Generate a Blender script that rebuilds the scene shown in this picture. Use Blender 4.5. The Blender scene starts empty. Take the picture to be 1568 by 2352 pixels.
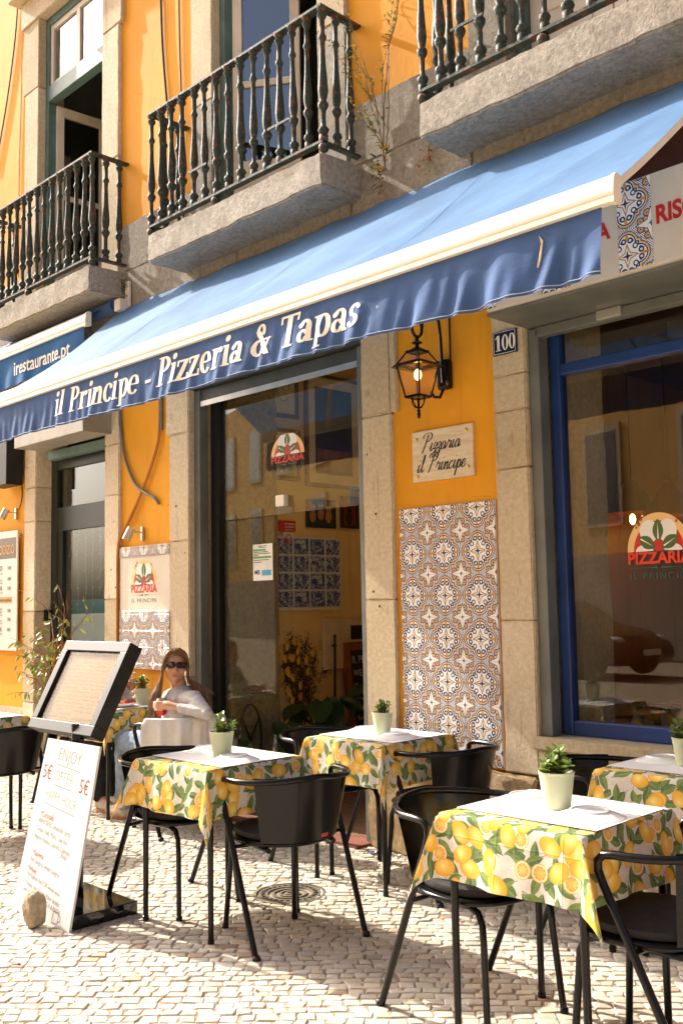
import bpy, bmesh, math, random
from mathutils import Vector, Matrix, noise
R = math.radians
rnd = random.Random(7)
scene = bpy.context.scene
col = scene.collection

# ------------------------------------------------------------------ camera
CAM = Vector((0.0, -4.48, 1.48))
yaw, pitch, roll = R(44.4), math.atan(210 / 2290.0), R(1.06)
v_ = Vector((-math.cos(yaw), math.sin(yaw), 0)); r_ = Vector((math.sin(yaw), math.cos(yaw), 0)); z_ = Vector((0, 0, 1))
fw = math.cos(pitch) * v_ + math.sin(pitch) * z_
up = -math.sin(pitch) * v_ + math.cos(pitch) * z_
ir = math.cos(roll) * r_ - math.sin(roll) * up
iu = math.sin(roll) * r_ + math.cos(roll) * up
cd = bpy.data.cameras.new('camera'); co = bpy.data.objects.new('camera', cd); col.objects.link(co)
m = Matrix.Identity(4)
for i in range(3):
    m[i][0] = ir[i]; m[i][1] = iu[i]; m[i][2] = -fw[i]; m[i][3] = CAM[i]
co.matrix_world = m
cd.sensor_fit = 'VERTICAL'; cd.sensor_height = 36; cd.sensor_width = 24
cd.lens = 2290 / 2352 * 36
cd.clip_start = 0.05; cd.clip_end = 500
scene.camera = co

# ------------------------------------------------------------------ sky, sun, exposure
SUN_TO = Vector((-1.0, -0.11, 0.73)).normalized()          # towards the sun
el = math.asin(SUN_TO.z)
w = bpy.data.worlds.new('World'); scene.world = w; w.use_nodes = True
nt = w.node_tree
bg = nt.nodes['Background']
sk = nt.nodes.new('ShaderNodeTexSky'); sk.sky_type = 'NISHITA'; sk.sun_disc = False
sk.sun_elevation = el; sk.sun_rotation = math.atan2(SUN_TO.x, SUN_TO.y)
sk.air_density = 0.55; sk.dust_density = 7.0; sk.ozone_density = 0.4
nt.links.new(sk.outputs[0], bg.inputs[0]); bg.inputs[1].default_value = 0.15
sl = bpy.data.lights.new('sun', 'SUN'); sl.energy = 4.0; sl.angle = R(0.55); sl.color = (1.0, 0.925, 0.81)
so = bpy.data.objects.new('sun', sl); col.objects.link(so)
so.rotation_euler = (-SUN_TO).to_track_quat('-Z', 'Y').to_euler()
so.location = (-8, -6, 12)
vs = scene.view_settings
vs.view_transform = 'Standard'; vs.look = 'None'; vs.gamma = 1.0; vs.use_curve_mapping = False
vs.exposure = 1.3
scene.cycles.max_bounces = 10; scene.cycles.transparent_max_bounces = 16
scene.cycles.diffuse_bounces = 5; scene.cycles.glossy_bounces = 5
scene.cycles.caustics_reflective = False; scene.cycles.caustics_refractive = False

# ------------------------------------------------------------------ mesh helpers
class MB:
    def __init__(s): s.v = []; s.f = []; s.uv = None; s.c = None; s.mi = None
    def add(s, vs, fs, mi=0):
        o = len(s.v); s.v += [tuple(p) for p in vs]; s.f += [tuple(i + o for i in f) for f in fs]
        if s.mi is not None or mi:
            if s.mi is None: s.mi = [0] * (len(s.f) - len(fs))
            s.mi += [mi] * len(fs)
        return s
    def box(s, x0, x1, y0, y1, z0, z1, mi=0, b=0.0):
        if b <= 0:
            vs = [(x, y, z) for z in (z0, z1) for y in (y0, y1) for x in (x0, x1)]
            return s.add(vs, [(0, 2, 3, 1), (4, 5, 7, 6), (0, 1, 5, 4), (2, 6, 7, 3), (0, 4, 6, 2), (1, 3, 7, 5)], mi)
        bm = bmesh.new(); bmesh.ops.create_cube(bm, size=1)
        for q in bm.verts:
            q.co = ((x0 + x1) / 2 + q.co.x * (x1 - x0), (y0 + y1) / 2 + q.co.y * (y1 - y0), (z0 + z1) / 2 + q.co.z * (z1 - z0))
        bmesh.ops.bevel(bm, geom=list(bm.edges), offset=b, segments=2, affect='EDGES', profile=0.6)
        return s.bm(bm, mi)
    def bm(s, bm, mi=0, mat=None):
        bm.verts.index_update()
        vs = [((mat @ q.co) if mat else q.co)[:] for q in bm.verts]; fs = [tuple(q.index for q in f.verts) for f in bm.faces]
        bm.free(); return s.add(vs, fs, mi)
    def tube(s, pts, r, seg=8, caps=True, mi=0, closed=False):
        pts = [Vector(p) for p in pts]; n = len(pts)
        rs = r if isinstance(r, (list, tuple)) else [r] * n
        tg = []
        for i in range(n):
            a = pts[(i - 1) % n] if (closed or i > 0) else pts[i]; b = pts[(i + 1) % n] if (closed or i < n - 1) else pts[i]
            t = (b - a); tg.append(t.normalized() if t.length > 1e-9 else Vector((0, 0, 1)))
        ref = Vector((0, 0, 1)) if abs(tg[0].z) < 0.9 else Vector((1, 0, 0))
        nn = (ref - tg[0] * ref.dot(tg[0])).normalized()
        vs = []; fs = []
        for i in range(n):
            if i:
                nn = nn - tg[i] * nn.dot(tg[i])
                nn = nn.normalized() if nn.length > 1e-6 else Vector((1, 0, 0))
            bb = tg[i].cross(nn)
            for k in range(seg):
                a = 2 * math.pi * k / seg
                vs.append(pts[i] + (nn * math.cos(a) + bb * math.sin(a)) * rs[i])
        for i in range(n if closed else n - 1):
            for k in range(seg):
                a, b = i * seg + k, i * seg + (k + 1) % seg
                c, d = ((i + 1) % n) * seg + (k + 1) % seg, ((i + 1) % n) * seg + k
                fs.append((a, b, c, d))
        if caps and not closed:
            fs.append(tuple(range(seg))[::-1]); fs.append(tuple((n - 1) * seg + k for k in range(seg)))
        return s.add(vs, fs, mi)
    def lathe(s, prof, seg=16, c=(0, 0, 0), mi=0, ax=None):
        vs = []; fs = []
        for (r, z) in prof:
            for k in range(seg):
                a = 2 * math.pi * k / seg; vs.append((c[0] + r * math.cos(a), c[1] + r * math.sin(a), c[2] + z))
        for i in range(len(prof) - 1):
            for k in range(seg):
                fs.append((i * seg + k, i * seg + (k + 1) % seg, (i + 1) * seg + (k + 1) % seg, (i + 1) * seg + k))
        if prof[0][0] > 1e-5: fs.append(tuple(range(seg))[::-1])
        if prof[-1][0] > 1e-5: fs.append(tuple((len(prof) - 1) * seg + k for k in range(seg)))
        if ax is not None: vs = [ax @ Vector(p) for p in vs]
        return s.add(vs, fs, mi)
    def ell(s, c, r, seg=12, rings=8, mat=None, mi=0):
        bm = bmesh.new(); bmesh.ops.create_uvsphere(bm, u_segments=seg, v_segments=rings, radius=1)
        M = Matrix.Translation(c) @ (mat or Matrix.Identity(4)) @ Matrix.Diagonal((r[0], r[1], r[2], 1))
        return s.bm(bm, mi, M)
    def prism(s, poly, y0, y1, mi=0):          # polygon in (x,z) extruded along y
        n = len(poly); vs = [(p[0], y0, p[1]) for p in poly] + [(p[0], y1, p[1]) for p in poly]
        fs = [tuple(range(n)), tuple(range(2 * n - 1, n - 1, -1))] + [(i, i + n, (i + 1) % n + n, (i + 1) % n) for i in range(n)]
        return s.add(vs, fs, mi)
    def grid(s, fn, nu, nv, mi=0):
        vs = [fn(i / nu, j / nv) for j in range(nv + 1) for i in range(nu + 1)]
        fs = [(j * (nu + 1) + i, j * (nu + 1) + i + 1, (j + 1) * (nu + 1) + i + 1, (j + 1) * (nu + 1) + i) for j in range(nv) for i in range(nu)]
        return s.add(vs, fs, mi)
    def mesh(s, name, mats, smooth=False, uvfn=None, angle=None):
        me = bpy.data.meshes.new(name); me.from_pydata(s.v, [], s.f)
        for mt in (mats if isinstance(mats, (list, tuple)) else [mats]): me.materials.append(mt)
        if s.mi: me.polygons.foreach_set('material_index', s.mi)
        if s.uv:
            l = me.uv_layers.new(name='UVMap')
            for lp in me.loops: l.data[lp.index].uv = s.uv[lp.vertex_index]
        if s.c:
            ca = me.color_attributes.new('Col', 'FLOAT_COLOR', 'POINT')
            for i, c in enumerate(s.c): ca.data[i].color = c
        bm = bmesh.new(); bm.from_mesh(me); bmesh.ops.recalc_face_normals(bm, faces=bm.faces); bm.to_mesh(me); bm.free()
        if smooth:
            me.polygons.foreach_set('use_smooth', [True] * len(me.polygons))
            if angle: me.set_sharp_from_angle(angle=R(angle))
        me.update(); return me

def obj(name, mb, mat=None, parent=None, smooth=False, loc=None, rot=None, angle=40):
    me = mb if isinstance(mb, bpy.types.Mesh) else mb.mesh(name, mat, smooth, angle=angle if smooth else None)
    o = bpy.data.objects.new(name, me); col.objects.link(o)
    if parent is not None: o.parent = parent
    if loc is not None: o.location = loc
    if rot is not None: o.rotation_euler = rot
    return o
def tag(o, label, cat, group=None):
    o['label'] = label; o['category'] = cat
    if group: o['group'] = group
    return o
def thing(name, label, cat, loc=(0, 0, 0), rz=0.0, group=None):
    o = bpy.data.objects.new(name, None); col.objects.link(o); o.empty_display_size = 0.1
    o.location = loc; o.rotation_euler = (0, 0, rz)
    return tag(o, label, cat, group)
def copy_tree(o, parent=None):
    c = o.copy(); col.objects.link(c); c.parent = parent
    for ch in list(o.children): copy_tree(ch, c)
    return c

# ------------------------------------------------------------------ shader helpers
class S:
    def __init__(s, t, k): s.t = t; s.k = k
    def _m(s, op, *a):
        n = s.t.nodes.new('ShaderNodeMath'); n.operation = op
        for i, x in enumerate((s,) + a):
            if isinstance(x, S): s.t.links.new(x.k, n.inputs[i])
            else: n.inputs[i].default_value = x
        return S(s.t, n.outputs[0])
    def __add__(s, o): return s._m('ADD', o)
    __radd__ = __add__
    def __mul__(s, o): return s._m('MULTIPLY', o)
    __rmul__ = __mul__
    def __sub__(s, o): return s._m('SUBTRACT', o)
    def __rsub__(s, o): return (s * -1.0) + o
    def __truediv__(s, o): return s._m('DIVIDE', o)
    def abs(s): return s._m('ABSOLUTE')
    def sin(s): return s._m('SINE')
    def cos(s): return s._m('COSINE')
    def sqrt(s): return s._m('SQRT')
    def pow(s, o): return s._m('POWER', o)
    def min(s, o): return s._m('MINIMUM', o)
    def max(s, o): return s._m('MAXIMUM', o)
    def lt(s, o): return s._m('LESS_THAN', o)
    def gt(s, o): return s._m('GREATER_THAN', o)
    def atan2(s, o): return s._m('ARCTAN2', o)
    def frac(s): return s._m('FRACT')
    def floor(s): return s._m('FLOOR')
    def clamp(s):
        r = s._m('ADD', 0.0); r.k.node.use_clamp = True; return r
    def ramp(s, a, b):       # smooth 0..1 between a and b
        n = s.t.nodes.new('ShaderNodeMapRange'); n.interpolation_type = 'SMOOTHSTEP'
        s.t.links.new(s.k, n.inputs[0]); n.inputs[1].default_value = a; n.inputs[2].default_value = b
        return S(s.t, n.outputs[0])
class Mat:
    def __init__(s, name, rough=0.6, spec=0.4, metal=0.0):
        s.m = bpy.data.materials.new(name); s.m.use_nodes = True; s.t = s.m.node_tree
        s.b = s.t.nodes['Principled BSDF']; s.out = s.t.nodes['Material Output']
        s.b.inputs['Roughness'].default_value = rough; s.b.inputs['Specular IOR Level'].default_value = spec
        s.b.inputs['Metallic'].default_value = metal
    def n(s, ty, **k):
        q = s.t.nodes.new(ty)
        for a, b in k.items(): setattr(q, a, b)
        return q
    def link(s, a, b): s.t.links.new(a.k if isinstance(a, S) else a, b)
    def S(s, k): return S(s.t, k)
    def coord(s, kind='Object'): return s.n('ShaderNodeTexCoord').outputs[kind]
    def mapv(s, v, scale=(1, 1, 1), loc=(0, 0, 0), rot=(0, 0, 0)):
        q = s.n('ShaderNodeMapping'); s.link(v, q.inputs[0])
        q.inputs['Scale'].default_value = scale; q.inputs['Location'].default_value = loc; q.inputs['Rotation'].default_value = rot
        return q.outputs[0]
    def noise(s, v, scale, detail=4, rough=0.55, dist=0.0):
        q = s.n('ShaderNodeTexNoise'); s.link(v, q.inputs['Vector'])
        q.inputs['Scale'].default_value = scale; q.inputs['Detail'].default_value = detail
        q.inputs['Roughness'].default_value = rough; q.inputs['Distortion'].default_value = dist
        return S(s.t, q.outputs['Fac'])
    def vor(s, v, scale=1.0, rand=1.0, dim='3D', feat='F1'):
        q = s.n('ShaderNodeTexVoronoi', voronoi_dimensions=dim, feature=feat); s.link(v, q.inputs['Vector'])
        q.inputs['Scale'].default_value = scale; q.inputs['Randomness'].default_value = rand
        return q
    def mix(s, f, a, b, mode='MIX'):
        q = s.n('ShaderNodeMix', data_type='RGBA', blend_type=mode)
        for x, i in ((f, 0), (a, 6), (b, 7)):
            if isinstance(x, S): s.link(x, q.inputs[i])
            elif hasattr(x, 'links') or isinstance(x, bpy.types.NodeSocket): s.link(x, q.inputs[i])
            else: q.inputs[i].default_value = x if i == 0 else (tuple(x) + (1,) if len(x) == 3 else x)
        return q.outputs[2]
    def color(s, c):
        if isinstance(c, (tuple, list)): s.b.inputs['Base Color'].default_value = (*c[:3], 1)
        else: s.link(c, s.b.inputs['Base Color'])
        return s
    def bump(s, h, strength=0.3, dist=0.01):
        q = s.n('ShaderNodeBump'); q.inputs['Strength'].default_value = strength; q.inputs['Distance'].default_value = dist
        s.link(h, q.inputs['Height']); s.link(q.outputs[0], s.b.inputs['Normal']); return s
    def sep(s, v):
        q = s.n('ShaderNodeSeparateXYZ'); s.link(v, q.inputs[0]); return [S(s.t, q.outputs[i]) for i in range(3)]
    def rough(s, k): s.link(k, s.b.inputs['Roughness']); return s

def plain(name, c, rough=0.5, spec=0.4, metal=0.0, var=0.12, scale=6.0, bump=0.0, bscale=80.0):
    M = Mat(name, rough, spec, metal); v = M.coord('Object')
    n = M.noise(v, scale, 5)
    d = tuple(x * (1 - var) for x in c); l = tuple(min(1, x * (1 + var)) for x in c)
    M.color(M.mix(n.ramp(0.3, 0.7), d, l))
    M.rough(n * 0.12 + (rough - 0.06))
    if bump: M.bump(M.noise(v, bscale, 3), bump, 0.004)
    return M.m
def emit(name, c, st):
    M = Mat(name); M.color(c); M.b.inputs['Emission Color'].default_value = (*c, 1); M.b.inputs['Emission Strength'].default_value = st
    return M.m

def stone_mat(name, lo, hi, stain, bump=0.35):
    M = Mat(name, 0.85, 0.2); v = M.coord('Object')
    n1 = M.noise(v, 1.6, 6, 0.6); n2 = M.noise(v, 34, 7, 0.72); n3 = M.noise(M.mapv(v, (9, 9, 2.0)), 3, 5, 0.6, 0.6)
    c = M.mix(n2.ramp(0.3, 0.72), lo, hi); c = M.mix((n1.ramp(0.5, 0.8)) * 0.5, c, stain)
    c = M.mix(n3.ramp(0.6, 0.72) * 0.4, c, tuple(x * 0.55 for x in stain))
    pit = M.S(M.vor(v, 55).outputs['Distance'])
    c = M.mix((1.0 - pit.ramp(0.05, 0.16)) * n1.ramp(0.45, 0.6) * 0.6, c, tuple(x * 0.35 for x in stain))
    oi = M.S(M.n('ShaderNodeObjectInfo').outputs['Random']); hs = M.n('ShaderNodeHueSaturation'); M.link(c, hs.inputs['Color']); M.link(oi * 0.34 + 0.86, hs.inputs['Value']); M.link(1.12 - oi * 0.3, hs.inputs['Saturation']); c = hs.outputs[0]
    run = M.noise(M.mapv(v, (22, 22, 0.9)), 1.0, 4, 0.6); c = M.mix(run.ramp(0.58, 0.72) * n1.ramp(0.42, 0.6) * 0.45, c, tuple(x * 0.4 for x in stain))
    M.color(c)
    h = n2 * 0.7 + M.noise(v, 60, 5, 0.7) * 0.5 + pit.ramp(0.0, 0.25) * 0.25
    M.bump(h, bump, 0.012); return M.m
STONE = stone_mat('warm_limestone', (0.50, 0.405, 0.265), (0.66, 0.56, 0.40), (0.43, 0.32, 0.185))
STONE_GREY = stone_mat('grey_limestone', (0.25, 0.23, 0.185), (0.42, 0.385, 0.32), (0.17, 0.145, 0.105), 0.9)
STONE_ROUGH = stone_mat('rough_base_stone', (0.34, 0.22, 0.10), (0.52, 0.38, 0.20), (0.22, 0.13, 0.06), 1.0)
STONE_DARK = stone_mat('dark_rubble_stone', (0.20, 0.14, 0.075), (0.40, 0.29, 0.15), (0.13, 0.09, 0.05), 0.45)

def plaster(name, c, dirt):
    M = Mat(name, 0.75, 0.25); v = M.coord('Object')
    n1 = M.noise(v, 1.1, 5, 0.6); n2 = M.noise(M.mapv(v, (6, 6, 0.5)), 1.6, 5, 0.6); n3 = M.noise(v, 26, 4)
    k = M.mix(n1.ramp(0.3, 0.75), tuple(x * 0.88 for x in c), tuple(min(1, x * 1.08) for x in c))
    k = M.mix(n2.ramp(0.52, 0.8) * 0.45, k, dirt)
    cr = M.S(M.vor(M.mapv(v, (1, 1, 1), (3.1, 0.7, 1.9)), 0.9, 1.0, '3D', 'DISTANCE_TO_EDGE').outputs['Distance'])
    wig = M.noise(v, 5, 4); crk = (1.0 - (cr + wig * 0.03 - 0.015).abs().ramp(0.0, 0.0022)) * n1.ramp(0.5, 0.58)
    k = M.mix(crk * 0.55, k, tuple(x * 0.3 for x in dirt))
    k = M.mix(M.noise(v, 7, 6, 0.7).ramp(0.62, 0.8) * 0.25, k, tuple(min(1, x * 1.25 + 0.03) for x in c))
    M.color(k); M.bump(n3 * 0.35 + n1 * 0.8, 0.22, 0.02); return M.m
YELLOW = plaster('ochre_plaster', (0.78, 0.345, 0.016), (0.50, 0.19, 0.015))
INWALL = plaster('interior_plaster', (0.66, 0.44, 0.17), (0.36, 0.22, 0.08))

# weathered iron for the railings
M = Mat('weathered_green_iron', 0.62, 0.35, 0.0); v = M.coord('Object')
n1 = M.noise(v, 14, 6, 0.7); n2 = M.noise(v, 55, 4, 0.6)
c = M.mix(n2.ramp(0.35, 0.7), (0.020, 0.032, 0.026), (0.05, 0.068, 0.055))
c = M.mix(n1.ramp(0.53, 0.62), c, (0.17, 0.06, 0.025)); c = M.mix((n1 * 0.6 + n2 * 0.5).ramp(0.66, 0.72) * 0.7, c, (0.34, 0.27, 0.19))
M.color(c); M.bump(n1 * 0.6 + n2 * 0.6, 0.6, 0.008); IRON = M.m
BLACK = plain('black_powder_coat', (0.005, 0.005, 0.0055), 0.17, 0.26, 0, 0.25, 9, 0.08, 160)
BLACK_MAT = plain('black_matt_metal', (0.009, 0.009, 0.010), 0.45, 0.35, 0, 0.2, 12, 0.1, 90)
WHITE_METAL = plain('cream_white_aluminium', (0.80, 0.74, 0.64), 0.38, 0.45, 0, 0.05, 3)
GREY_METAL = plain('grey_shutter_metal', (0.16, 0.17, 0.155), 0.48, 0.45, 0.25, 0.2, 4, 0.1, 30)
DARK_METAL = plain('dark_shutter_metal', (0.055, 0.062, 0.056), 0.5, 0.45, 0.2, 0.25, 4, 0.1, 30)
STEEL = plain('brushed_steel', (0.55, 0.53, 0.48), 0.35, 0.5, 0.85, 0.12, 8)
BLUE_FRAME = plain('blue_painted_frame', (0.012, 0.042, 0.17), 0.35, 0.5, 0, 0.15, 5)
GREEN_FRAME = plain('grey_green_paint', (0.10, 0.17, 0.155), 0.5, 0.4, 0, 0.2, 6, 0.1, 40)
WHITE_WOOD = plain('cream_painted_wood', (0.72, 0.66, 0.55), 0.5, 0.4, 0, 0.08, 5, 0.08, 40)
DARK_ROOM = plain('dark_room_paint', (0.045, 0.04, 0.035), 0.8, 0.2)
BRASS = plain('brass', (0.7, 0.42, 0.12), 0.3, 0.5, 0.9, 0.1, 8)

def glass(name, tint=(0.82, 0.86, 0.83), refl=1.0, base=0.06):
    M = Mat(name); t = M.t
    tr = M.n('ShaderNodeBsdfTransparent'); tr.inputs[0].default_value = (*tint, 1)
    gl = M.n('ShaderNodeBsdfGlossy'); gl.inputs['Roughness'].default_value = 0.0; gl.inputs['Color'].default_value = (1, 1, 1, 1)
    lw = M.n('ShaderNodeLayerWeight'); lw.inputs[0].default_value = 0.5
    f = ((M.S(lw.outputs['Facing']).pow(5.0) * 0.96 + 0.04) * (1.25 * refl) + base * 0.3).clamp()
    mx = M.n('ShaderNodeMixShader'); M.link(f, mx.inputs[0]); M.link(tr.outputs[0], mx.inputs[1]); M.link(gl.outputs[0], mx.inputs[2])
    M.link(mx.outputs[0], M.out.inputs[0]); return M.m
GLASS = glass('window_glass')
GLASS_UP = glass('upper_window_glass', (0.6, 0.64, 0.62), 1.6, 0.55)
# ------------------------------------------------------------------ ground and pavement
def proj(p):
    d = Vector(p) - CAM; k = d.dot(fw)
    if k < 0.1: return (-9, -9, k)
    return (0.5 + d.dot(ir) / k * 2290 / 1568, 0.5 - d.dot(iu) / k * 2290 / 2352, k)   # 0..1 in frame

def cobble_mat(name):
    M = Mat(name, 0.62, 0.35); v = M.coord('Object')
    at = M.n('ShaderNodeVertexColor', layer_name='Col')
    n1 = M.noise(v, 26, 6, 0.65); n2 = M.noise(v, 90, 4, 0.6); n3 = M.noise(v, 1.3, 4, 0.6)
    c = M.mix(n1.ramp(0.35, 0.75) * 0.45, at.outputs[0], (0.40, 0.31, 0.19))
    c = M.mix(n2.ramp(0.62, 0.75) * 0.35, c, (0.26, 0.20, 0.13))
    c = M.mix(n3.ramp(0.45, 0.75) * 0.28, c, (0.40, 0.32, 0.21))
    M.color(c); M.rough(n1 * 0.3 + 0.42); M.bump(n1 * 0.8 + n2 * 0.4, 0.45, 0.006); return M.m
COBBLE = cobble_mat('limestone_cobble')
M = Mat('sandy_joint', 0.95, 0.1); v = M.coord('Object')
M.color(M.mix(M.noise(v, 60, 5).ramp(0.3, 0.7), (0.22, 0.175, 0.12), (0.40, 0.325, 0.225))); M.bump(M.noise(v, 140, 4), 0.8, 0.006); SAND = M.m

g = MB(); g.box(-250, 250, -250, 250, -0.4, -0.03); o = obj('ground', g, SAND); o['kind'] = 'structure'
pv = MB(); pv.box(-16, 4, -6.2, 0.5, -0.029, -0.0035); pave = obj('pavement', pv, SAND); pave['kind'] = 'structure'

def cobble_geo(quad, h, tilt, bev):
    c = sum((Vector((p[0], p[1], 0)) for p in quad), Vector()) / len(quad)
    n = len(quad); vs = []
    for k in range(3):
        ins, z = ((0.0, -0.02), (0.0, h - bev), (bev * 1.3, h))[k]
        for p in quad:
            q = Vector((p[0], p[1], 0)); d = (c - q); q = q + d.normalized() * ins
            zz = z + (tilt[0] * (q.x - c.x) + tilt[1] * (q.y - c.y) if k else 0)
            vs.append((q.x, q.y, zz))
    ct = (c.x, c.y, h + 0.0022)
    vs.append(ct); fs = []
    for k in range(2):
        for i in range(n): fs.append((k * n + i, k * n + (i + 1) % n, (k + 1) * n + (i + 1) % n, (k + 1) * n + i))
    for i in range(n): fs.append((2 * n + i, 2 * n + (i + 1) % n, 3 * n))
    return vs, fs, c
rc = random.Random(11)
stones = []
ux, uy = Vector((math.sin(R(47)), math.cos(R(47)))), Vector((-math.cos(R(47)), math.sin(R(47))))
MH = Vector((-3.985, -1.0))                                # manhole centre
row = -11.0; ri = 0
while row < 12.0:
    rh = rc.uniform(0.047, 0.060); s = -16.0 + rc.uniform(0, 0.06)
    cells = []
    while s < 7.0:
        wd = rc.uniform(0.052, 0.086); cells.append((s, wd)); s += wd
    for (s, wd) in cells:
        mid = ux * (s + wd / 2) + uy * (row + rh / 2)
        if not (-15.5 < mid.x < 3.5 and -6.1 < mid.y < -0.02): continue
        if (mid - MH).length < 0.185: continue
        wob = 0.02 * math.sin(s * 1.7 + row * 0.6) + 0.012 * math.sin(s * 4.1 + 1.3)
        gp = 0.0022
        def J(a=0.005): return rc.uniform(-a, a)
        sk = rc.uniform(-0.008, 0.008)
        q = [(s + gp + J() + sk, row + gp + wob + J()), (s + wd - gp + J() + sk, row + gp + wob + J()), (s + wd - gp + J() - sk, row + rh - gp + wob + J()), (s + gp + J() - sk, row + rh - gp + wob + J())]
        if rc.random() < 0.3: q.insert(2, ((q[1][0] + q[2][0]) / 2 + 0.006, (q[1][1] + q[2][1]) / 2))
        quad = [tuple(ux * a + uy * b) for a, b in q]
        h = rc.uniform(-0.0015, 0.0030); t = (rc.uniform(-0.035, 0.035), rc.uniform(-0.035, 0.035))
        b = rc.uniform(0.8, 1.08); wr = rc.uniform(-0.03, 0.03)
        colr = (min(1, 0.60 * b + wr), 0.545 * b, min(1, 0.455 * b - wr), 1)
        q_ = rc.random()
        if q_ < 0.03: colr = (0.42, 0.31, 0.22, 1)
        elif q_ < 0.10: colr = (0.40, 0.37, 0.32, 1)
        pr = proj((mid.x, mid.y, 0)); vis = -0.02 < pr[0] < 1.02 and 0 < pr[1] < 1.03
        stones.append((pr[2] if vis else 99, quad, h, t, colr))
    row += rh; ri += 1
stones.sort(key=lambda a: a[0])
rest = MB(); rest.c = []
for i, (d, quad, h, t, colr) in enumerate(stones):
    vs, fs, c = cobble_geo(quad, h, t, 0.0045)
    if i < 300:
        mb = MB(); mb.add([(p[0] - c.x, p[1] - c.y, p[2]) for p in vs], fs); mb.c = [colr] * len(vs)
        obj('cobble', mb, COBBLE, pave, loc=(c.x, c.y, 0))
    else:
        rest.add(vs, fs); rest.c += [colr] * len(vs)
o = obj('cobbles', rest, COBBLE, pave); o['kind'] = 'stuff'

# ------------------------------------------------------------------ the yellow building
bld = thing('yellow_building', 'ochre yellow town house with stone surrounds, balconies and restaurant shopfronts', 'building')
def rough_box(x0, x1, y0, y1, z0, z1, amp=0.004, step=0.08, bev=0.008, seed=0.0):
    bm = bmesh.new(); bmesh.ops.create_cube(bm, size=1)
    for q in bm.verts: q.co = ((x0 + x1) / 2 + q.co.x * (x1 - x0), (y0 + y1) / 2 + q.co.y * (y1 - y0), (z0 + z1) / 2 + q.co.z * (z1 - z0))
    for ax, L in ((0, x1 - x0), (1, y1 - y0), (2, z1 - z0)):
        n = min(40, int(L / step))
        if n < 1: continue
        es = [e for e in bm.edges if abs(abs((e.verts[1].co - e.verts[0].co).normalized()[ax]) - 1) < 1e-3]
        bmesh.ops.subdivide_edges(bm, edges=es, cuts=n, use_grid_fill=True)
    if bev:
        es = [e for e in bm.edges if len(e.link_faces) == 2 and e.calc_face_angle(0) > 0.5]
        bmesh.ops.bevel(bm, geom=es, offset=bev, segments=2, affect='EDGES')
    for q in bm.verts:
        p = q.co * 9.0 + Vector((seed, seed * 0.7, 0)); n = noise.noise_vector(p) + 0.5 * noise.noise_vector(p * 3.1)
        q.co += n * amp
    mb = MB(); mb.bm(bm); return mb
_sd = [0.0]
def stone(name, x0, x1, y0, y1, z0, z1, mat=None, amp=0.004, step=0.09, parent=None, bev=0.008):
    _sd[0] += 3.3
    return obj(name, rough_box(x0, x1, y0, y1, z0, z1, amp, step, bev, _sd[0]), mat or STONE, parent or bld, smooth=True, angle=35)
def jamb(x0, x1, zs, mat=None):
    for a, b in zip(zs[:-1], zs[1:]): stone('jamb_stone', x0, x1, -0.03, 0.30, a + 0.0015, b - 0.0015, mat)
def wall(x0, x1, z0, z1, mat=None, y0=0.0, y1=0.29):
    mb = MB(); mb.box(x0, x1, y0, y1, z0, z1); return obj('wall', mb, mat or YELLOW, bld)
# ground floor
jamb(-8.85, -8.63, [0.0, 0.62, 1.46, 2.30, 2.62, 3.2])
jamb(-7.41, -7.185, [0.0, 0.70, 1.55, 2.42, 2.85, 3.2])
jamb(-6.46, -6.20, [0.0, 0.95, 1.98, 2.81, 3.2])
stone('jamb_stone', -6.50, -6.20, -0.033, 0.297, 2.815, 3.2)
jamb(-4.35, -4.10, [0.54, 1.5, 2.64, 3.2]); stone('jamb_stone', -4.103, -4.05, -0.028, 0.2, 2.645, 3.2)
jamb(-3.32, -3.10, [0.56, 1.37, 2.20, 2.52, 2.72, 3.2])
jamb(-1.0, -0.75, [0.0, 1.2, 2.2, 3.2])
wall(-14, -8.85, 0.56, 3.2); wall(-7.185, -6.46, 0.56, 3.2); wall(-4.10, -3.32, 0.56, 3.2); wall(-0.75, 5, 0.56, 3.2)
for (a, b) in ((-14, -8.853), (-7.182, -6.463)):
    stone('plinth_stone', a, b, -0.025, 0.28, 0.0, 0.557, STONE_ROUGH if a > -8 else STONE, 0.008)
stone('plinth_stone', -4.36, -3.72, -0.04, 0.27, 0.0, 0.537, STONE_ROUGH, 0.016, 0.05, bev=0.015)
stone('plinth_stone', -3.715, -3.11, -0.045, 0.27, 0.0, 0.552, STONE_ROUGH, 0.016, 0.05, bev=0.015)
wall(-14, -8.63, 3.2, 3.75, STONE_GREY); wall(-8.63, 5, 3.2, 3.75, STONE_GREY, 0.004, 0.286)
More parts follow.
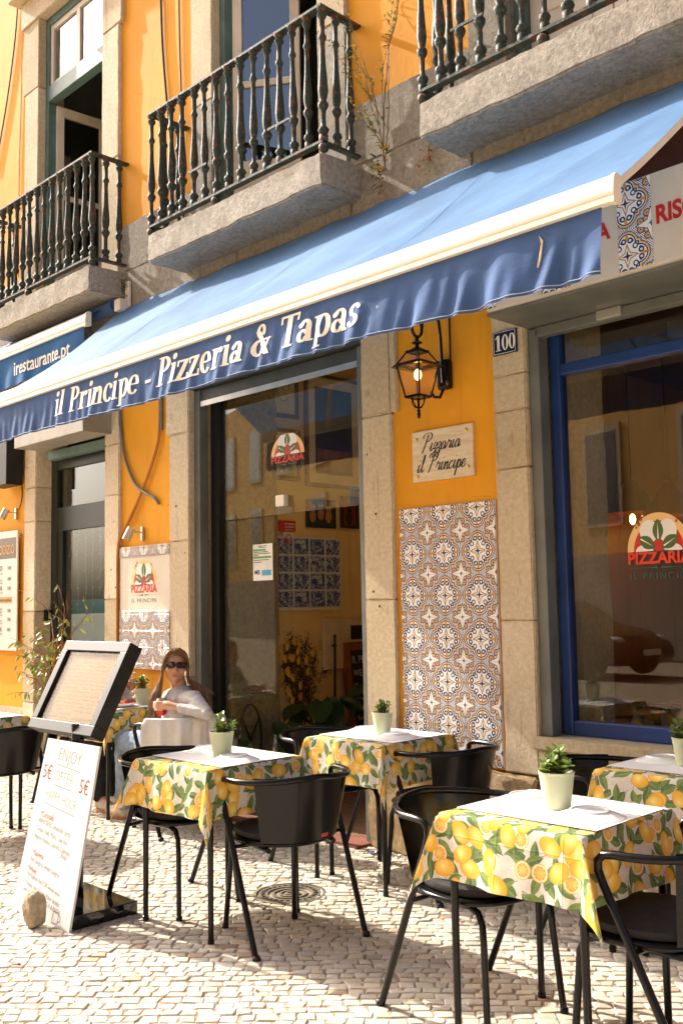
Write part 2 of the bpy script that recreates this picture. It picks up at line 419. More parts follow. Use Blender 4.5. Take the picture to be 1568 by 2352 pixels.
# band of grey stone between the two storeys
xs = [-14, -11.2, -9.95, -7.14, -5.6, -4.41, -3.42, -1.5, 1.2, 5]
for a, b in zip(xs[:-1], xs[1:]): stone('band_stone', a + 0.002, b - 0.002, -0.02, 0.27, 3.752, 4.30, STONE_GREY, 0.006, 0.12)
DOORS = [-8.055, -5.285, -2.555, 0.18]
edges = [-14]
for d in DOORS:
    stone('dado_stone', edges[-1] + 0.002, d - 0.862, -0.018, 0.275, 4.303, 4.71, STONE_GREY, 0.006, 0.12)
    wall(edges[-1], d - 0.86, 4.712, 8.2)
    edges.append(d + 0.86)
stone('dado_stone', edges[-1] + 0.002, 5, -0.018, 0.275, 4.303, 4.71, STONE_GREY); wall(edges[-1], 5, 4.712, 8.2)
wall(-14, 5, 8.2, 10.5)
for i, d in enumerate(DOORS):
    for s in (-1, 1):
        xa, xb = sorted((d + s * 0.585, d + s * 0.86))
        stone('surround_stone', xa, xb, -0.035, 0.24, 4.303, 5.35, STONE_GREY if i else STONE); stone('surround_stone', xa, xb, -0.035, 0.24, 5.353, 6.55, STONE)
        xc, xd2 = sorted((d + s * 0.585, d + s * 0.905))
        stone('surround_stone', xc, xd2, -0.036, 0.238, 6.553, 7.25, STONE)
    stone('lintel_stone', d - 0.93, d + 0.93, -0.05, 0.24, 7.253, 7.52, STONE); stone('cornice_stone', d - 1.0, d + 1.0, -0.16, 0.24, 7.522, 7.66, STONE)
# balcony slabs and railings
STONE_SLAB = stone_mat('crusted_slab_stone', (0.24, 0.22, 0.18), (0.44, 0.40, 0.33), (0.12, 0.10, 0.075), 1.0)
prof = [(0.0, -0.012), (0.021, -0.012), (0.024, 0.0), (0.024, 0.03), (0.016, 0.038), (0.025, 0.05), (0.03, 0.064), (0.025, 0.078), (0.014, 0.088), (0.013, 0.12), (0.0135, 0.19),
        (0.021, 0.205), (0.028, 0.222), (0.028, 0.238), (0.019, 0.252), (0.018, 0.262), (0.024, 0.29), (0.027, 0.33), (0.023, 0.40), (0.0165, 0.50), (0.0145, 0.58), (0.0145, 0.655),
        (0.02, 0.665), (0.023, 0.676), (0.02, 0.688), (0.0145, 0.70), (0.0135, 0.77), (0.014, 0.80), (0.024, 0.815), (0.027, 0.83), (0.018, 0.842), (0.03, 0.862), (0.03, 0.872), (0.0, 0.872)]
bm_ = MB(); bm_.lathe([(r * 1.16, z) for r, z in prof], 10); BAL = bm_.mesh('baluster', IRON, True, angle=50)
bl = MB(); bl.ell((0, 0, 0), (0.034, 0.034, 0.034), 12, 8); BALL = bl.mesh('ball_foot', IRON, True)
for i, d in enumerate(DOORS):
    x0, x1 = d - 0.965, d + 0.965
    stone('balcony_slab', x0, x1, -0.37, 0.10, 4.07, 4.285, STONE_SLAB, 0.009, 0.07, bev=0.012)
    top = MB(); xa, xb, yf = x0 + 0.01, x1 - 0.01, -0.335
    top.box(xa - 0.02, xb + 0.02, yf - 0.03, yf + 0.03, 5.235, 5.252)
    top.box(xa - 0.02, xa + 0.035, yf + 0.03, 0.03, 5.235, 5.251); top.box(xb - 0.035, xb + 0.02, yf + 0.03, 0.03, 5.235, 5.251)
    rail = obj('railing', top, IRON, bld)
    lo = MB(); lo.box(xa - 0.015, xb + 0.015, yf - 0.025, yf + 0.025, 4.345, 4.362)
    lo.box(xa - 0.015, xa + 0.03, yf + 0.025, 0.03, 4.345, 4.361); lo.box(xb - 0.03, xb + 0.015, yf + 0.025, 0.03, 4.345, 4.361)
    obj('bottom_rail', lo, IRON, rail)
    n = 15
    pos = [(xa + (xb - xa) * k / (n - 1), yf) for k in range(n)] + [(xa + 0.005, yf + 0.125), (xa + 0.005, yf + 0.25), (xb - 0.005, yf + 0.125), (xb - 0.005, yf + 0.25)]
    for (px, py) in pos:
        b = obj('baluster', BAL, parent=rail, loc=(px, py, 4.365)); b.rotation_euler = (rnd.uniform(-.01, .01), rnd.uniform(-.012, .012), rnd.uniform(0, 3))
        b.scale = (rnd.uniform(0.92, 1.08),) * 2 + (1,)
    for px in (xa, (xa + xb) / 2 - 0.15, xb): obj('ball_foot', BALL, parent=rail, loc=(px, yf, 4.318))
    if i in (1, 2):                                         # mended stretches: short iron straps across two balusters
        for k in ((4.55, 6.5) if i == 1 else (2.5,)):
            mb = MB(); xm = xa + (xb - xa) * (k + (4.6 if i == 1 and k > 6 else 0)) / (n - 1); mb.box(xm - 0.11, xm + 0.11, yf - 0.03, yf - 0.018, 4.60, 4.616); obj('iron_strap', mb, IRON, rail)

# upper balcony doors
def leaf(parent, hinge, ang, wd, z0, z1, flip=1):
    f = MB(); st = 0.075
    f.box(0, st, -0.022, 0.022, z0, z1, b=0.004); f.box(wd - st, wd, -0.022, 0.022, z0, z1, b=0.004)
    f.box(st, wd - st, -0.021, 0.021, z0, z0 + 0.09); f.box(st, wd - st, -0.021, 0.021, z1 - 0.09, z1)
    f.box(st, wd - st, -0.012, 0.012, z0 + 0.09, z0 + 0.46); f.box(st + 0.05, wd - st - 0.05, -0.019, 0.019, z0 + 0.15, z0 + 0.40, b=0.004)
    f.box(st, wd - st, -0.021, 0.021, z0 + 0.46, z0 + 0.54); f.box(st, wd - st, -0.018, 0.018, z0 + 1.13, z0 + 1.18)
    lf = obj('door_leaf', f, WHITE_WOOD, parent, loc=hinge, rot=(0, 0, ang))
    for a, b in ((z0 + 0.54, z0 + 1.13), (z0 + 1.18, z1 - 0.09)):
        p = MB(); p.box(st, wd - st, -0.003, 0.003, a, b); obj('pane', p, GLASS_UP, lf)
    return lf
for i, d in enumerate(DOORS):
    fr = MB(); a, b = d - 0.585, d + 0.585
    for x in (a + 0.001, b - 0.066): fr.box(x, x + 0.065, 0.04, 0.13, 4.3, 7.25, b=0.006)
    fr.box(a + 0.066, b - 0.066, 0.035, 0.125, 6.39, 6.54, b=0.008); fr.box(a + 0.066, b - 0.066, 0.041, 0.129, 7.17, 7.25)
    fo = obj('door_frame', fr, GREEN_FRAME, bld)
    tw = MB()
    for x0, x1 in ((a + 0.067, a + 0.115), (d - 0.03, d + 0.03), (b - 0.115, b - 0.067)): tw.box(x0, x1, 0.06, 0.11, 6.541, 7.169)
    tw.box(a + 0.115, b - 0.115, 0.062, 0.108, 6.541, 6.58); tw.box(a + 0.115, b - 0.115, 0.062, 0.108, 7.12, 7.169)
    obj('transom_sash', tw, WHITE_WOOD, fo)
    for x0, x1 in ((a + 0.115, d - 0.03), (d + 0.03, b - 0.115)):
        p = MB(); p.box(x0, x1, 0.082, 0.088, 6.58, 7.12); obj('pane', p, GLASS_UP, fo)
    h = (a + 0.07, 0.12, 0); h2 = (b - 0.07, 0.12, 0)
    if i == 0: leaf(bld, h, R(86), 0.53, 4.31, 6.37); leaf(bld, h2, R(180 - 88), 0.53, 4.31, 6.37)
    elif i == 1: leaf(bld, h, R(35), 0.53, 4.31, 6.37); leaf(bld, h2, R(180 - 80), 0.53, 4.31, 6.37)
    else: leaf(bld, h, R(2), 0.51, 4.31, 6.37); leaf(bld, h2, R(178), 0.51, 4.31, 6.37)
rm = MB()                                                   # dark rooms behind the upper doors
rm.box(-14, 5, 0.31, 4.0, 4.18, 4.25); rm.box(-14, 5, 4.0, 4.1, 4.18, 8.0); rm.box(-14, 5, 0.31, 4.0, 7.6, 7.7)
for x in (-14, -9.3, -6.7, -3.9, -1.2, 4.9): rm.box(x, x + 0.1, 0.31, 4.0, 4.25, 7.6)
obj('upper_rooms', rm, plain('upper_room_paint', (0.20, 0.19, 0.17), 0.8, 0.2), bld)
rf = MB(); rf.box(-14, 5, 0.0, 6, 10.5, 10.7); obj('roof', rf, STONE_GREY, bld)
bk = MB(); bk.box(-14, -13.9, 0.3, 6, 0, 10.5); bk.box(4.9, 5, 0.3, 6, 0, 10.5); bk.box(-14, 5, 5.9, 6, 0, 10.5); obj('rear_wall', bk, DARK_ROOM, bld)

# ------------------------------------------------------------------ entrance passage behind the main doorway
wl = rough_box(-6.32, -6.13, 0.297, 0.80, 0, 3.6, 0.02, 0.07, 0.0, 5.0); obj('passage_wall', wl, STONE_DARK, bld, smooth=True)
wl = rough_box(-6.33, -6.17, 0.803, 3.3, 0, 3.7, 0.006, 0.06, 0.0, 8.0); obj('passage_wall', wl, INWALL, bld, smooth=True)
mb = MB(); mb.box(-6.33, -4.2, 3.3, 3.4, 0, 3.7); mb.box(-4.33, -4.2, 0.3, 3.3, 0, 3.7); mb.box(-6.33, -4.2, 0.31, 3.4, 3.7, 3.8); obj('passage_wall', mb, INWALL, bld)
fl = MB(); fl.box(-6.2, -4.33, 0.09, 3.3, -0.005, 0.012)
M = Mat('brown_stone_setts', 0.8, 0.2); v = M.mapv(M.coord('Object'), (14, 30, 1))
br = M.n('ShaderNodeTexBrick'); M.link(v, br.inputs[0]); br.inputs['Color1'].default_value = (0.22, 0.11, 0.05, 1); br.inputs['Color2'].default_value = (0.32, 0.18, 0.09, 1); br.inputs['Mortar'].default_value = (0.05, 0.03, 0.02, 1)
br.inputs['Scale'].default_value = 0.5; br.inputs['Mortar Size'].default_value = 0.03
M.color(br.outputs[0]); M.bump(M.S(br.outputs['Fac']) * -1.0, 0.6, 0.01); obj('passage_floor', fl, M.m, bld)
stone('door_step', -6.15, -4.37, -0.12, 0.085, -0.01, 0.016, plain('red_worn_step', (0.20, 0.075, 0.05), 0.75, 0.2, 0, 0.25, 5, 0.3, 50), 0.004, 0.08)
# shutter guides, lintel shutter box and transom of the main doorway
for a_, b_ in ((-6.199, -6.125), (-4.43, -4.352)): sg = MB(); sg.box(a_, b_, 0.02, 0.10, 0.0, 3.13, b=0.006); obj('shutter_guide', sg, GREY_METAL, bld)
sb = MB(); sb.box(-6.2, -4.35, -0.02, 0.29, 3.135, 3.199); sb.box(-6.2, -4.35, 0.03, 0.08, 3.04, 3.13, b=0.008); obj('shutter_curtain', sb, DARK_METAL, bld)
bl_ = MB(); bl_.box(-6.12, -4.435, 0.025, 0.035, 3.0, 3.04); obj('shutter_lip', bl_, STEEL, bld)
dp = MB(); dp.box(-6.12, -6.03, 0.12, 0.18, 0.0, 3.1, b=0.004); dp.box(-4.49, -4.435, 0.12, 0.18, 0.0, 3.1, b=0.004); obj('door_post', dp, BLACK_MAT, bld)
tp = MB(); tp.box(-6.03, -4.49, 0.145, 0.153, 2.12, 3.09); obj('transom_pane', tp, GLASS, bld)
lp = MB(); lp.box(-6.03, -5.42, 0.146, 0.154, 0.05, 2.11); obj('door_pane', lp, glass('door_glass', (0.86, 0.9, 0.86), 0.6, 0.02), bld)
# right-hand window
sill = stone('window_sill', -3.12, -0.99, -0.07, 0.2, 0.70, 0.765, STONE, 0.003); stone('plinth_stone', -3.105, -0.99, -0.03, 0.25, 0.0, 0.698, STONE, 0.005)
for a_, b_ in ((-3.098, -3.03), (-1.07, -1.002)): sg = MB(); sg.box(a_, b_, 0.0, 0.09, 0.766, 2.95, b=0.006); obj('shutter_guide', sg, GREY_METAL, bld)
sb = MB(); sb.box(-3.098, -1.002, -0.36, 0.06, 2.958, 2.974); sb.box(-3.05, -1.05, 0.0, 0.06, 2.90, 2.955, b=0.006); obj('shutter_curtain', sb, GREY_METAL, bld)
pl = MB(); pl.box(-2.66, -2.52, -0.02, -0.002, 2.905, 2.955, b=0.004); obj('lock_plate', pl, STEEL, bld)
bf = MB(); bf.box(-3.029, -2.968, 0.10, 0.17, 0.766, 2.95, b=0.008); bf.box(-1.145, -1.07, 0.10, 0.17, 0.766, 2.95, b=0.008)
bf.box(-2.967, -1.146, 0.101, 0.169, 0.766, 0.845, b=0.008); bf.box(-2.967, -1.146, 0.101, 0.169, 2.69, 2.755, b=0.008)
wf = obj('window_frame', bf, BLUE_FRAME, bld)
p = MB(); p.box(-2.966, -1.147, 0.13, 0.138, 0.846, 2.689); p.box(-2.966, -1.147, 0.13, 0.138, 2.756, 2.95); obj('pane', p, glass('shop_glass', (0.88, 0.87, 0.83), 0.75, 0.025), wf)
# dining room behind it
wl = rough_box(-3.32, -3.02, 0.297, 0.62, 0, 3.3, 0.012, 0.08, 0.0, 12.0); obj('room_wall', wl, STONE, bld, smooth=True)
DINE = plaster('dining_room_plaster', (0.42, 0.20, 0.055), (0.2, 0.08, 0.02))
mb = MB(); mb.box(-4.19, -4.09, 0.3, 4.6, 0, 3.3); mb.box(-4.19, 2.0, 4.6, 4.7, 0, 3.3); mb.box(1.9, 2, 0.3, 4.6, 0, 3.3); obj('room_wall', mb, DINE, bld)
mb = MB(); mb.box(-4.19, 2, 0.3, 4.7, -0.01, 0.0); mb.box(-4.19, 2, 0.3, 4.7, 3.3, 3.35); mb.box(-3.1, 2, 1.6, 1.85, 3.05, 3.3); mb.box(-3.1, 2, 3.2, 3.45, 3.05, 3.3); obj('room_ceiling', mb, plain('brown_ceiling', (0.15, 0.11, 0.08), 0.8), bld)
arch = MB(); pts = [(-2.9 + 1.5 + 1.5 * math.cos(a), 1.0 + 1.5 * math.sin(a)) for a in [math.pi * k / 16 for k in range(17)]]
arch.prism([(0.1, 0)] + pts + [(-2.9, 0)], 4.5, 4.599); obj('brick_arch', arch, plain('dark_brick', (0.10, 0.03, 0.015), 0.8, 0.2, 0, 0.3, 20, 0.4, 30), bld)
# left-hand restaurant door
sb = MB(); sb.box(-8.52, -7.3, -0.30, -0.031, 2.94, 3.35, b=0.006); obj('shutter_box', sb, plain('shutter_box_metal', (0.30, 0.28, 0.24), 0.5, 0.4, 0.2), bld)
df = MB(); df.box(-8.629, -8.52, 0.13, 0.20, 0, 2.93, b=0.005); df.box(-7.52, -7.412, 0.13, 0.20, 0, 2.93, b=0.005); df.box(-8.52, -7.52, 0.135, 0.195, 2.20, 2.42); df.box(-8.52, -7.52, 0.135, 0.195, 2.78, 2.93); df.box(-8.52, -7.52, 0.135, 0.195, 0, 0.25)
df.box(-8.52, -8.43, 0.14, 0.19, 0.25, 2.2); dfo = obj('door_frame', df, plain('black_green_paint', (0.012, 0.02, 0.018), 0.4, 0.5), bld)
p = MB(); p.box(-8.43, -7.52, 0.16, 0.168, 0.25, 2.2); p.box(-8.52, -7.52, 0.16, 0.168, 2.42, 2.78); obj('pane', p, GLASS, dfo)
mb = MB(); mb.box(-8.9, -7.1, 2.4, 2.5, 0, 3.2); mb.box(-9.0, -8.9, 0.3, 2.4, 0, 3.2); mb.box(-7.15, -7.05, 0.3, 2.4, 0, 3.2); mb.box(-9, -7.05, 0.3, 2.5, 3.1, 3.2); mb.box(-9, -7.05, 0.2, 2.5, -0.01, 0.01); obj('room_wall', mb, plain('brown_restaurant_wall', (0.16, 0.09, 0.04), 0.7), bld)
cv = MB(); cv.box(-8.5, -7.45, 0.02, 0.10, 2.86, 2.935); obj('shutter_lip', cv, GREEN_FRAME, bld)

# the house across the street (seen in the window reflections)
ob = thing('opposite_building', 'ochre house with grey stone ground floor across the street', 'building', (-6, -15.5, 0), R(17))
mb = MB(); mb.box(-46, 14, -1, 0, 2.6, 11); obj('wall', mb, plaster('opposite_plaster', (0.62, 0.36, 0.10), (0.4, 0.2, 0.06)), ob)
mb = MB(); mb.box(-46, 14, -1.0, 0.02, 0, 2.6); obj('stone_base', mb, stone_mat('opposite_stone', (0.20, 0.17, 0.14), (0.32, 0.28, 0.23), (0.14, 0.11, 0.09)), ob)
for k in range(18):
    for z in (3.4, 7.2):
        x = -44.6 + k * 3.3; mb = MB(); mb.box(x - 0.15, x + 1.25, 0.0, 0.06, z - 0.1, z + 2.5); wf_ = obj('window', mb, STONE, ob)
        mb = MB(); mb.box(x, x + 1.1, 0.05, 0.075, z, z + 2.3); obj('pane', mb, plain('opposite_pane', (0.05, 0.06, 0.07), 0.1, 0.6), wf_)
# ------------------------------------------------------------------ lettering helpers
def font_geo(txt, size, bold=0.0, shear=0.0, sx=1.0, spacing=1.0):
    """flat glyph triangles of the built-in font: (verts2d, faces, width)"""
    cu = bpy.data.curves.new('t', 'FONT'); cu.body = txt; cu.size = size; cu.offset = bold; cu.shear = shear; cu.space_character = spacing
    cu.resolution_u = 4; cu.fill_mode = 'BOTH'
    o = bpy.data.objects.new('t', cu); col.objects.link(o)
    me = bpy.data.meshes.new_from_object(o.evaluated_get(bpy.context.evaluated_depsgraph_get()))
    vs = [(p.co.x * sx, p.co.y) for p in me.vertices]; fs = [tuple(f.vertices) for f in me.polygons]
    bpy.data.objects.remove(o); bpy.data.curves.remove(cu); bpy.data.meshes.remove(me)
    x0 = min(p[0] for p in vs); x1 = max(p[0] for p in vs)
    return [(p[0] - x0, p[1]) for p in vs], fs, x1 - x0
def put_text(mb, txt, size, org, ux, uy, align='L', mi=0, width=None, **k):
    vs, fs, wd = font_geo(txt, size, **k); ux = Vector(ux); uy = Vector(uy); org = Vector(org)
    s = 1.0
    if width: s = width / wd; wd = width
    off = {'L': 0, 'C': -wd / 2, 'R': -wd}[align]
    mb.add([org + ux * (p[0] * s + off) + uy * p[1] for p in vs], fs, mi); return wd
# a bold serif alphabet for the awning, drawn from stems, bowls and slabs
def _rect(x0, y0, x1, y1, n=6):
    out = []
    if y1 - y0 >= x1 - x0:
        for i in range(n):
            a, b = y0 + (y1 - y0) * i / n, y0 + (y1 - y0) * (i + 1) / n; out.append([(x0, a), (x1, a), (x1, b), (x0, b)])
    else:
        for i in range(n):
            a, b = x0 + (x1 - x0) * i / n, x0 + (x1 - x0) * (i + 1) / n; out.append([(a, y0), (b, y0), (b, y1), (a, y1)])
    return out
def _ring(cx, cy, rx, ry, tx, ty, a0, a1, n=18):
    out = []; P_ = lambda a, k: (cx + (rx - k * tx) * math.cos(a), cy + (ry - k * ty) * math.sin(a))
    for i in range(n):
        a, b = R(a0 + (a1 - a0) * i / n), R(a0 + (a1 - a0) * (i + 1) / n)
        out.append([P_(a, 1), P_(a, 0), P_(b, 0), P_(b, 1)])
    return out
def _disc(cx, cy, r, n=12): return [[(cx + r * math.cos(2 * math.pi * i / n), cy + r * math.sin(2 * math.pi * i / n)) for i in range(n)]]
def _diag(p, q, w, n=6):
    out = []
    for i in range(n):
        a, b = i / n, (i + 1) / n; A = (p[0] + (q[0] - p[0]) * a, p[1] + (q[1] - p[1]) * a); B = (p[0] + (q[0] - p[0]) * b, p[1] + (q[1] - p[1]) * b)
        out.append([(A[0] - w / 2, A[1]), (A[0] + w / 2, A[1]), (B[0] + w / 2, B[1]), (B[0] - w / 2, B[1])])
    return out
SERIF = {
    'i': (_rect(.06, 0, .18, .48) + _rect(0, 0, .25, .035) + _rect(.0, .445, .1, .48) + _disc(.12, .63, .075), .27),
    'l': (_rect(.06, 0, .18, .72) + _rect(0, 0, .25, .035) + _rect(.0, .685, .1, .72), .27),
    'P': (_rect(.07, 0, .21, .70) + _rect(0, 0, .29, .035) + _rect(0, .665, .12, .70) + _ring(.21, .51, .28, .19, .13, .04, -90, 90), .53),
    'r': (_rect(.06, 0, .18, .48) + _rect(0, 0, .26, .035) + _rect(0, .445, .1, .48) + _ring(.30, .33, .15, .15, .06, .05, 60, 175) + _disc(.335, .41, .062), .41),
    'n': (_rect(.06, 0, .18, .48) + _rect(0, 0, .24, .035) + _rect(0, .445, .1, .48) + _ring(.29, .31, .15, .175, .12, .06, 0, 165) + _rect(.32, 0, .44, .315) + _rect(.27, 0, .5, .035), .52),
    'c': (_ring(.22, .24, .22, .25, .12, .04, 50, 320) + _disc(.345, .385, .058), .43),
    'p': (_rect(.06, -.2, .18, .48) + _rect(0, -.2, .25, -.165) + _rect(0, .445, .1, .48) + _ring(.28, .24, .21, .25, .12, .045, -175, 175), .52),
    'e': (_ring(.22, .24, .22, .25, .12, .04, 0, 322) + _rect(.09, .235, .42, .272), .46),
    '-': (_rect(.02, .18, .25, .25), .3),
    'z': (_rect(.02, .43, .39, .48) + _rect(.0, 0, .40, .05) + _diag((.08, .045), (.32, .44), .14) + _rect(.0, .34, .04, .48) + _rect(.37, 0, .41, .15), .44),
    'a': (_rect(.27, .03, .39, .34) + _ring(.22, .33, .17, .155, .11, .05, -5, 165) + _disc(.09, .37, .055) + _ring(.18, .135, .17, .14, .11, .045, 20, 350) + _rect(.30, 0, .45, .035), .47),
    '&': (_ring(.27, .55, .14, .155, .075, .04, -40, 260) + _ring(.24, .185, .235, .19, .12, .05, 60, 395) + _diag((.55, .0), (.18, .55), .14) + _rect(.42, .33, .62, .365) + _diag((.46, .06), (.56, .35), .045), .68),
    'T': (_rect(.0, .65, .58, .70) + _rect(0, .53, .04, .66) + _rect(.54, .53, .58, .66) + _rect(.22, 0, .36, .68) + _rect(.14, 0, .44, .035), .58),
    's': (_ring(.18, .355, .155, .13, .085, .05, 25, 262) + _ring(.175, .13, .16, .135, .085, .05, -158, 85) + _disc(.29, .4, .04) + _disc(.06, .085, .045), .38),
    ' ': ([], .24)}
def serif_geo(txt, shear=0.20, track=0.012):
    polys = []; x = 0.0
    for ch in txt:
        g, adv = SERIF[ch]
        for dx in (-0.014, 0.014): polys += [[(p[0] + x + dx + p[1] * shear, p[1]) for p in q] for q in g]
        x += adv + track
    return polys, x

# ------------------------------------------------------------------ fabrics
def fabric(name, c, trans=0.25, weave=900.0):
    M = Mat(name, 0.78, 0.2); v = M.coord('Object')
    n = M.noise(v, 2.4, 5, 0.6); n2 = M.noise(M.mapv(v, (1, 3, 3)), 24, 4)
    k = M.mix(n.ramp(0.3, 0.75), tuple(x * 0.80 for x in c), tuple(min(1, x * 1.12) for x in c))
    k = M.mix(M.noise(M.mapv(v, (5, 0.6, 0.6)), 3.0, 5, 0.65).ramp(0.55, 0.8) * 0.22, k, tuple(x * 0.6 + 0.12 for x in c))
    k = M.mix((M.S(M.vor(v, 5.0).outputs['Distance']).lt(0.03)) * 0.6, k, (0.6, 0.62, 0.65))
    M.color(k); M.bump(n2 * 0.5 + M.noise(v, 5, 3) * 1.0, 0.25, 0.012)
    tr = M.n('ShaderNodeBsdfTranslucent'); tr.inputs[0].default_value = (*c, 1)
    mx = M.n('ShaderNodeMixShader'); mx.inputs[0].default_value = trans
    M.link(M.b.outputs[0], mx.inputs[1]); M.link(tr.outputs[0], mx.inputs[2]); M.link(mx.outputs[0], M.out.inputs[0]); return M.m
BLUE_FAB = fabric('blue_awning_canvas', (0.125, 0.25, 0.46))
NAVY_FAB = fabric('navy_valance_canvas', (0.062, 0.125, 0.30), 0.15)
TEAL_FAB = fabric('bright_blue_canvas', (0.03, 0.15, 0.40), 0.3)
PRINT = plain('off_white_print', (0.82, 0.78, 0.70), 0.6, 0.3, 0, 0.03)

# ------------------------------------------------------------------ the long blue awning
aw = thing('awning', 'long blue canvas awning with cream front bar and white serif lettering', 'awning')
AX0, AX1 = -7.10, -1.885
YB, ZB = -1.13, 3.075                                       # back edge of the bar / top
def canopy_pt(u, t):                                        # u along X, t from wall (0) to bar (1)
    x = AX0 + (AX1 - AX0) * u
    y = -0.07 + (YB + 0.07) * t; z = 3.955 + (ZB - 3.955) * t
    sag = 0.055 * math.sin(math.pi * t) * (1 - 0.3 * t)
    wv = 0.016 * math.sin(x * 3.1 + t * 2.5) * math.sin(math.pi * min(1, t * 1.2)) + 0.012 * math.sin(x * 1.55 - 3.0 * t + 1) * t * (1 - t) * 3
    cr = sum(0.010 * math.exp(-((x - (c0 + 0.9 * (1 - t))) / 0.10) ** 2) * math.sin(math.pi * t) for c0 in (-6.3, -5.15, -3.7, -2.75))
    rip = 0.012 * math.exp(-((t - 0.02) / 0.06) ** 2) * math.sin(x * 9 + math.sin(x * 3) * 2)
    return Vector((x, y, z - sag + wv + cr + rip))
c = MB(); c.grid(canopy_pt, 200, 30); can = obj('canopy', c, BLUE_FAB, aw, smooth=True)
es = MB(); pts = [canopy_pt(1, t / 24) for t in range(25)]
es.add([p + Vector((0.002, 0, 0.002)) for p in pts] + [p + Vector((0.004, 0.0, -0.035)) for p in pts], [(i, i + 1, i + 26, i + 25) for i in range(24)]); obj('edge_strip', es, WHITE_METAL, aw)
for sx_ in (-5.85, -4.55, -3.2):                             # sewn seams down the canvas
    u_ = (sx_ - AX0) / (AX1 - AX0); sm = MB(); pts = [canopy_pt(u_, t / 30) + Vector((0, 0, 0.0015)) for t in range(31)]; sm.add([p + Vector((d_, 0, 0)) for p in pts for d_ in (-.009, .009)], [(2 * i, 2 * i + 1, 2 * i + 3, 2 * i + 2) for i in range(30)]); obj('seam', sm, BLUE_FAB, aw, smooth=True)
# front bar: rounded box profile swept along X
prf = [(-1.135, 3.082), (-1.15, 3.088), (-1.166, 3.086), (-1.176, 3.078), (-1.183, 3.06), (-1.188, 3.03), (-1.189, 3.012), (-1.187, 3.004), (-1.182, 3.001), (-1.187, 2.996), (-1.187, 2.976), (-1.16, 2.972), (-1.135, 2.98)]
def sweep(mb, prof, x0, x1, mi=0):
    n = len(prof); vs = [(x0, p[0], p[1]) for p in prof] + [(x1, p[0], p[1]) for p in prof]
    mb.add(vs, [(i, (i + 1) % n, (i + 1) % n + n, i + n) for i in range(n)] + [tuple(range(n))[::-1], tuple(range(n, 2 * n))], mi); return mb
fb = obj('front_bar', sweep(MB(), prf, AX0 + 0.02, AX1), WHITE_METAL, aw, smooth=True, angle=40)
ec = MB(); sweep(ec, [((p[0] + 1.165) * 1.08 - 1.165, (p[1] - 3.03) * 1.08 + 3.03) for p in prf], AX1 + 0.001, AX1 + 0.02); obj('end_cap', ec, WHITE_METAL, aw)
def val_pt(u, t, off=0.0):
    x = AX0 + 0.05 + (AX1 - 0.045 - AX0 - 0.05) * u
    z = 2.972 - t * (0.262 + 0.006 * math.sin(x * 2.2) + 0.002 * math.sin(x * 6.1))
    amp = t ** 1.3 * (0.38 + 0.62 * u * u)
    y = -1.168 - amp * (0.017 * math.sin(x * 13.0 + 1.2 * math.sin(x * 2.3)) + 0.012 * math.sin(x * 29 + t * 2.4) + 0.010 * math.sin(x * 7.3 - t * 3 + 2) + 0.009 * math.sin(x * 47 + t * 5 + math.sin(x * 9)))
    y -= 0.016 * t * u + 0.006 * t * math.sin(x * 70 + 3 * t) * (0.4 + 0.6 * noise.noise((x * 3, t, 0)))
    return Vector((x, y - off, z))
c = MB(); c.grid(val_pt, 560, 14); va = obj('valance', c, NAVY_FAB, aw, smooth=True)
hm = MB(); hm.tube([val_pt(i / 280, 0.955, 0.002) for i in range(281)], 0.0022, 4); obj('hem_stitch', hm, plain('pale_thread', (0.30, 0.36, 0.48), 0.7), va)
polys, tw_ = serif_geo('il Principe - Pizzeria & Tapas')
XL, XR = -6.165, -3.225; sc = (XR - XL) / (tw_ - 0.02)
lt = MB(); L_ = AX1 - 0.045 - AX0 - 0.05
for q in polys:
    vs = []
    for (px, py) in q:
        u = (XL + px * sc - AX0 - 0.05) / L_; t = (2.972 - (2.785 + py * sc * 0.98)) / 0.262
        vs.append(val_pt(u, max(0, t), 0.0028))
    lt.add(vs, [tuple(range(len(vs)))])
for i_ in range(len(lt.v)): p_ = lt.v[i_]; lt.v[i_] = (p_[0], p_[1] - 0.00001 * (i_ % 97), p_[2])
le = obj('lettering', lt, PRINT, va); le['kind'] = 'stuff'
rp = MB()                                                    # torn slit near the right end
rp.add([val_pt(0.9445, .12, .004), val_pt(0.948, .22, .004), val_pt(0.9455, .48, .004), val_pt(0.943, .62, .004), val_pt(0.9415, .6, .004), val_pt(0.944, .4, .004), val_pt(0.9458, .25, .004)], [(0, 1, 2, 3, 4, 5, 6)])
obj('tear', rp, plain('seen_through_tear', (0.52, 0.44, 0.32), 0.8), va)
rl = MB(); rl.tube([(AX0, -0.055, 3.925), (AX1, -0.055, 3.925)], 0.033, 12); obj('roller', rl, BLUE_FAB, aw, smooth=True)
for x in (-6.3, -2.7):
    a = MB(); s = 1 if x < -5 else -1
    a.tube([(x, -0.08, 3.80), (x + s * 0.75, -0.60, 3.38)], 0.022, 8); a.tube([(x + s * 0.75, -0.60, 3.38), (x + s * 0.1, -1.14, 3.02)], 0.018, 8); obj('folding_arm', a, WHITE_METAL, aw)
br_ = MB(); br_.box(-7.055, -6.995, -0.055, -0.031, 3.97, 4.19, b=0.004); br_.box(-7.09, -7.00, -0.14, -0.05, 3.93, 4.03, b=0.01)
bo = obj('wall_bracket', br_, WHITE_METAL, aw)
for z in (4.16, 4.07): b = MB(); b.lathe([(0.011, 0), (0.011, 0.008), (0, 0.009)], 8, (0, 0, 0), ax=Matrix.Translation((-7.025, -0.056, z)) @ Matrix.Rotation(R(90), 4, 'X')); obj('bolt', b, STEEL, bo)
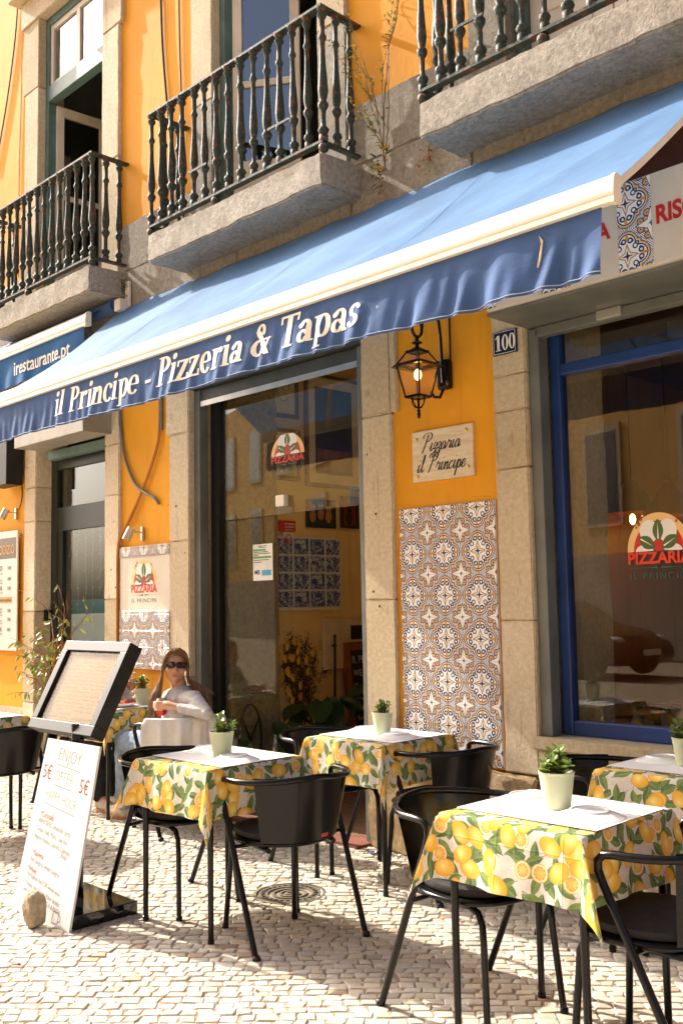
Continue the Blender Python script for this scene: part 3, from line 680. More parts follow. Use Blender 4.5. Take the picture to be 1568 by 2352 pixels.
# dark brown sheet painting in the wall's shade under the awning's right end
ub = MB(); ub.box(-3.0, 0.5, -0.05, -0.022, 3.42, 3.74); obj('shaded_wall_sheet', ub, plain('painted_wall_shade', (0.17, 0.045, 0.015), 0.7), bld)

# ------------------------------------------------------------------ neighbour's awning, almost rolled in
a2 = thing('awning', "short rolled-in bright blue awning of the neighbouring restaurant with web address", 'awning')
Y2 = -0.27
prf2 = [(p[0] + 1.165 + Y2, p[1] - 3.03 + 3.89) for p in prf]
obj('front_bar', sweep(MB(), prf2, -13, -7.31), WHITE_METAL, a2, smooth=True, angle=40)
ec = MB(); sweep(ec, [((p[0] - Y2) * 1.1 + Y2, (p[1] - 3.89) * 1.1 + 3.89) for p in prf2], -7.309, -7.28); obj('end_cap', ec, WHITE_METAL, a2)
c = MB(); c.grid(lambda u, t: Vector((-13 + 5.75 * u, Y2 + 0.03 + (-0.06 - Y2 - 0.03) * t, 3.95 + 0.07 * t)), 20, 4); obj('canopy', c, NAVY_FAB, a2)
ro = MB(); ro.tube([(-13, -0.10, 4.0), (-7.13, -0.10, 4.0)], 0.055, 14); obj('roller', ro, NAVY_FAB, a2, smooth=True)
def v2(u, t, off=0.0):
    x = -13 + 5.66 * u
    return Vector((x, Y2 - 0.005 - off - 0.012 * t * math.sin(x * 8) - 0.008 * t * math.sin(x * 21 + 2 * t), 3.835 - 0.29 * t))
c = MB(); c.grid(v2, 260, 8); v2o = obj('valance', c, TEAL_FAB, a2, smooth=True)
vs, fs, wd = font_geo('irestaurante.pt', 0.16, bold=0.002)
wt = 1.02; k = wt / wd; lt = MB(); x0 = -7.70 - wt + 0.14
lt.add([v2((x0 + p[0] * k + 13) / 5.66, (3.835 - (3.635 + p[1] * 1.15)) / 0.29, 0.004) for p in vs], fs); o = obj('lettering', lt, PRINT, v2o); o['kind'] = 'stuff'

# ------------------------------------------------------------------ fascia box over the window
M = Mat('printed_azulejo', 0.28, 0.5); uv = M.coord('UV'); X, Y, _ = M.sep(uv)
def azu(M, X, Y):
    a = X.max(Y); b = X.min(Y)
    W_, OR, BL, GR = (0.84, 0.85, 0.84), (0.68, 0.34, 0.02), (0.006, 0.018, 0.10), (0.13, 0.17, 0.32)
    def dist(cx, cy, p=X, q=Y): return ((p - cx).pow(2.0) + (q - cy).pow(2.0)).sqrt()
    d = ((b.pow(2.0) + (a - 0.48).pow(2.0)).sqrt() - 0.47).min(a - 0.60)
    # field outside the medallion
    hat = ((X + Y) * 70.0).sin().gt(0.1)
    c = M.mix(hat, W_, GR)
    r1 = dist(0.86, 0.58, a, b); c = M.mix((r1 - 0.08).abs().lt(0.03), c, OR); c = M.mix((r1 - 0.135).abs().lt(0.02), c, BL); c = M.mix(r1.lt(0.035), c, BL)
    r2 = dist(0.80, 0.80); c = M.mix((r2 - 0.10).abs().lt(0.022), c, BL); c = M.mix((r2 - 0.05).abs().lt(0.02), c, OR)
    ca = 1.0 - a; cb = 1.0 - b; star = ca.min(cb) * 3.0 + ca.max(cb)
    c = M.mix(star.lt(0.60), c, W_); c = M.mix((star - 0.60).abs().lt(0.04), c, BL); c = M.mix((star).lt(0.10), c, BL)
    # medallion
    c = M.mix(d.lt(0.0), c, BL); c = M.mix(d.lt(-0.03), c, OR); c = M.mix(d.lt(-0.08), c, W_); c = M.mix((d + 0.13).abs().lt(0.028), c, BL)
    i1 = dist(0.13, 0.57, b, a); c = M.mix((i1 - 0.085).abs().lt(0.032), c, BL); i2 = dist(0.22, 0.54, b, a); c = M.mix(i2.lt(0.055), c, BL)
    i3 = dist(0.33, 0.33); c = M.mix((i3 - 0.09).abs().lt(0.026), c, BL)
    fl = (b / 0.06).pow(2.0) + ((a - 0.70) / 0.12).pow(2.0); c = M.mix(fl.lt(1.0), c, OR)
    st = b * 2.6 + a; c = M.mix(st.lt(0.46), c, BL); c = M.mix(st.lt(0.42), c, OR); c = M.mix(st.lt(0.33), c, W_); c = M.mix((b * 5.0 + a).lt(0.22), c, BL)
    return c
c = azu(M, X, Y)
M.color(c); AZU = M.m
def tile_mesh(name, w, h, th, u0, u1, w0, w1, bev=0.0012):
    mb = MB(); x0, x1, z0, z1 = -w / 2, w / 2, -h / 2, h / 2
    vs = [(x0, th, z0), (x1, th, z0), (x1, th, z1), (x0, th, z1), (x0, bev, z0), (x1, bev, z0), (x1, bev, z1), (x0, bev, z1), (x0 + bev, 0, z0 + bev), (x1 - bev, 0, z0 + bev), (x1 - bev, 0, z1 - bev), (x0 + bev, 0, z1 - bev)]
    fs = [(8, 9, 10, 11)] + [(i, (i + 1) % 4, (i + 1) % 4 + 4, i + 4) for i in range(4)] + [(i + 4, (i + 1) % 4 + 4, (i + 1) % 4 + 8, i + 8) for i in range(4)]
    mb.add(vs, fs); mb.uv = [(u0 + (p[0] - x0) / w * (u1 - u0), w0 + (p[2] - z0) / h * (w1 - w0)) for p in vs]
    return mb.mesh(name, AZU)
def tile_field(parent, x0, x1, z0, z1, y, T, ox, oz):
    """tiles of size T; a medallion centre sits at (ox, oz); edge tiles are cut"""
    cache = {}
    i0 = math.floor((x0 - ox) / T + 1e-6); i1 = math.ceil((x1 - ox) / T - 1e-6); j0 = math.floor((z0 - oz) / T + 1e-6); j1 = math.ceil((z1 - oz) / T - 1e-6)
    for i in range(i0, i1):
        for j in range(j0, j1):
            a, b = max(x0, ox + i * T), min(x1, ox + (i + 1) * T); c, d = max(z0, oz + j * T), min(z1, oz + (j + 1) * T)
            if b - a < 0.006 or d - c < 0.006: continue
            def q(s, o_, k): f = (s - o_) / T - k; return f if k % 2 == 0 else 1 - f
            key = (round(q(a, ox, i), 3), round(q(b, ox, i), 3), round(q(c, oz, j), 3), round(q(d, oz, j), 3), round(b - a, 4), round(d - c, 4))
            if key not in cache: cache[key] = tile_mesh('tile', b - a - 0.0014, d - c - 0.0014, 0.007, key[0], key[1], key[2], key[3])
            obj('tile', cache[key], parent=parent, loc=((a + b) / 2, y + rnd.uniform(-0.0006, 0.0006), (c + d) / 2))
GROUT = plain('pale_grout', (0.55, 0.50, 0.42), 0.9, 0.1)
PANEL_WHITE = plain('cream_sign_panel', (0.66, 0.60, 0.50), 0.45, 0.4, 0, 0.04)
RED_INK = plain('red_ink', (0.50, 0.018, 0.012), 0.5); DARK_INK = plain('dark_ink', (0.03, 0.035, 0.04), 0.5)
fs_ = thing('sign_fascia', 'cream shopfront fascia board with azulejo columns and red menu words over the window', 'sign')
mb = MB(); mb.box(-3.08, 0.2, -0.385, -0.05, 2.976, 3.405, b=0.003); fo = obj('board', mb, PANEL_WHITE, fs_)
for (a, b) in ((-3.076, -3.02), (-2.735, -2.565), (-2.305, -2.133), (-1.4, -1.23)): tile_field(fo, a, b, 2.985, 3.40, -0.393, 0.125, a + 0.045, 3.30)
tx = MB(); put_text(tx, 'RISOTTO', 0.115, (-2.113, -0.3875, 3.165), (1, 0, 0), (0, 0, 1), bold=0.004, sx=0.85); put_text(tx, 'PIZZA', 0.115, (-2.345, -0.3875, 3.165), (1, 0, 0), (0, 0, 1), 'R', bold=0.004, sx=0.85)
obj('lettering', tx, RED_INK, fo)['kind'] = 'stuff'
# ------------------------------------------------------------------ things fixed to the facade
tp_ = thing('tile_panel', 'tall panel of blue and yellow azulejo tiles beside the shop window', 'tile panel')
mb = MB(); mb.box(-4.06, -3.34, -0.012, -0.001, 0.57, 2.04); obj('backing', mb, GROUT, tp_)
tile_field(tp_, -4.058, -3.342, 0.572, 2.038, -0.019, 0.1233, -3.962, 2.008)

CRUST, RED, LEAF_G, MOZZ, SPOT = (plain('logo_' + n, c, 0.45, 0.4, 0, 0.02) for n, c in (('crust', (0.85, 0.55, 0.22)), ('red', (0.60, 0.02, 0.012)), ('leaf', (0.08, 0.13, 0.03)), ('white', (0.82, 0.80, 0.74)), ('brown', (0.32, 0.08, 0.02))))
TEALINK = plain('dark_green_ink', (0.03, 0.09, 0.07), 0.5)
def logo(parent, cx, zb, wd, y, ink=None, hs=1.0, backed=True):
    """half pizza over PIZZARIA / IL PRINCIPE; zb = flat side of the half disc"""
    r = wd / 2; e = 0.0007
    def half(rad, mat, name, lay, par, lift=0.0):
        n = 28; pts = [(cx + rad * math.cos(math.pi * k / n), zb + lift + (rad * hs) * 1.12 * math.sin(math.pi * k / n) + 0.0) for k in range(n + 1)]
        mb = MB(); mb.add([(p[0], y - lay * e, p[1]) for p in pts], [tuple(range(n + 1))]); return obj(name, mb, mat, par)
    root = half(r, CRUST, 'logo', 0, parent)
    half(r * 0.79, RED, 'sauce', 1, root)
    def ell(px, pz, a, b, ang, mat, name, lay, clip=True, tip=False):
        n = 22; vs = []
        for k in range(n):
            t = 2 * math.pi * k / n; u, w_ = a * math.cos(t), b * math.sin(t) * ((1 - 0.55 * (math.cos(t)) ** 2) if tip else 1)
            x, z = u * math.cos(ang) - w_ * math.sin(ang), u * math.sin(ang) + w_ * math.cos(ang)
            zz = pz + z * 1.1 * hs
            vs.append((cx + (px + x) * r, y - lay * e, max(zb, zb + zz * r) if clip else zb + zz * r))
        mb = MB(); mb.add(vs, [tuple(range(n))]); return obj(name, mb, mat, root)
    ell(-0.29, 0.58, 0.29, 0.31, 0, MOZZ, 'cheese', 2); ell(0.29, 0.58, 0.29, 0.31, 0, MOZZ, 'cheese', 2)
    ell(-0.45, 0.0, 0.28, 0.18, 0, MOZZ, 'cheese', 2); ell(0.45, 0.0, 0.28, 0.18, 0, MOZZ, 'cheese', 2)
    for (a, b, c) in ((-0.6, 0.82, 0.05), (-0.52, 0.95, 0.04), (-0.68, 0.72, 0.03), (0.58, 0.84, 0.035)): ell(a, b, c, c * 1.2, 0, SPOT, 'spot', 2)
    for (a, b, ang) in ((0.0, 0.60, 90), (-0.36, 0.26, -28), (0.36, 0.26, 28)):
        ell(a, b, 0.30, 0.17, R(ang), LEAF_G, 'basil_leaf', 3, tip=True)
        mb = MB(); dx, dz = math.cos(R(ang)) * 0.22, math.sin(R(ang)) * 0.22 * 1.1 * hs; p = Vector((cx + a * r, y - 4 * e, zb + b * r)); d = Vector((dx * r, 0, dz * r)); nn = Vector((-d.z, 0, d.x)).normalized() * 0.012 * r * 2
        mb.add([p - d - nn, p + d, p - d + nn], [(0, 1, 2)]); obj('leaf_vein', mb, MOZZ, root)
    g = MB(); b1 = 0.02 * wd
    put_text(g, 'PIZZARIA', wd * 0.235, (cx, y - e, zb - 0.33 * r * hs * 1.05), (1, 0, 0), (0, 0, hs), 'C', width=wd * 0.99, bold=wd * 0.008)
    obj('lettering', g, ink or RED, root)['kind'] = 'stuff'
    g = MB(); zc = zb - 0.47 * r * hs
    for s in (-1, 1): g.add([(cx + s * 0.06 * r, y - e, zc - 0.03 * r), (cx + s * 0.06 * r, y - e, zc + 0.03 * r), (cx + s * 0.4 * r, y - e, zc + 0.008 * r), (cx + s * 1.05 * r, y - e, zc), (cx + s * 0.4 * r, y - e, zc - 0.008 * r)], [(0, 1, 2, 3, 4)])
    zc = zb - 0.005 * r
    for s in (-1, 1): g.add([(cx + s * 0.06 * r, y - 5 * e, zc - 0.03 * r), (cx + s * 0.06 * r, y - 5 * e, zc + 0.03 * r), (cx + s * 0.4 * r, y - 5 * e, zc + 0.008 * r), (cx + s * 1.1 * r, y - 5 * e, zc), (cx + s * 0.4 * r, y - 5 * e, zc - 0.008 * r)], [(0, 1, 2, 3, 4)])
    obj('ornament', g, TEALINK, root)['kind'] = 'stuff'
    g = MB(); put_text(g, 'IL PRINCIPE', wd * 0.13, (cx, y - e, zb - 0.80 * r * hs), (1, 0, 0), (0, 0, hs), 'C', width=wd * 0.94, spacing=1.3); obj('lettering', g, TEALINK, root)['kind'] = 'stuff'
    return root
ss = thing('pizzeria_sign', 'cream pizzeria sign with tiled border on the wall behind the seated woman', 'sign')
mb = MB(); mb.box(-7.16, -6.45, -0.03, -0.002, 0.99, 1.973, b=0.002); sp = obj('board', mb, PANEL_WHITE, ss)
tile_field(sp, -7.158, -6.452, 1.885, 1.971, -0.0375, 0.130, -7.065, 1.955); tile_field(sp, -7.158, -6.452, 0.992, 1.452, -0.0375, 0.130, -7.065, 1.425)
logo(sp, -6.81, 1.66, 0.375, -0.0305, RED, hs=0.95)
logo(bld, -5.255, 2.535, 0.355, 0.143, RED, hs=0.78)
logo(bld, -2.45, 1.712, 0.345, 0.1275, plain('bright_red_decal', (0.75, 0.04, 0.015), 0.5))

# marble-look name plaque
M = Mat('travertine', 0.45, 0.4); v = M.mapv(M.coord('Object'), (1.2, 1, 7), rot=(0, 0.12, 0)); n = M.noise(v, 5, 6, 0.65, 0.8)
M.color(M.mix(n.ramp(0.3, 0.7), (0.62, 0.50, 0.32), (0.76, 0.66, 0.48))); TRAV = M.m
pq = thing('name_plaque', 'square travertine plaque with black script lettering under the wall lantern', 'plaque')
mb = MB(); mb.box(-3.936, -3.48, -0.022, -0.001, 2.19, 2.492, b=0.003); pb = obj('slab', mb, TRAV, pq)
for (x, z) in ((-3.898, 2.447), (-3.523, 2.455), (-3.898, 2.224), (-3.515, 2.243)):
    b = MB(); b.lathe([(0.011, 0), (0.010, 0.005), (0.0, 0.008)], 10, ax=Matrix.Translation((x, -0.022, z)) @ Matrix.Rotation(R(90), 4, 'X')); obj('screw', b, BRASS, pq, smooth=True)
# script drawn with a broad nib: strokes per letter (x, y) in x-height units
SCR = {
    'P': ([[(.15, 1.5), (.05, 1.75), (.35, 2.05), (.9, 2.1), (1.25, 1.8), (1.05, 1.3), (.6, 1.1)], [(.75, 1.95), (.6, 1.2), (.45, .5), (.3, .0), (.22, -.1)]], 1.25),
    'i': ([[(0, .3), (.15, .6), (.2, .95), (.15, .5), (.15, .1), (.3, .05), (.5, .35)], [(.26, 1.35), (.29, 1.42)]], .5),
    'z': ([[(0, .5), (.15, .9), (.4, .85), (.35, .5), (.1, .2), (.35, .2), (.4, -.2), (.2, -.7), (0, -.6), (.15, -.2), (.6, .35)]], .55),
    'a': ([[(.5, .85), (.25, .9), (.02, .45), (.12, .05), (.35, .2), (.5, .85), (.48, .3), (.52, .05), (.75, .35)]], .72),
    'r': ([[(0, .35), (.15, .85), (.2, 1.0), (.25, .8), (.5, .82), (.45, .3), (.5, .05), (.7, .35)]], .65),
    'l': ([[(0, .3), (.3, 1.2), (.35, 1.9), (.22, 1.8), (.14, .7), (.16, .1), (.3, .05), (.5, .35)]], .48),
    'n': ([[(0, .4), (.14, .9), (.1, .0), (.2, .55), (.42, .9), (.48, .5), (.46, .08), (.6, .05), (.75, .35)]], .72),
    'c': ([[(.42, .75), (.3, .92), (.05, .6), (.05, .2), (.25, .02), (.55, .35)]], .52),
    'p': ([[(0, .4), (.15, .95), (.1, .2), (0, -.8), (.12, .4), (.35, .9), (.52, .6), (.4, .1), (.15, .12), (.4, .05), (.7, .35)]], .68),
    'e': ([[(0, .35), (.3, .5), (.42, .8), (.25, .92), (.06, .55), (.12, .08), (.35, .05), (.62, .4)]], .55), ' ': ([], .45)}
def script(mb, txt, org, h, y, wid, slant=0.28, nib=0.16):
    x = 0; strokes = []
    for ch in txt:
        st, adv = SCR[ch]
        for q in st: strokes.append([(p[0] + x + p[1] * slant, p[1]) for p in q])
        x += adv
    k = wid / x; lay = 0
    for q in strokes:
        # Catmull-Rom resample
        pts = []
        for i in range(len(q) - 1):
            p0, p1, p2, p3 = q[max(0, i - 1)], q[i], q[i + 1], q[min(len(q) - 1, i + 2)]
            for s in range(5):
                t = s / 5; f = lambda a, b, c, d: 0.5 * (2 * b + (c - a) * t + (2 * a - 5 * b + 4 * c - d) * t * t + (-a + 3 * b - 3 * c + d) * t ** 3)
                pts.append((f(p0[0], p1[0], p2[0], p3[0]), f(p0[1], p1[1], p2[1], p3[1])))
        pts.append(q[-1]); vs = []; lay += 1
        for i, p in enumerate(pts):
            a, b = pts[max(0, i - 1)], pts[min(len(pts) - 1, i + 1)]; d = Vector((b[0] - a[0], b[1] - a[1])); d = d.normalized() if d.length > 1e-6 else Vector((1, 0))
            w_ = nib * (0.35 + 0.65 * abs(d.y) * (1.0 if d.y < 0 else 0.55)); nx, ny = -d.y * w_ / 2, d.x * w_ / 2
            for s in (1, -1): vs.append((org[0] + (p[0] + nx * s) * k, y - lay * 1e-5, org[1] + (p[1] + ny * s) * h))
        mb.add(vs, [(2 * i, 2 * i + 1, 2 * i + 3, 2 * i + 2) for i in range(len(pts) - 1)])
tx = MB(); script(tx, 'Pizzaria', (-3.872, 2.365), 0.052, -0.0226, 0.30, nib=0.2); script(tx, 'il Principe', (-3.905, 2.245), 0.052, -0.0226, 0.365, nib=0.2); obj('lettering', tx, DARK_INK, pb)['kind'] = 'stuff'

hn = thing('number_plate', 'small navy enamel house number plate reading 100 on the stone jamb', 'number plate')
mb = MB(); mb.box(-3.30, -3.14, -0.045, -0.031, 2.835, 2.968, b=0.004); hp = obj('plate', mb, plain('navy_enamel', (0.008, 0.012, 0.035), 0.2, 0.5), hn)
mb = MB(); yy = -0.0456
for (a, b, c, d) in ((-3.293, -3.147, 2.9605, 2.963), (-3.293, -3.147, 2.84, 2.8425), (-3.293, -3.2905, 2.8425, 2.9605), (-3.1495, -3.147, 2.8425, 2.9605)): mb.add([(a, yy, c), (b, yy, c), (b, yy, d), (a, yy, d)], [(0, 1, 2, 3)])
obj('border', mb, PRINT, hp)['kind'] = 'stuff'
mb = MB(); E_ = Vector((-3.279, -0.0457, 2.857))
def dig(polys, ox):
    for q in polys: mb.add([E_ + Vector((ox + p[0] * 0.14, 0, p[1] * 0.125)) for p in q], [tuple(range(len(q)))])
dig(_rect(.10, 0, .22, .7) + _rect(.03, 0, .29, .04) + _diag((.03, .55), (.14, .68), .06), -0.004)
for k in (0.040, 0.086): dig(_ring(.17, .35, .155, .355, .095, .04, 0, 360, 24), k)
obj('numerals', mb, PRINT, hp)['kind'] = 'stuff'

# ------------------------------------------------------------------ wall lantern
ln = thing('wall_lantern', 'black iron coach lantern glowing warm on a scrolled wall arm', 'lantern', (-3.665, -0.265, 2.51))
ring = lambda h, z: [(-h, -h, z), (h, -h, z), (h, h, z), (-h, h, z)]
mb = MB()
for q in range(4):
    a0, a1 = ring(0.082, 0.30)[q], ring(0.052, 0.13)[q]; mb.tube([a1, a0], 0.0055, 6)
    b0, b1 = ring(0.085, 0.315)[q], ring(0.045, 0.385)[q]; mb.tube([b0, b1], 0.005, 6)
for h, z, r in ((0.052, 0.128, 0.007), (0.045, 0.388, 0.008)):
    p = ring(h, z); 
    for q in range(4): mb.tube([p[q], p[(q + 1) % 4]], r, 6)
cage = obj('cage', mb, BLACK, ln)
mb = MB(); n = 4
vs = ring(0.108, 0.298) + ring(0.085, 0.322) + ring(0.078, 0.322) + ring(0.078, 0.300); mb.add(vs, [(i + 4 * k, (i + 1) % 4 + 4 * k, (i + 1) % 4 + 4 * ((k + 1) % 4), i + 4 * ((k + 1) % 4)) for k in range(4) for i in range(4)]); obj('eaves', mb, BLACK, ln)
mb = MB(); mb.lathe([(0.050, 0.388), (0.048, 0.396), (0.03, 0.408), (0.012, 0.415), (0.011, 0.43), (0.03, 0.436), (0.032, 0.442), (0.012, 0.452), (0.011, 0.475), (0, 0.478)], 14); obj('cap', mb, BLACK, ln, smooth=True)
mb = MB(); mb.add(ring(0.053, 0.125) , [(0, 1, 2, 3)]); mb.lathe([(0.0, 0.0), (0.008, 0.008), (0.012, 0.03), (0.007, 0.04), (0.012, 0.046), (0.006, 0.055), (0.008, 0.12)], 12)
for a in (0, 90, 180, 270):
    d = Vector((math.cos(R(a)), math.sin(R(a)), 0)); mb.tube([d * 0.05 + Vector((0, 0, 0.125)), d * 0.045 + Vector((0, 0, 0.095)), d * 0.025 + Vector((0, 0, 0.07)), Vector((0, 0, 0.062))], 0.0035, 6)
obj('finial', mb, BLACK, ln, smooth=True)
LG = Mat('amber_lantern_glass', 0.25, 0.5); tr = LG.n('ShaderNodeBsdfTransparent'); tr.inputs[0].default_value = (0.95, 0.82, 0.6, 1); mx = LG.n('ShaderNodeMixShader'); mx.inputs[0].default_value = 0.75
LG.color((0.6, 0.4, 0.18)); LG.link(LG.b.outputs[0], mx.inputs[1]); LG.link(tr.outputs[0], mx.inputs[2]); LG.link(mx.outputs[0], LG.out.inputs[0])
for q in range(4):
    a, b = ring(0.080, 0.299), ring(0.050, 0.13); mb = MB(); mb.add([b[q], b[(q + 1) % 4], a[(q + 1) % 4], a[q]], [(0, 1, 2, 3)]); obj('glass_panel', mb, LG.m, ln)
    a, b = ring(0.044, 0.385), ring(0.083, 0.318); mb = MB(); mb.add([b[q], b[(q + 1) % 4], a[(q + 1) % 4], a[q]], [(0, 1, 2, 3)]); obj('roof_panel', mb, LG.m, ln)
mb = MB(); mb.ell((0, 0, 0.255), (0.022, 0.022, 0.032), 12, 8); obj('bulb', mb, emit('warm_bulb', (1.0, 0.55, 0.18), 6), ln, smooth=True)
mb = MB(); mb.lathe([(0.016, 0.285), (0.016, 0.33), (0, 0.335)], 10); obj('socket', mb, BLACK, ln)
mb = MB(); pts = [Vector((0, 0.0, 0.47))]
for k in range(0, 15): a = -90 + k * 26; pts.append(Vector((0, 0.0 + 0.045 * math.cos(R(a)) * (1 - k * 0.004), 0.525 + 0.05 * math.sin(R(a)))))
mb.tube(pts, 0.009, 8)
pts = [Vector((0, 0.044, 0.53)), Vector((0, 0.05, 0.60)), Vector((0, 0.09, 0.66)), Vector((0, 0.15, 0.66)), Vector((0, 0.195, 0.60)), Vector((0, 0.21, 0.50)), Vector((0, 0.215, 0.36)), Vector((0, 0.22, 0.24))]; mb.tube(pts, 0.010, 8)
mb.tube([(0, 0.22, 0.20), (0, 0.19, 0.15), (0, 0.14, 0.145), (0, 0.11, 0.17)], 0.009, 8); obj('arm', mb, BLACK, ln, smooth=True)
mb = MB(); mb.box(-0.045, 0.045, 0.215, 0.264, 0.20, 0.38, b=0.02); obj('wall_plate', mb, BLACK, ln)
mb = MB(); mb.tube([(0.03, 0.258, 0.36), (0.03, 0.258, 0.9)], 0.006, 6); obj('cable', mb, BLACK_MAT, ln)

# ------------------------------------------------------------------ spotlights, cables, key box, menu board
def spot(loc, label, ang=0):
    t = thing('wall_spotlight', label, 'spotlight', loc, ang)
    mb = MB(); mb.box(-0.016, 0.016, -0.022, -0.001, -0.055, 0.055, b=0.003); obj('wall_plate', mb, STEEL, t)
    mb = MB(); mb.tube([(0, -0.02, 0.01), (-0.02, -0.07, 0.01)], 0.007, 8); obj('arm', mb, STEEL, t)
    mb = MB(); d = Vector((-0.25, -0.35, -0.9)).normalized(); c0 = Vector((-0.035, -0.09, 0.045)); mb.tube([c0, c0 + d * 0.105], 0.033, 16); obj('lamp_head', mb, STEEL, t, smooth=True)
spot((-6.86, -0.001, 2.07), 'steel spotlight on the yellow wall above the tiled pizzeria sign'); spot((-9.05, -0.001, 2.40), 'steel spotlight on the yellow wall above the acrylic menu board')
def cable(name, pts, r, mat, label, cat):
    q = []
    P_ = [Vector(p) for p in pts]
    for i in range(len(P_) - 1):
        p0, p1, p2, p3 = P_[max(0, i - 1)], P_[i], P_[i + 1], P_[min(len(P_) - 1, i + 2)]
        for s in range(6):
            t = s / 6; q.append(0.5 * (2 * p1 + (p2 - p0) * t + (2 * p0 - 5 * p1 + 4 * p2 - p3) * t * t + (-p0 + 3 * p1 - 3 * p2 + p3) * t ** 3))
    q.append(P_[-1]); mb = MB(); mb.tube(q, r, 7); return tag(obj(name, mb, mat, smooth=True), label, cat)
GREYP = plain('grey_conduit', (0.16, 0.17, 0.16), 0.5); ORP = plain('ochre_painted_hose', (0.45, 0.16, 0.02), 0.5); PALEC = plain('pale_cable', (0.5, 0.38, 0.2), 0.6)
cable('conduit', [(-7.19, -0.02, 3.2), (-7.17, -0.02, 2.95), (-7.10, -0.02, 2.70), (-6.95, -0.02, 2.48), (-6.77, -0.025, 2.385), (-6.66, -0.025, 2.34), (-6.63, -0.01, 2.29)], 0.012, GREYP, 'grey ribbed conduit looping over the yellow wall', 'conduit')
cable('hose', [(-6.60, -0.018, 3.2), (-6.605, -0.018, 2.95), (-6.64, -0.02, 2.75), (-6.85, -0.02, 2.42), (-7.09, -0.02, 2.14), (-7.18, -0.035, 2.0), (-7.195, -0.035, 1.6), (-7.19, -0.035, 0.9)], 0.012, ORP, 'orange-brown hose slanting down the yellow wall to the stone jamb', 'hose')
cable('pipe', [(-6.585, -0.014, 3.2), (-6.585, -0.014, 2.88)], 0.012, GREYP, 'short grey pipe under the awning above the orange-brown hose', 'pipe')
cable('cable', [(-6.60, -0.012, 8.2), (-6.585, -0.012, 6.5), (-6.52, -0.012, 5.7), (-6.42, -0.012, 5.15), (-6.30, -0.015, 4.72), (-6.24, -0.03, 4.4)], 0.009, BLACK_MAT, 'black cable running down the upper yellow wall behind a railing', 'cable')
cable('cable', [(-6.335, -0.01, 8.2), (-6.33, -0.01, 6.3), (-6.30, -0.01, 5.4), (-6.31, -0.012, 4.75)], 0.006, BLACK_MAT, 'thin dark cable hanging straight beside a stone surround upstairs', 'cable')
cable('cable', [(-9.10, -0.012, 8.2), (-9.17, -0.012, 7.4), (-9.35, -0.012, 6.7), (-9.62, -0.012, 6.0)], 0.007, BLACK_MAT, 'black cable sagging across the upper yellow wall left of the open door', 'cable')
cable('cable', [(-9.07, -0.01, 8.2), (-9.04, -0.01, 6.8), (-9.07, -0.01, 5.9), (-9.06, -0.01, 4.75)], 0.006, PALEC, 'pale painted cable on the upper yellow wall left of the open door', 'cable')
cable('cable', [(-8.94, -0.012, 2.66), (-8.93, -0.012, 2.58), (-8.95, -0.012, 2.50), (-8.99, -0.012, 2.44)], 0.005, BLACK_MAT, 'short black cable from the black wall box to the spotlight', 'cable')
mb = MB(); mb.box(-9.25, -8.88, -0.2, -0.031, 2.66, 3.15, b=0.006); tag(obj('speaker_box', mb, BLACK_MAT), 'black box hung on the wall under the neighbouring awning', 'box')
kb = thing('key_box', 'small black key switch box on the stone door reveal', 'switch')
mb = MB(); mb.box(-8.628, -8.60, 0.06, 0.15, 1.36, 1.47, b=0.006); obj('housing', mb, BLACK_MAT, kb)
mb = MB(); mb.box(-8.60, -8.592, 0.095, 0.118, 1.385, 1.44, b=0.002); obj('key_slot', mb, STEEL, kb)

mn = thing('menu_board', 'acrylic wall menu board with white price cards and brown header', 'menu board')
ACR = plain('white_menu_print', (0.68, 0.66, 0.60), 0.15, 0.5, 0, 0.04)
mb = MB(); mb.box(-9.75, -8.94, -0.05, -0.035, 1.09, 2.235, b=0.003); mo = obj('panel', mb, ACR, mn)
mb = MB(); mb.box(-9.72, -8.965, -0.0515, -0.0502, 1.97, 2.17); obj('header', mb, plain('brown_header', (0.13, 0.085, 0.06), 0.2, 0.5), mo)
tx = MB(); put_text(tx, 'MENU RODÍZIO', 0.125, (-9.0, -0.053, 2.015), (1, 0, 0), (0, 0, 1), 'R', sx=0.72, bold=0.001); obj('lettering', tx, plain('gold_ink', (0.6, 0.3, 0.06), 0.4), mo)['kind'] = 'stuff'
mb = MB(); mb.box(-9.72, -9.04, -0.0515, -0.0502, 1.545, 1.60); obj('price_band', mb, plain('gold_band', (0.5, 0.24, 0.04), 0.4), mo)
tx = MB(); put_text(tx, 'CARTÃO ESTUDANTE NACIONAL', 0.028, (-9.05, -0.053, 1.56), (1, 0, 0), (0, 0, 1), 'R', bold=0.0006)
for z, a, b, big in ((1.86, 'ALMOÇO', '15,80€', 1), (1.82, 'Dia uteis', '', 0), (1.755, 'fim-de-semana', '18,80€', 0), (1.73, 'e feriados', '', 0), (1.665, 'JANTAR', '21,80€', 1), (1.635, 'todos os dias', '', 0), (1.45, 'ALMOÇO', '15,80€', 1), (1.42, 'Dia uteis', '', 0), (1.365, 'fim-de-semana', '17,90€', 0), (1.34, 'e feriados', '', 0), (1.27, 'JANTAR', '20,00€', 1), (1.24, 'todos os dias', '', 0)):
    put_text(tx, a, 0.062 if big else 0.03, (-9.23 if not big else -9.24, -0.053, z), (1, 0, 0), (0, 0, 1), 'R', sx=0.6 if big else 0.9, bold=0.001 if big else 0)
    if b: put_text(tx, b, 0.045, (-9.06, -0.053, z + 0.005), (1, 0, 0), (0, 0, 1), 'R', sx=0.6, bold=0.0008)
obj('lettering', tx, DARK_INK, mo)['kind'] = 'stuff'
for z in (1.13, 1.66, 2.19):
    b = MB(); b.tube([(-8.955, -0.055, z), (-8.955, -0.001, z)], 0.008, 8); obj('standoff', b, STEEL, mn)

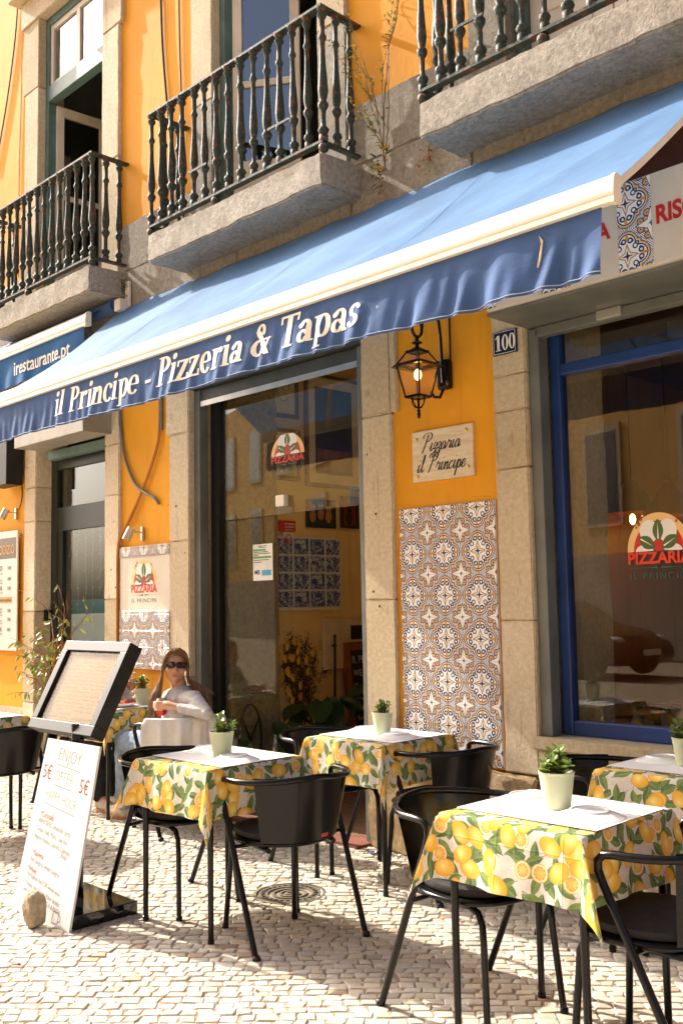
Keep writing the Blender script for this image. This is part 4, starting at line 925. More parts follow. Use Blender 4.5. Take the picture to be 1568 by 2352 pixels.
# loose plants rooted in the stonework
def leaf_quad(mb, base, d, n_, L, W, curl=0.2):
    d = d.normalized(); s = d.cross(n_).normalized(); n2 = s.cross(d).normalized()
    p = [base, base + d * L * 0.35 + s * W * 0.5 + n2 * 0.02 * L, base + d * L * 0.75 + s * W * 0.36 - n2 * curl * L * 0.2, base + d * L - n2 * curl * L * 0.5, base + d * L * 0.75 - s * W * 0.36 - n2 * curl * L * 0.2, base + d * L * 0.35 - s * W * 0.5 + n2 * 0.02 * L, base + d * L * 0.5 - n2 * (curl * 0.1 + 0.08) * L]
    mb.add(p, [(0, 1, 6), (1, 2, 6), (2, 3, 6), (3, 4, 6), (4, 5, 6), (5, 0, 6)])
def leaf_mat(name, a, b, tr=0.35, rough=0.45):
    M = Mat(name, rough, 0.4); v = M.coord('Object'); oi = M.n('ShaderNodeNewGeometry').outputs['Random Per Island']
    k = M.mix((M.S(oi) * 0.6 + M.noise(v, 12, 3) * 0.4).clamp(), a, b); M.color(k)
    t = M.n('ShaderNodeBsdfTranslucent'); M.link(k, t.inputs[0]); mx = M.n('ShaderNodeMixShader'); mx.inputs[0].default_value = tr
    M.link(M.b.outputs[0], mx.inputs[1]); M.link(t.outputs[0], mx.inputs[2]); M.link(mx.outputs[0], M.out.inputs[0]); return M.m
WEED = leaf_mat('weed_green', (0.10, 0.14, 0.03), (0.25, 0.25, 0.06)); STEM = plain('reddish_stem', (0.20, 0.12, 0.05), 0.7); FLOWER = plain('yellow_flower', (0.8, 0.42, 0.01), 0.6); DRYW = leaf_mat('dry_weed', (0.20, 0.08, 0.03), (0.35, 0.18, 0.06))
rw = random.Random(5)
wd_ = thing('wall_weed', 'tall wild weed with yellow flowers rooted in the stone band between balconies', 'weed', (-4.10, -0.03, 4.15))
st = MB(); lv = MB(); fl = MB(); dr = MB()
def grow(p, d, L, r, depth):
    pts = [p]; 
    for k in range(6): d = (d + Vector((rw.uniform(-.12, .12), rw.uniform(-.12, .08), 0.06))).normalized(); pts.append(pts[-1] + d * L / 6)
    st.tube(pts, [r * (1 - 0.1 * k) for k in range(7)], 5)
    for q in pts[1:]:
        if rw.random() < 0.6: leaf_quad(lv, q, Vector((rw.uniform(-1, 1), rw.uniform(-1, 0), rw.uniform(-.2, .8))), Vector((0, 0, 1)), rw.uniform(.02, .05), rw.uniform(.006, .016))
        if depth and rw.random() < 0.5: grow(q, (d + Vector((rw.uniform(-.8, .8), rw.uniform(-.4, 0.1), .3))).normalized(), L * rw.uniform(.35, .6), r * .6, depth - 1)
    if rw.random() < 0.6: fl.ell(pts[-1], (.008, .008, .007), 6, 4)
for dx in (-0.12, 0.0, 0.10): grow(Vector((0, 0, 0.05)), Vector((dx, -0.05, 1)).normalized(), rw.uniform(.6, .9), .005, 2)
for k in range(26): leaf_quad(lv if k % 3 else fl, Vector((rw.gauss(0, .05), -0.03, rw.uniform(-.03, .16))), Vector((rw.uniform(-1, 1), -0.7, rw.uniform(-.5, .8))), Vector((0, 0, 1)), rw.uniform(.03, .06), rw.uniform(.012, .03))
for k in range(30): leaf_quad(dr, Vector((rw.gauss(0, .03), -0.03, rw.uniform(-.12, .03))), Vector((rw.uniform(-1, 1), -0.6, rw.uniform(-1, .1))), Vector((0, 0, 1)), rw.uniform(.03, .05), rw.uniform(.008, .02))
obj('stems', st, STEM, wd_); 
for nm, m_, q in (('leaves', WEED, lv), ('flowers', FLOWER, fl), ('dry_leaves', DRYW, dr)): obj(nm, q, q and m_, wd_)['kind'] = 'stuff'
def tuft(loc, label, n, s, mats, seed):
    rr = random.Random(seed); t = thing('wall_weed', label, 'weed', loc); a = MB()
    for k in range(n): leaf_quad(a, Vector((rr.gauss(0, s), -0.01, rr.gauss(0, s * 1.3))), Vector((rr.uniform(-1, 1), -1, rr.uniform(-.8, .7))), Vector((0, 0, 1)), rr.uniform(.02, .045), rr.uniform(.008, .02))
    obj('leaves', a, mats, t)['kind'] = 'stuff'
    b = MB(); b.tube([(0, 0, -s), (0.0, -0.02, 0), (0.01, -0.03, s)], 0.004, 5); obj('stem', b, STEM, t)
tuft((-3.72, -0.03, 4.16), 'small drying weed tuft in the stone joint beside a tall flowering weed', 40, .045, DRYW, 3)
tuft((-7.09, -0.04, 4.17), 'small green tuft growing above the white awning bracket', 45, .035, leaf_mat('moss_green', (0.05, 0.12, 0.02), (0.12, 0.22, 0.04)), 4)
# ------------------------------------------------------------------ lemon-print cloth
M = Mat('lemon_print_linen', 0.8, 0.2); uv = M.coord('UV')
def cell(scale, off, rand, rot=0.0):
    v = M.mapv(uv, (scale, scale, 1), (off[0], off[1], 0), (0, 0, rot)); vo = M.vor(v, 1.0, rand, '2D')
    d = M.n('ShaderNodeVectorMath', operation='SUBTRACT'); M.link(v, d.inputs[0]); M.link(vo.outputs['Position'], d.inputs[1])
    sx_, sy_, _ = M.sep(d.outputs[0]); q = M.n('ShaderNodeSeparateColor'); M.link(vo.outputs['Color'], q.inputs[0]); return sx_, sy_, [M.S(q.outputs[i]) for i in range(3)]
def rotd(x, y, a): c, s = a.cos(), a.sin(); return x * c + y * s, y * c - x * s
lin = M.noise(M.mapv(uv, (40, 500, 1)), 1.0, 3); lin2 = M.noise(M.mapv(uv, (500, 40, 1)), 1.0, 3)
c = M.mix((lin * 0.5 + lin2 * 0.5).ramp(0.3, 0.7), (0.60, 0.54, 0.46), (0.82, 0.78, 0.70))
def leaves(c, scale, off, rand, rot, L=0.47, W=0.20):
    x, y, k = cell(scale, off, rand, rot); lx, ly = rotd(x, y, k[0] * 6.283)
    prof = (1.0 - (ly / L).pow(2.0)) * W * (ly * 0.5 + 1.0); ins = prof - lx.abs()
    tw = (lx - 0.06).abs().lt(0.016) * ly.abs().lt(0.6) * k[2].gt(0.5)
    c = M.mix(tw * 0.8, c, (0.13, 0.10, 0.04))
    shade = (lx.gt(0.0) * 0.5 + k[1] * 0.5)
    g = M.mix(shade, (0.025, 0.09, 0.02), (0.17, 0.28, 0.04)); g = M.mix((1.0 - lx.abs().ramp(0.0, 0.02)) * 0.7, g, (0.30, 0.36, 0.12))
    return M.mix(ins.ramp(0.0, 0.02), c, g)
c = leaves(c, 12.0, (3.3, 7.1), 0.75, 0.4); c = leaves(c, 10.5, (11.7, 2.9), 0.8, 1.3); c = leaves(c, 12.5, (5.9, 15.3), 0.8, 2.2)
def lemons(c, scale, off, rand, rot, slice_at):
    x, y, k = cell(scale, off, rand, rot); lx, ly = rotd(x, y, k[0] * 6.283)
    q = (lx.abs() / 0.305).pow(2.0) + (ly.abs() / 0.43).pow(1.75)
    hx = lx + 0.07; hy = ly + 0.05; hl = (hx * hx + hy * hy).sqrt()
    lem = M.mix(hl.ramp(0.02, 0.34), (0.95, 0.70, 0.16), (0.88, 0.47, 0.012)); lem = M.mix(q.ramp(0.55, 1.0) * 0.65, lem, (0.70, 0.27, 0.004)); lem = M.mix((1.0 - hl.ramp(0.0, 0.11)) * 0.6, lem, (0.97, 0.86, 0.5))
    rr = (lx * lx + ly * ly).sqrt(); seg = (ly.atan2(lx) * 4.5).sin().abs()
    sl = M.mix(rr.ramp(0.02, 0.2), (0.9, 0.6, 0.12), (0.82, 0.36, 0.012)); sl = M.mix((1.0 - seg.ramp(0.10, 0.3)) * 0.8, sl, (0.9, 0.75, 0.42)); sl = M.mix(rr.gt(0.205), sl, (0.86, 0.78, 0.58)); sl = M.mix(rr.gt(0.25), sl, (0.82, 0.45, 0.02))
    is_s = k[1].gt(slice_at)
    mk = (1.0 - q).ramp(0.0, 0.08) * (1.0 - is_s) + (0.285 - rr).ramp(0.0, 0.015) * is_s
    return M.mix(mk * k[2].gt(0.2), c, M.mix(is_s, lem, sl))
c = lemons(c, 9.4, (2.2, 9.4), 0.62, 0.0, 0.62); c = lemons(c, 9.9, (14.7, 4.6), 0.7, 0.9, 0.72)
c = M.mix((lin * 0.5 + lin2 * 0.5).ramp(0.35, 0.65) * 0.14, c, (0.9, 0.85, 0.75))
ua, ub, _ = M.sep(uv); cre = (1.0 - ((ua * 4.0).frac() - 0.5).abs().ramp(0.0, 0.02)) + (1.0 - ((ub * 4.0).frac() - 0.5).abs().ramp(0.0, 0.02))
M.color(c); M.bump((lin + lin2) * 0.1 + cre * 0.5 + M.noise(uv, 9, 3) * 1.2, 0.35, 0.006)
trn = M.n('ShaderNodeBsdfTranslucent'); M.link(c, trn.inputs[0]); mx = M.n('ShaderNodeMixShader'); mx.inputs[0].default_value = 0.22
M.link(M.b.outputs[0], mx.inputs[1]); M.link(trn.outputs[0], mx.inputs[2]); M.link(mx.outputs[0], M.out.inputs[0]); LEMON = M.m

M = Mat('ribbed_white_placemat', 0.7, 0.25); ox_, oy_, oz_ = M.sep(M.coord('Object'))
s_ = ((ox_ * 420.0).sin() * 0.5 + 0.5); M.color(M.mix(s_, (0.70, 0.68, 0.66), (0.86, 0.85, 0.83))); M.bump(s_, 0.6, 0.002); MATM = M.m
PORC = plain('white_porcelain', (0.82, 0.82, 0.80), 0.12, 0.5, 0, 0.02)
CUSH = plain('charcoal_seat_fabric', (0.035, 0.032, 0.034), 0.85, 0.2, 0, 0.2, 30, 0.3, 400)
POTM = plain('pale_sage_plastic', (0.50, 0.54, 0.36), 0.5, 0.4, 0, 0.03, 5)
SOIL = plain('potting_soil', (0.05, 0.035, 0.02), 0.9)
PLANTG = leaf_mat('succulent_green', (0.07, 0.15, 0.025), (0.30, 0.38, 0.09), 0.3, 0.35)
HH, DROP, ZT = 0.282, 0.222, 0.755
def cloth_mesh(seed):
    rr = random.Random(seed); ph = [rr.uniform(0, 6.28) for _ in range(8)]; mb = MB(); mb.uv = []; N = 60; a = HH + DROP
    kc = {(sx, sy): rr.uniform(0.10, 0.34) for sx in (-1, 1) for sy in (-1, 1)}; ko = (rr.uniform(0, 4), rr.uniform(0, 4))
    def line(n_):
        top = [-HH + 2 * HH * i / 22 for i in range(23)]; o_ = [HH + DROP * (i + 1) / 16 for i in range(16)]
        return [-q for q in o_[::-1]] + top + o_
    us = line(N)
    def pt(u, v):
        du, dv = max(0, abs(u) - HH), max(0, abs(v) - HH); sx, sy = (1 if u > 0 else -1), (1 if v > 0 else -1)
        cu, cv = max(-HH, min(HH, u)), max(-HH, min(HH, v)); rho = math.hypot(du, dv)
        if rho == 0: return Vector((u, v, ZT + 0.0015 * math.sin(9 * u + ph[0]) * math.sin(8 * v + ph[1])))
        wav = lambda s, p: 0.012 * math.sin(s * 11 + p) + 0.008 * math.sin(s * 23 + p * 1.7) + 0.004 * math.sin(s * 47 + p * 2.9)
        edge = 0.006 * (1 - math.exp(-rho / 0.012)); drop = rho - 0.006 * (1 - math.exp(-rho / 0.01))
        if du and dv:
            f = math.atan2(dv, du); k = kc[(sx, sy)] * math.sin(2 * f) ** 1.3
            tw = 0.22 * math.sin(2 * f) * (1 if (sx * sy) > 0 else -1)
            ox = math.cos(math.pi / 4 + tw) * k * rho; oy = math.sin(math.pi / 4 + tw) * k * rho
            fl = (0.10 * rho + wav(cv if f < .78 else cu, ph[2]) * rho / DROP)
            return Vector((cu + sx * (edge + ox + fl * math.cos(f) ** 2), cv + sy * (edge + oy + fl * math.sin(f) ** 2), ZT - drop * math.sqrt(1 - min(.9, k) ** 2)))
        if du: return Vector((cu + sx * (edge + 0.10 * du + wav(v, ph[2 + (sx > 0)]) * du / DROP), v, ZT - drop * 0.99))
        return Vector((u, cv + sy * (edge + 0.10 * dv + wav(u, ph[4 + (sy > 0)]) * dv / DROP), ZT - drop * 0.99))
    n = len(us)
    mb.add([pt(u, v) for v in us for u in us], [(j * n + i, j * n + i + 1, (j + 1) * n + i + 1, (j + 1) * n + i) for j in range(n - 1) for i in range(n - 1)])
    mb.uv = [(u + ko[0], v + ko[1]) for v in us for u in us]
    return mb.mesh('tablecloth', LEMON, True)
tl = MB(); tl.box(-0.275, 0.275, -0.275, 0.275, 0.722, 0.742, b=0.004); TTOP = tl.mesh('table_top', BLACK_MAT)
tl = MB(); tl.tube([(0, 0, 0.012), (0, 0, 0.72)], [0.0125, 0.0145], 12); tl.lathe([(0.015, 0.0), (0.015, 0.02), (0.0125, 0.022)], 12); TLEG = tl.mesh('leg', BLACK, True, angle=40)
pl = MB(); pl.lathe([(0.0, 0.020), (0.058, 0.020), (0.060, 0.0245), (0.066, 0.0245), (0.068, 0.020), (0.078, 0.016), (0.112, 0.004), (0.117, 0.0012), (0.117, 0.0), (0.110, 0.001)], 40); PLATE = pl.mesh('plate', PORC, True, angle=50)
def mat_mesh():
    mb = MB(); mb.box(-0.138, 0.138, -0.222, 0.222, 0, 0.0022); return mb.mesh('placemat', MATM)
PMAT = mat_mesh()
NAMES = {'A': 'front table beside the menu stand', 'B': 'table by the tiled panel', 'C': 'table with the jade plant', 'D': 'table against the window sill', 'E': 'table of the seated woman', 'F': 'table below the acrylic menu board'}
TAB = {'A': (-3.915, -1.50), 'B': (-3.84, -0.46), 'C': (-2.013, -1.505), 'D': (-2.08, -0.40), 'E': (-6.53, -0.43), 'F': (-6.74, -1.47)}
def pot_plant(loc, seed, label, n=150, s=1.0, hgt=0.085, size=1.0):
    t = thing('potted_plant', label, 'plant', loc, group='potted plants on the tables'); mb = MB()
    pr = [(0.0, 0.0), (0.040, 0.0), (0.043, 0.004)] + [q for k in range(16) for q in ((0.0433 + 0.0135 * k / 16 + 0.0006, 0.008 + 0.1 * k / 16), (0.0433 + 0.0135 * k / 16 - 0.0003, 0.011 + 0.1 * k / 16))] + [(0.058, 0.112), (0.0595, 0.118), (0.056, 0.119), (0.054, 0.100), (0.0, 0.098)]
    mb.lathe(pr, 28); obj('pot', mb, POTM, t, smooth=True, angle=60)
    mb = MB(); mb.lathe([(0.0535, 0.0), (0.0, 0.006)], 16, (0, 0, 0.1)); obj('soil', mb, SOIL, t)
    rr = random.Random(seed); lv = MB(); st = MB()
    for k in range(13):
        a = rr.uniform(0, 6.28); rad = rr.uniform(0.0, 0.03); ro = rr.uniform(.0, .058); tip = Vector((math.cos(a) * ro, math.sin(a) * ro, 0.105 + hgt * rr.uniform(.45, 1.0) * (1.1 - 6 * ro)))
        b = Vector((math.cos(a) * rad, math.sin(a) * rad, 0.1)); st.tube([b, (b + tip) / 2 + Vector((0, 0, .006)), tip], [.003, .0025, .0018], 5)
        m_ = n // 13
        for j in range(m_):
            f = (j + 1) / m_; p = b.lerp(tip, 0.25 + 0.75 * f); ang = j * 2.4 + a; up_ = rr.uniform(.0, .9)
            leaf_quad(lv, p, Vector((math.cos(ang), math.sin(ang), up_ if f < .9 else 1.2)), Vector((0, 0, 1)), rr.uniform(.022, .034) * s, rr.uniform(.017, .026) * s, .35)
    obj('stems', st, STEM, t); obj('leaves', lv, PLANTG, t)['kind'] = 'stuff'
    if size != 1.0: t.scale = (size,) * 3
    return t
for i, (k, (tx, ty)) in enumerate(TAB.items()):
    t = thing('cafe_table', 'black metal cafe table under the lemon cloth, ' + NAMES[k], 'table', (tx, ty, 0), group='cafe tables')
    obj('table_top', TTOP, parent=t)
    for a in (-1, 1):
        for b in (-1, 1): obj('leg', TLEG, parent=t, loc=(a * 0.255, b * 0.245, 0))
    cl = obj('tablecloth', cloth_mesh(20 + i), loc=(tx, ty, 0.0)); tag(cl, 'lemon printed linen cloth on the ' + NAMES[k], 'tablecloth', 'lemon tablecloths')
    for s in (-1, 1):
        o = obj('placemat', PMAT, loc=(tx + s * 0.139, ty + 0.028, ZT + 0.0035), rot=(0, 0, rnd.uniform(-.015, .015)))
        tag(o, ('ribbed white placemat on the %s, ' % NAMES[k]) + ('shopfront end' if s > 0 else 'menu stand end'), 'placemat', 'white placemats')
        if k in 'EF': continue
        o = obj('plate', PLATE, loc=(tx + s * 0.155, ty + 0.0 - (0.03 if s > 0 else -0.06), ZT + 0.0062)); tag(o, ('upturned white plate on the %s, ' % NAMES[k].split(' with')[0]) + ('beyond the pot' if s > 0 else 'on its menu stand side'), 'plate', 'upturned white plates')
pot_plant((-3.885, -1.505, ZT + 0.006), 1, 'leafy green plant in a pale sage pot on the front table nearest the menu stand')
pot_plant((-3.843, -0.43, ZT + 0.006), 2, 'compact variegated plant in a pale sage pot on the table by the tiles', 170, .8, .075)
pot_plant((-2.013, -1.49, ZT + 0.006), 3, 'jade succulent in a pale sage pot on the table before the shop window', 150, 1.15, .085, 1.06)
pot_plant((-2.095, -0.385, ZT + 0.006), 4, 'leafy plant in a pale sage pot on the table against the window sill')
pot_plant((-6.42, -0.30, ZT + 0.006), 5, "dark leafy plant in a pale sage pot beside the seated woman", 140, 1.0, .10)

# ------------------------------------------------------------------ chairs
mb = MB(); pts = []
L_leg = [Vector((-0.255, 0.275, 0.0)), Vector((0.030, 0.287, 0.62)), Vector((0.045, 0.288, 0.66)), Vector((0.045, 0.288, 0.69)), Vector((0.025, 0.288, 0.708)), Vector((-0.01, 0.287, 0.712))]
arc = [Vector((-0.03 + 0.285 * math.cos(R(a)) * 1.0, 0.287 * math.sin(R(a)), 0.712 + 0.022 * (1 - abs(math.sin(R(a)))))) for a in range(95, 266, 9)]
path = L_leg + arc + [Vector((p.x, -p.y, p.z)) for p in L_leg[::-1]]
mb.tube(path, 0.0135, 10)
for s in (1, -1):
    mb.tube([(-0.045, s * 0.282, 0.425), (-0.05, s * 0.20, 0.425)], 0.009, 8)
CH_FRAME = mb.mesh('frame', BLACK, True, angle=50)
mb = MB()
def bp(u, t, o=0.0):
    a = R(122 + 116 * u); r = (0.285 - 0.06 * t) + o
    return Vector((-0.03 + r * math.cos(a), r * 1.0 * math.sin(a), 0.722 + 0.012 - 0.285 * t))
mb.grid(lambda u, t: bp(u, t), 24, 5); mb.grid(lambda u, t: bp(u, t, 0.003), 24, 5); CH_BACK = mb.mesh('back_panel', BLACK, True)
def seat_out(s, n=40):
    out = []
    for k in range(n):
        a = 2 * math.pi * k / n; c_, s_ = math.cos(a), math.sin(a); e = 0.75 if c_ > 0 else 1.0
        out.append((s * 0.215 * math.copysign(abs(c_) ** e, c_), s * 0.22 * math.copysign(abs(s_) ** e, s_)))
    return out
def slab(mb, prof):
    n = 40; vs = []; 
    for (s, z) in prof: vs += [(x, y, z) for x, y in seat_out(s)]
    fs = [(k * n + i, k * n + (i + 1) % n, (k + 1) * n + (i + 1) % n, (k + 1) * n + i) for k in range(len(prof) - 1) for i in range(n)] + [tuple(range(n))[::-1], tuple((len(prof) - 1) * n + i for i in range(n))]
    mb.add(vs, fs)
mb = MB(); slab(mb, [(0.98, 0.425), (1.0, 0.428), (1.0, 0.446), (0.98, 0.449)]); mb.tube([(p[0] * 1.02, p[1] * 1.02, 0.437) for p in seat_out(1.0)], 0.011, 8, closed=True); CH_SEAT = mb.mesh('seat', BLACK, True, angle=50)
mb = MB(); slab(mb, [(0.90, 0.449), (0.955, 0.455), (0.965, 0.468), (0.955, 0.478), (0.85, 0.484), (0.4, 0.487)]); CH_CUSH = mb.mesh('cushion', CUSH, True, angle=60)
mb = MB(); mb.tube([(-0.17, 0.165, 0.415), (0.12, 0.168, 0.418), (0.165, 0.170, 0.405), (0.185, 0.171, 0.365), (0.19, 0.172, 0.30), (0.215, 0.19, 0.0)], 0.0125, 10); mb.lathe([(0.0155, 0), (0.0155, 0.018), (0.013, 0.02)], 10, (0.215, 0.19, 0)); CH_LEG = mb.mesh('front_leg', BLACK, True, angle=50)
mb = MB(); mb.tube([(-0.17, -0.165, 0.415), (0.12, -0.168, 0.418), (0.165, -0.170, 0.405), (0.185, -0.171, 0.365), (0.19, -0.172, 0.30), (0.215, -0.19, 0.0)], 0.0125, 10); mb.lathe([(0.0155, 0), (0.0155, 0.018), (0.013, 0.02)], 10, (0.215, -0.19, 0)); CH_LEGR = mb.mesh('front_leg', BLACK, True, angle=50)
mb = MB(); mb.lathe([(0.0, 0), (0.017, 0), (0.018, 0.012), (0.014, 0.022), (0, 0.022)], 10); CH_FOOT = mb.mesh('rubber_foot', BLACK_MAT, True)
mb = MB(); mb.grid(lambda u, t: bp(0.60 + 0.10 * u, 0.90 + 0.06 * t, 0.0045), 4, 1); CH_TAG = mb.mesh('maker_tag', plain('red_label', (0.45, 0.06, 0.04), 0.5))
def chair(loc, deg, label):
    t = thing('cafe_chair', label, 'chair', (*loc, 0), R(deg), 'black cafe armchairs')
    f = obj('frame', CH_FRAME, parent=t)
    for s in (1, -1): obj('rubber_foot', CH_FOOT, parent=f, loc=(-0.258, s * 0.275, 0))
    b = obj('back_panel', CH_BACK, parent=t); obj('seat', CH_SEAT, parent=t); obj('cushion', CH_CUSH, parent=t); obj('front_leg', CH_LEG, parent=t); obj('front_leg', CH_LEGR, parent=t)
    if 'turned out' in label: obj('maker_tag', CH_TAG, parent=b)
    return t
chair((-4.27, -1.47), 4, 'black tub armchair at the front table, between it and the menu stand')
chair((-3.545, -1.42), 168, 'black tub armchair with its curved back turned out from the front table')
chair((-4.27, -0.40), -6, 'black tub armchair at the tile-side table, its back to the dark doorway')
chair((-3.50, -0.37), 176, 'black tub armchair close against the tiled wall panel')
chair((-2.37, -1.48), -8, 'black tub armchair between the jade plant table and the tile-side table')
chair((-1.665, -1.47), 183, 'black tub armchair on the far window side of the jade plant table, charcoal cushion showing')
chair((-2.43, -0.40), 0, 'black tub armchair below the window, at the sill table')
chair((-5.71, -0.50), 178, 'black tub armchair the woman sits on, cream jacket over its back')
chair((-7.02, -0.45), 2, 'black tub armchair of the person hidden behind the menu display')
chair((-6.33, -1.46), 178, 'black tub armchair behind the leaning white board, at the far table')

# ------------------------------------------------------------------ menu stand, leaning board, stone, manhole
ms = thing('menu_stand', 'black tilted menu display case on a pole with glossy square plinth', 'menu stand', (-4.53, -1.89, 0))
mb = MB(); mb.box(-0.25, 0.25, -0.17, 0.17, 0.0, 0.062, b=0.004); obj('plinth', mb, plain('black_polished_granite', (0.008, 0.008, 0.008), 0.06, 0.6, 0, 0.2, 30), ms)
mb = MB(); mb.tube([(-0.08, 0.03, 0.06), (-0.08, 0.03, 0.90)], 0.032, 18); obj('pole', mb, BLACK, ms, smooth=True)
dsp = Matrix.Translation((-0.225, -0.0, 0.85)) @ Matrix.Rotation(R(-27), 4, 'X')      # local z runs up the tilted face
mb = MB(); W2, H2, T2, F2 = 0.325, 0.505, 0.075, 0.055
mb.box(-W2, W2, -0.005, T2, 0, F2, b=0.003); mb.box(-W2, W2, -0.005, T2, H2 - F2, H2, b=0.003); mb.box(-W2, -W2 + F2, -0.006, T2 - .001, F2 + .0005, H2 - F2 - .0005, b=0.003); mb.box(W2 - F2, W2, -0.006, T2 - .001, F2 + .0005, H2 - F2 - .0005, b=0.003); mb.box(-W2 + .002, W2 - .002, T2 - 0.012, T2 - .002, 0.002, H2 - .002)
mb.v = [tuple(dsp @ Vector(p)) for p in mb.v]; case = obj('display_case', mb, BLACK_MAT, ms)
M = Mat('printed_menu_sheet', 1.0, 0.0); px, py, pz = M.sep(M.coord('UV'))
ln_ = ((py * 120.0).sin().gt(0.0)) * M.noise(M.mapv(M.coord('UV'), (14, 22, 1)), 1.0, 2).gt(0.47)
c_ = M.mix(M.noise(M.coord('UV'), 3, 3), (0.26, 0.18, 0.10), (0.33, 0.235, 0.14)); c_ = M.mix(ln_ * 0.4, c_, (0.10, 0.10, 0.05)); M.color(c_)
mb = MB(); vs = [(-W2 + F2, 0.02, F2), (W2 - F2, 0.02, F2), (W2 - F2, 0.02, H2 - F2), (-W2 + F2, 0.02, H2 - F2)]; mb.add([dsp @ Vector(p) for p in vs], [(0, 1, 2, 3)]); mb.uv = [(0, 0), (1, 0), (1, 1), (0, 1)]; obj('menu_sheet', mb, M.m, case)
mb = MB(); mb.box(-W2 + F2 + .0005, W2 - F2 - .0005, 0.009, 0.012, F2 + .0005, H2 - F2 - .0005); mb.v = [tuple(dsp @ Vector(p)) for p in mb.v]
obj('cover_sheet', mb, glass('glossy_acrylic', (0.97, 0.97, 0.96), 0.22, 0.0), case)

lb = thing('leaning_board', 'white handwritten happy hour board leaning against the menu stand pole', 'sign board', (-4.825, -2.10, 0.002))
BU = Vector((0, 0.175, 0.815)).normalized(); BN = Vector((0, -BU.z, BU.y)); BW, BH = 0.565, 0.835
M = Mat('white_foam_board', 0.55, 0.35); v = M.coord('Object'); st_ = 1.0 - M.S(M.vor(v, 4.2).outputs['Distance']).ramp(0.03, 0.075)
M.color(M.mix(st_ * 0.35, M.mix(M.noise(v, 3, 3), (0.60, 0.59, 0.57), (0.66, 0.65, 0.63)), (0.42, 0.33, 0.2))); WB = M.m
mb = MB(); vs = []
for n_ in (0.0, -0.012):
    for (a, b) in ((0, 0), (BW, 0), (BW - 0.03, BH), (0.03, BH)): vs.append(Vector((a, 0, 0)) + BU * b + BN * n_)
mb.add(vs, [(0, 1, 2, 3), (7, 6, 5, 4), (0, 4, 5, 1), (1, 5, 6, 2), (2, 6, 7, 3), (3, 7, 4, 0)]); bo = obj('board', mb, WB, lb)
RP, BP, MP = plain('red_marker', (0.52, 0.17, 0.13), 0.6), plain('black_marker', (0.17, 0.17, 0.16), 0.6), plain('maroon_marker', (0.25, 0.05, 0.04), 0.6)
tx = {0: MB(), 1: MB(), 2: MB()}
def wr(i, s, x, z, size, wd=None, tilt=0.0, bold=0.0, al='C', sh=0.0):
    d = Vector((1, 0, 0)) + BU * tilt
    put_text(tx[i], s, size, Vector((x, 0, 0)) + BU * z + BN * 0.0008, d, BU, al, width=wd, bold=bold, shear=sh)
def und(i, x0, x1, z, dz=-0.01, w_=0.003):
    a, b = Vector((x0, 0, 0)) + BU * z + BN * 0.0009, Vector((x1, 0, 0)) + BU * (z + dz) + BN * 0.0009; tx[i].add([a, b, b + BU * w_, a + BU * w_], [(0, 1, 2, 3)])
wr(0, 'ENJOY', 0.285, 0.735, 0.088, 0.22, -.06, -0.0018); und(0, 0.17, 0.41, 0.718, -.02)
wr(1, 'OFFER', 0.265, 0.635, 0.075, 0.19, -.06, -0.0018); und(1, 0.18, 0.35, 0.618, -.012)
wr(2, '5€', 0.095, 0.640, 0.095, 0.085, -.06); wr(2, '5€', 0.465, 0.605, 0.095, 0.085, -.06)
wr(0, 'HAPPY HOUR', 0.27, 0.535, 0.068, 0.31, -.09, -0.0016); und(0, 0.11, 0.43, 0.525, -.03)
wr(0, '*Cocktails', 0.175, 0.455, 0.038, 0.135, -.07, .0005); und(0, 0.11, 0.25, 0.447, -.01, .002)
for s, z, x, wd in (('Aperol Spritz, Limoncello Spritz,', .415, .26, .33), ('Campari Soda, Mojito, Cuba libre,', .375, .255, .32), ('Negroni Florence, Caipirinha, Caipirosca', .335, .27, .36), ('Brasil', .297, .40, .06)): wr(1, s, x, z, 0.034, wd, -.10, -.0001, sh=.15)
wr(0, '*Sangria', 0.16, 0.27, 0.036, 0.11, -.08, .0005); wr(1, 'Red Sangria, white Sangria', 0.24, 0.228, 0.032, 0.30, -.12, -.0001, sh=.15)
wr(0, '*Wines', 0.13, 0.195, 0.034, 0.09, -.08, .0005); wr(1, 'Portugese Red OR white wine', 0.26, 0.152, 0.032, 0.34, -.13, -.0001, sh=.15)
wr(1, '=> Enjoy our Happy Hour drinks', 0.25, 0.112, 0.034, 0.38, -.13, -.0001, sh=.1); wr(1, 'with one of the best PIZZA & PASTA', 0.27, 0.078, 0.032, 0.38, -.13, -.0001, sh=.1)
for i, m_ in ((0, RP), (1, BP), (2, MP)): obj('handwriting', tx[i], m_, bo)['kind'] = 'stuff'
dr_ = MB()
def stroke(pts, w_=0.0016):
    for a, b in zip(pts[:-1], pts[1:]):
        A, B = (Vector((p[0], 0, 0)) + BU * p[1] + BN * 0.001 for p in (a, b)); d = (B - A); n_ = d.cross(BN).normalized() * w_; dr_.add([A - n_, B - n_, B + n_, A + n_], [(0, 1, 2, 3)])
stroke([(.115, .085), (.118, .065), (.13, .055), (.142, .065), (.145, .085), (.115, .085)]); stroke([(.13, .055), (.13, .012)]); stroke([(.112, .012), (.148, .012)])
stroke([(.40, .015), (.40, .065), (.45, .065), (.45, .015), (.40, .015)]); stroke([(.45, .055), (.47, .05), (.47, .03), (.45, .025)]); obj('drawing', dr_, BP, bo)['kind'] = 'stuff'
wf_ = MB(); wf_.add([Vector((p[0], 0, 0)) + BU * p[1] + BN * 0.0007 for p in ((.117, .078), (.12, .066), (.13, .057), (.14, .066), (.143, .078))], [(0, 1, 2, 3, 4)]); obj('drawn_wine', wf_, RP, bo)

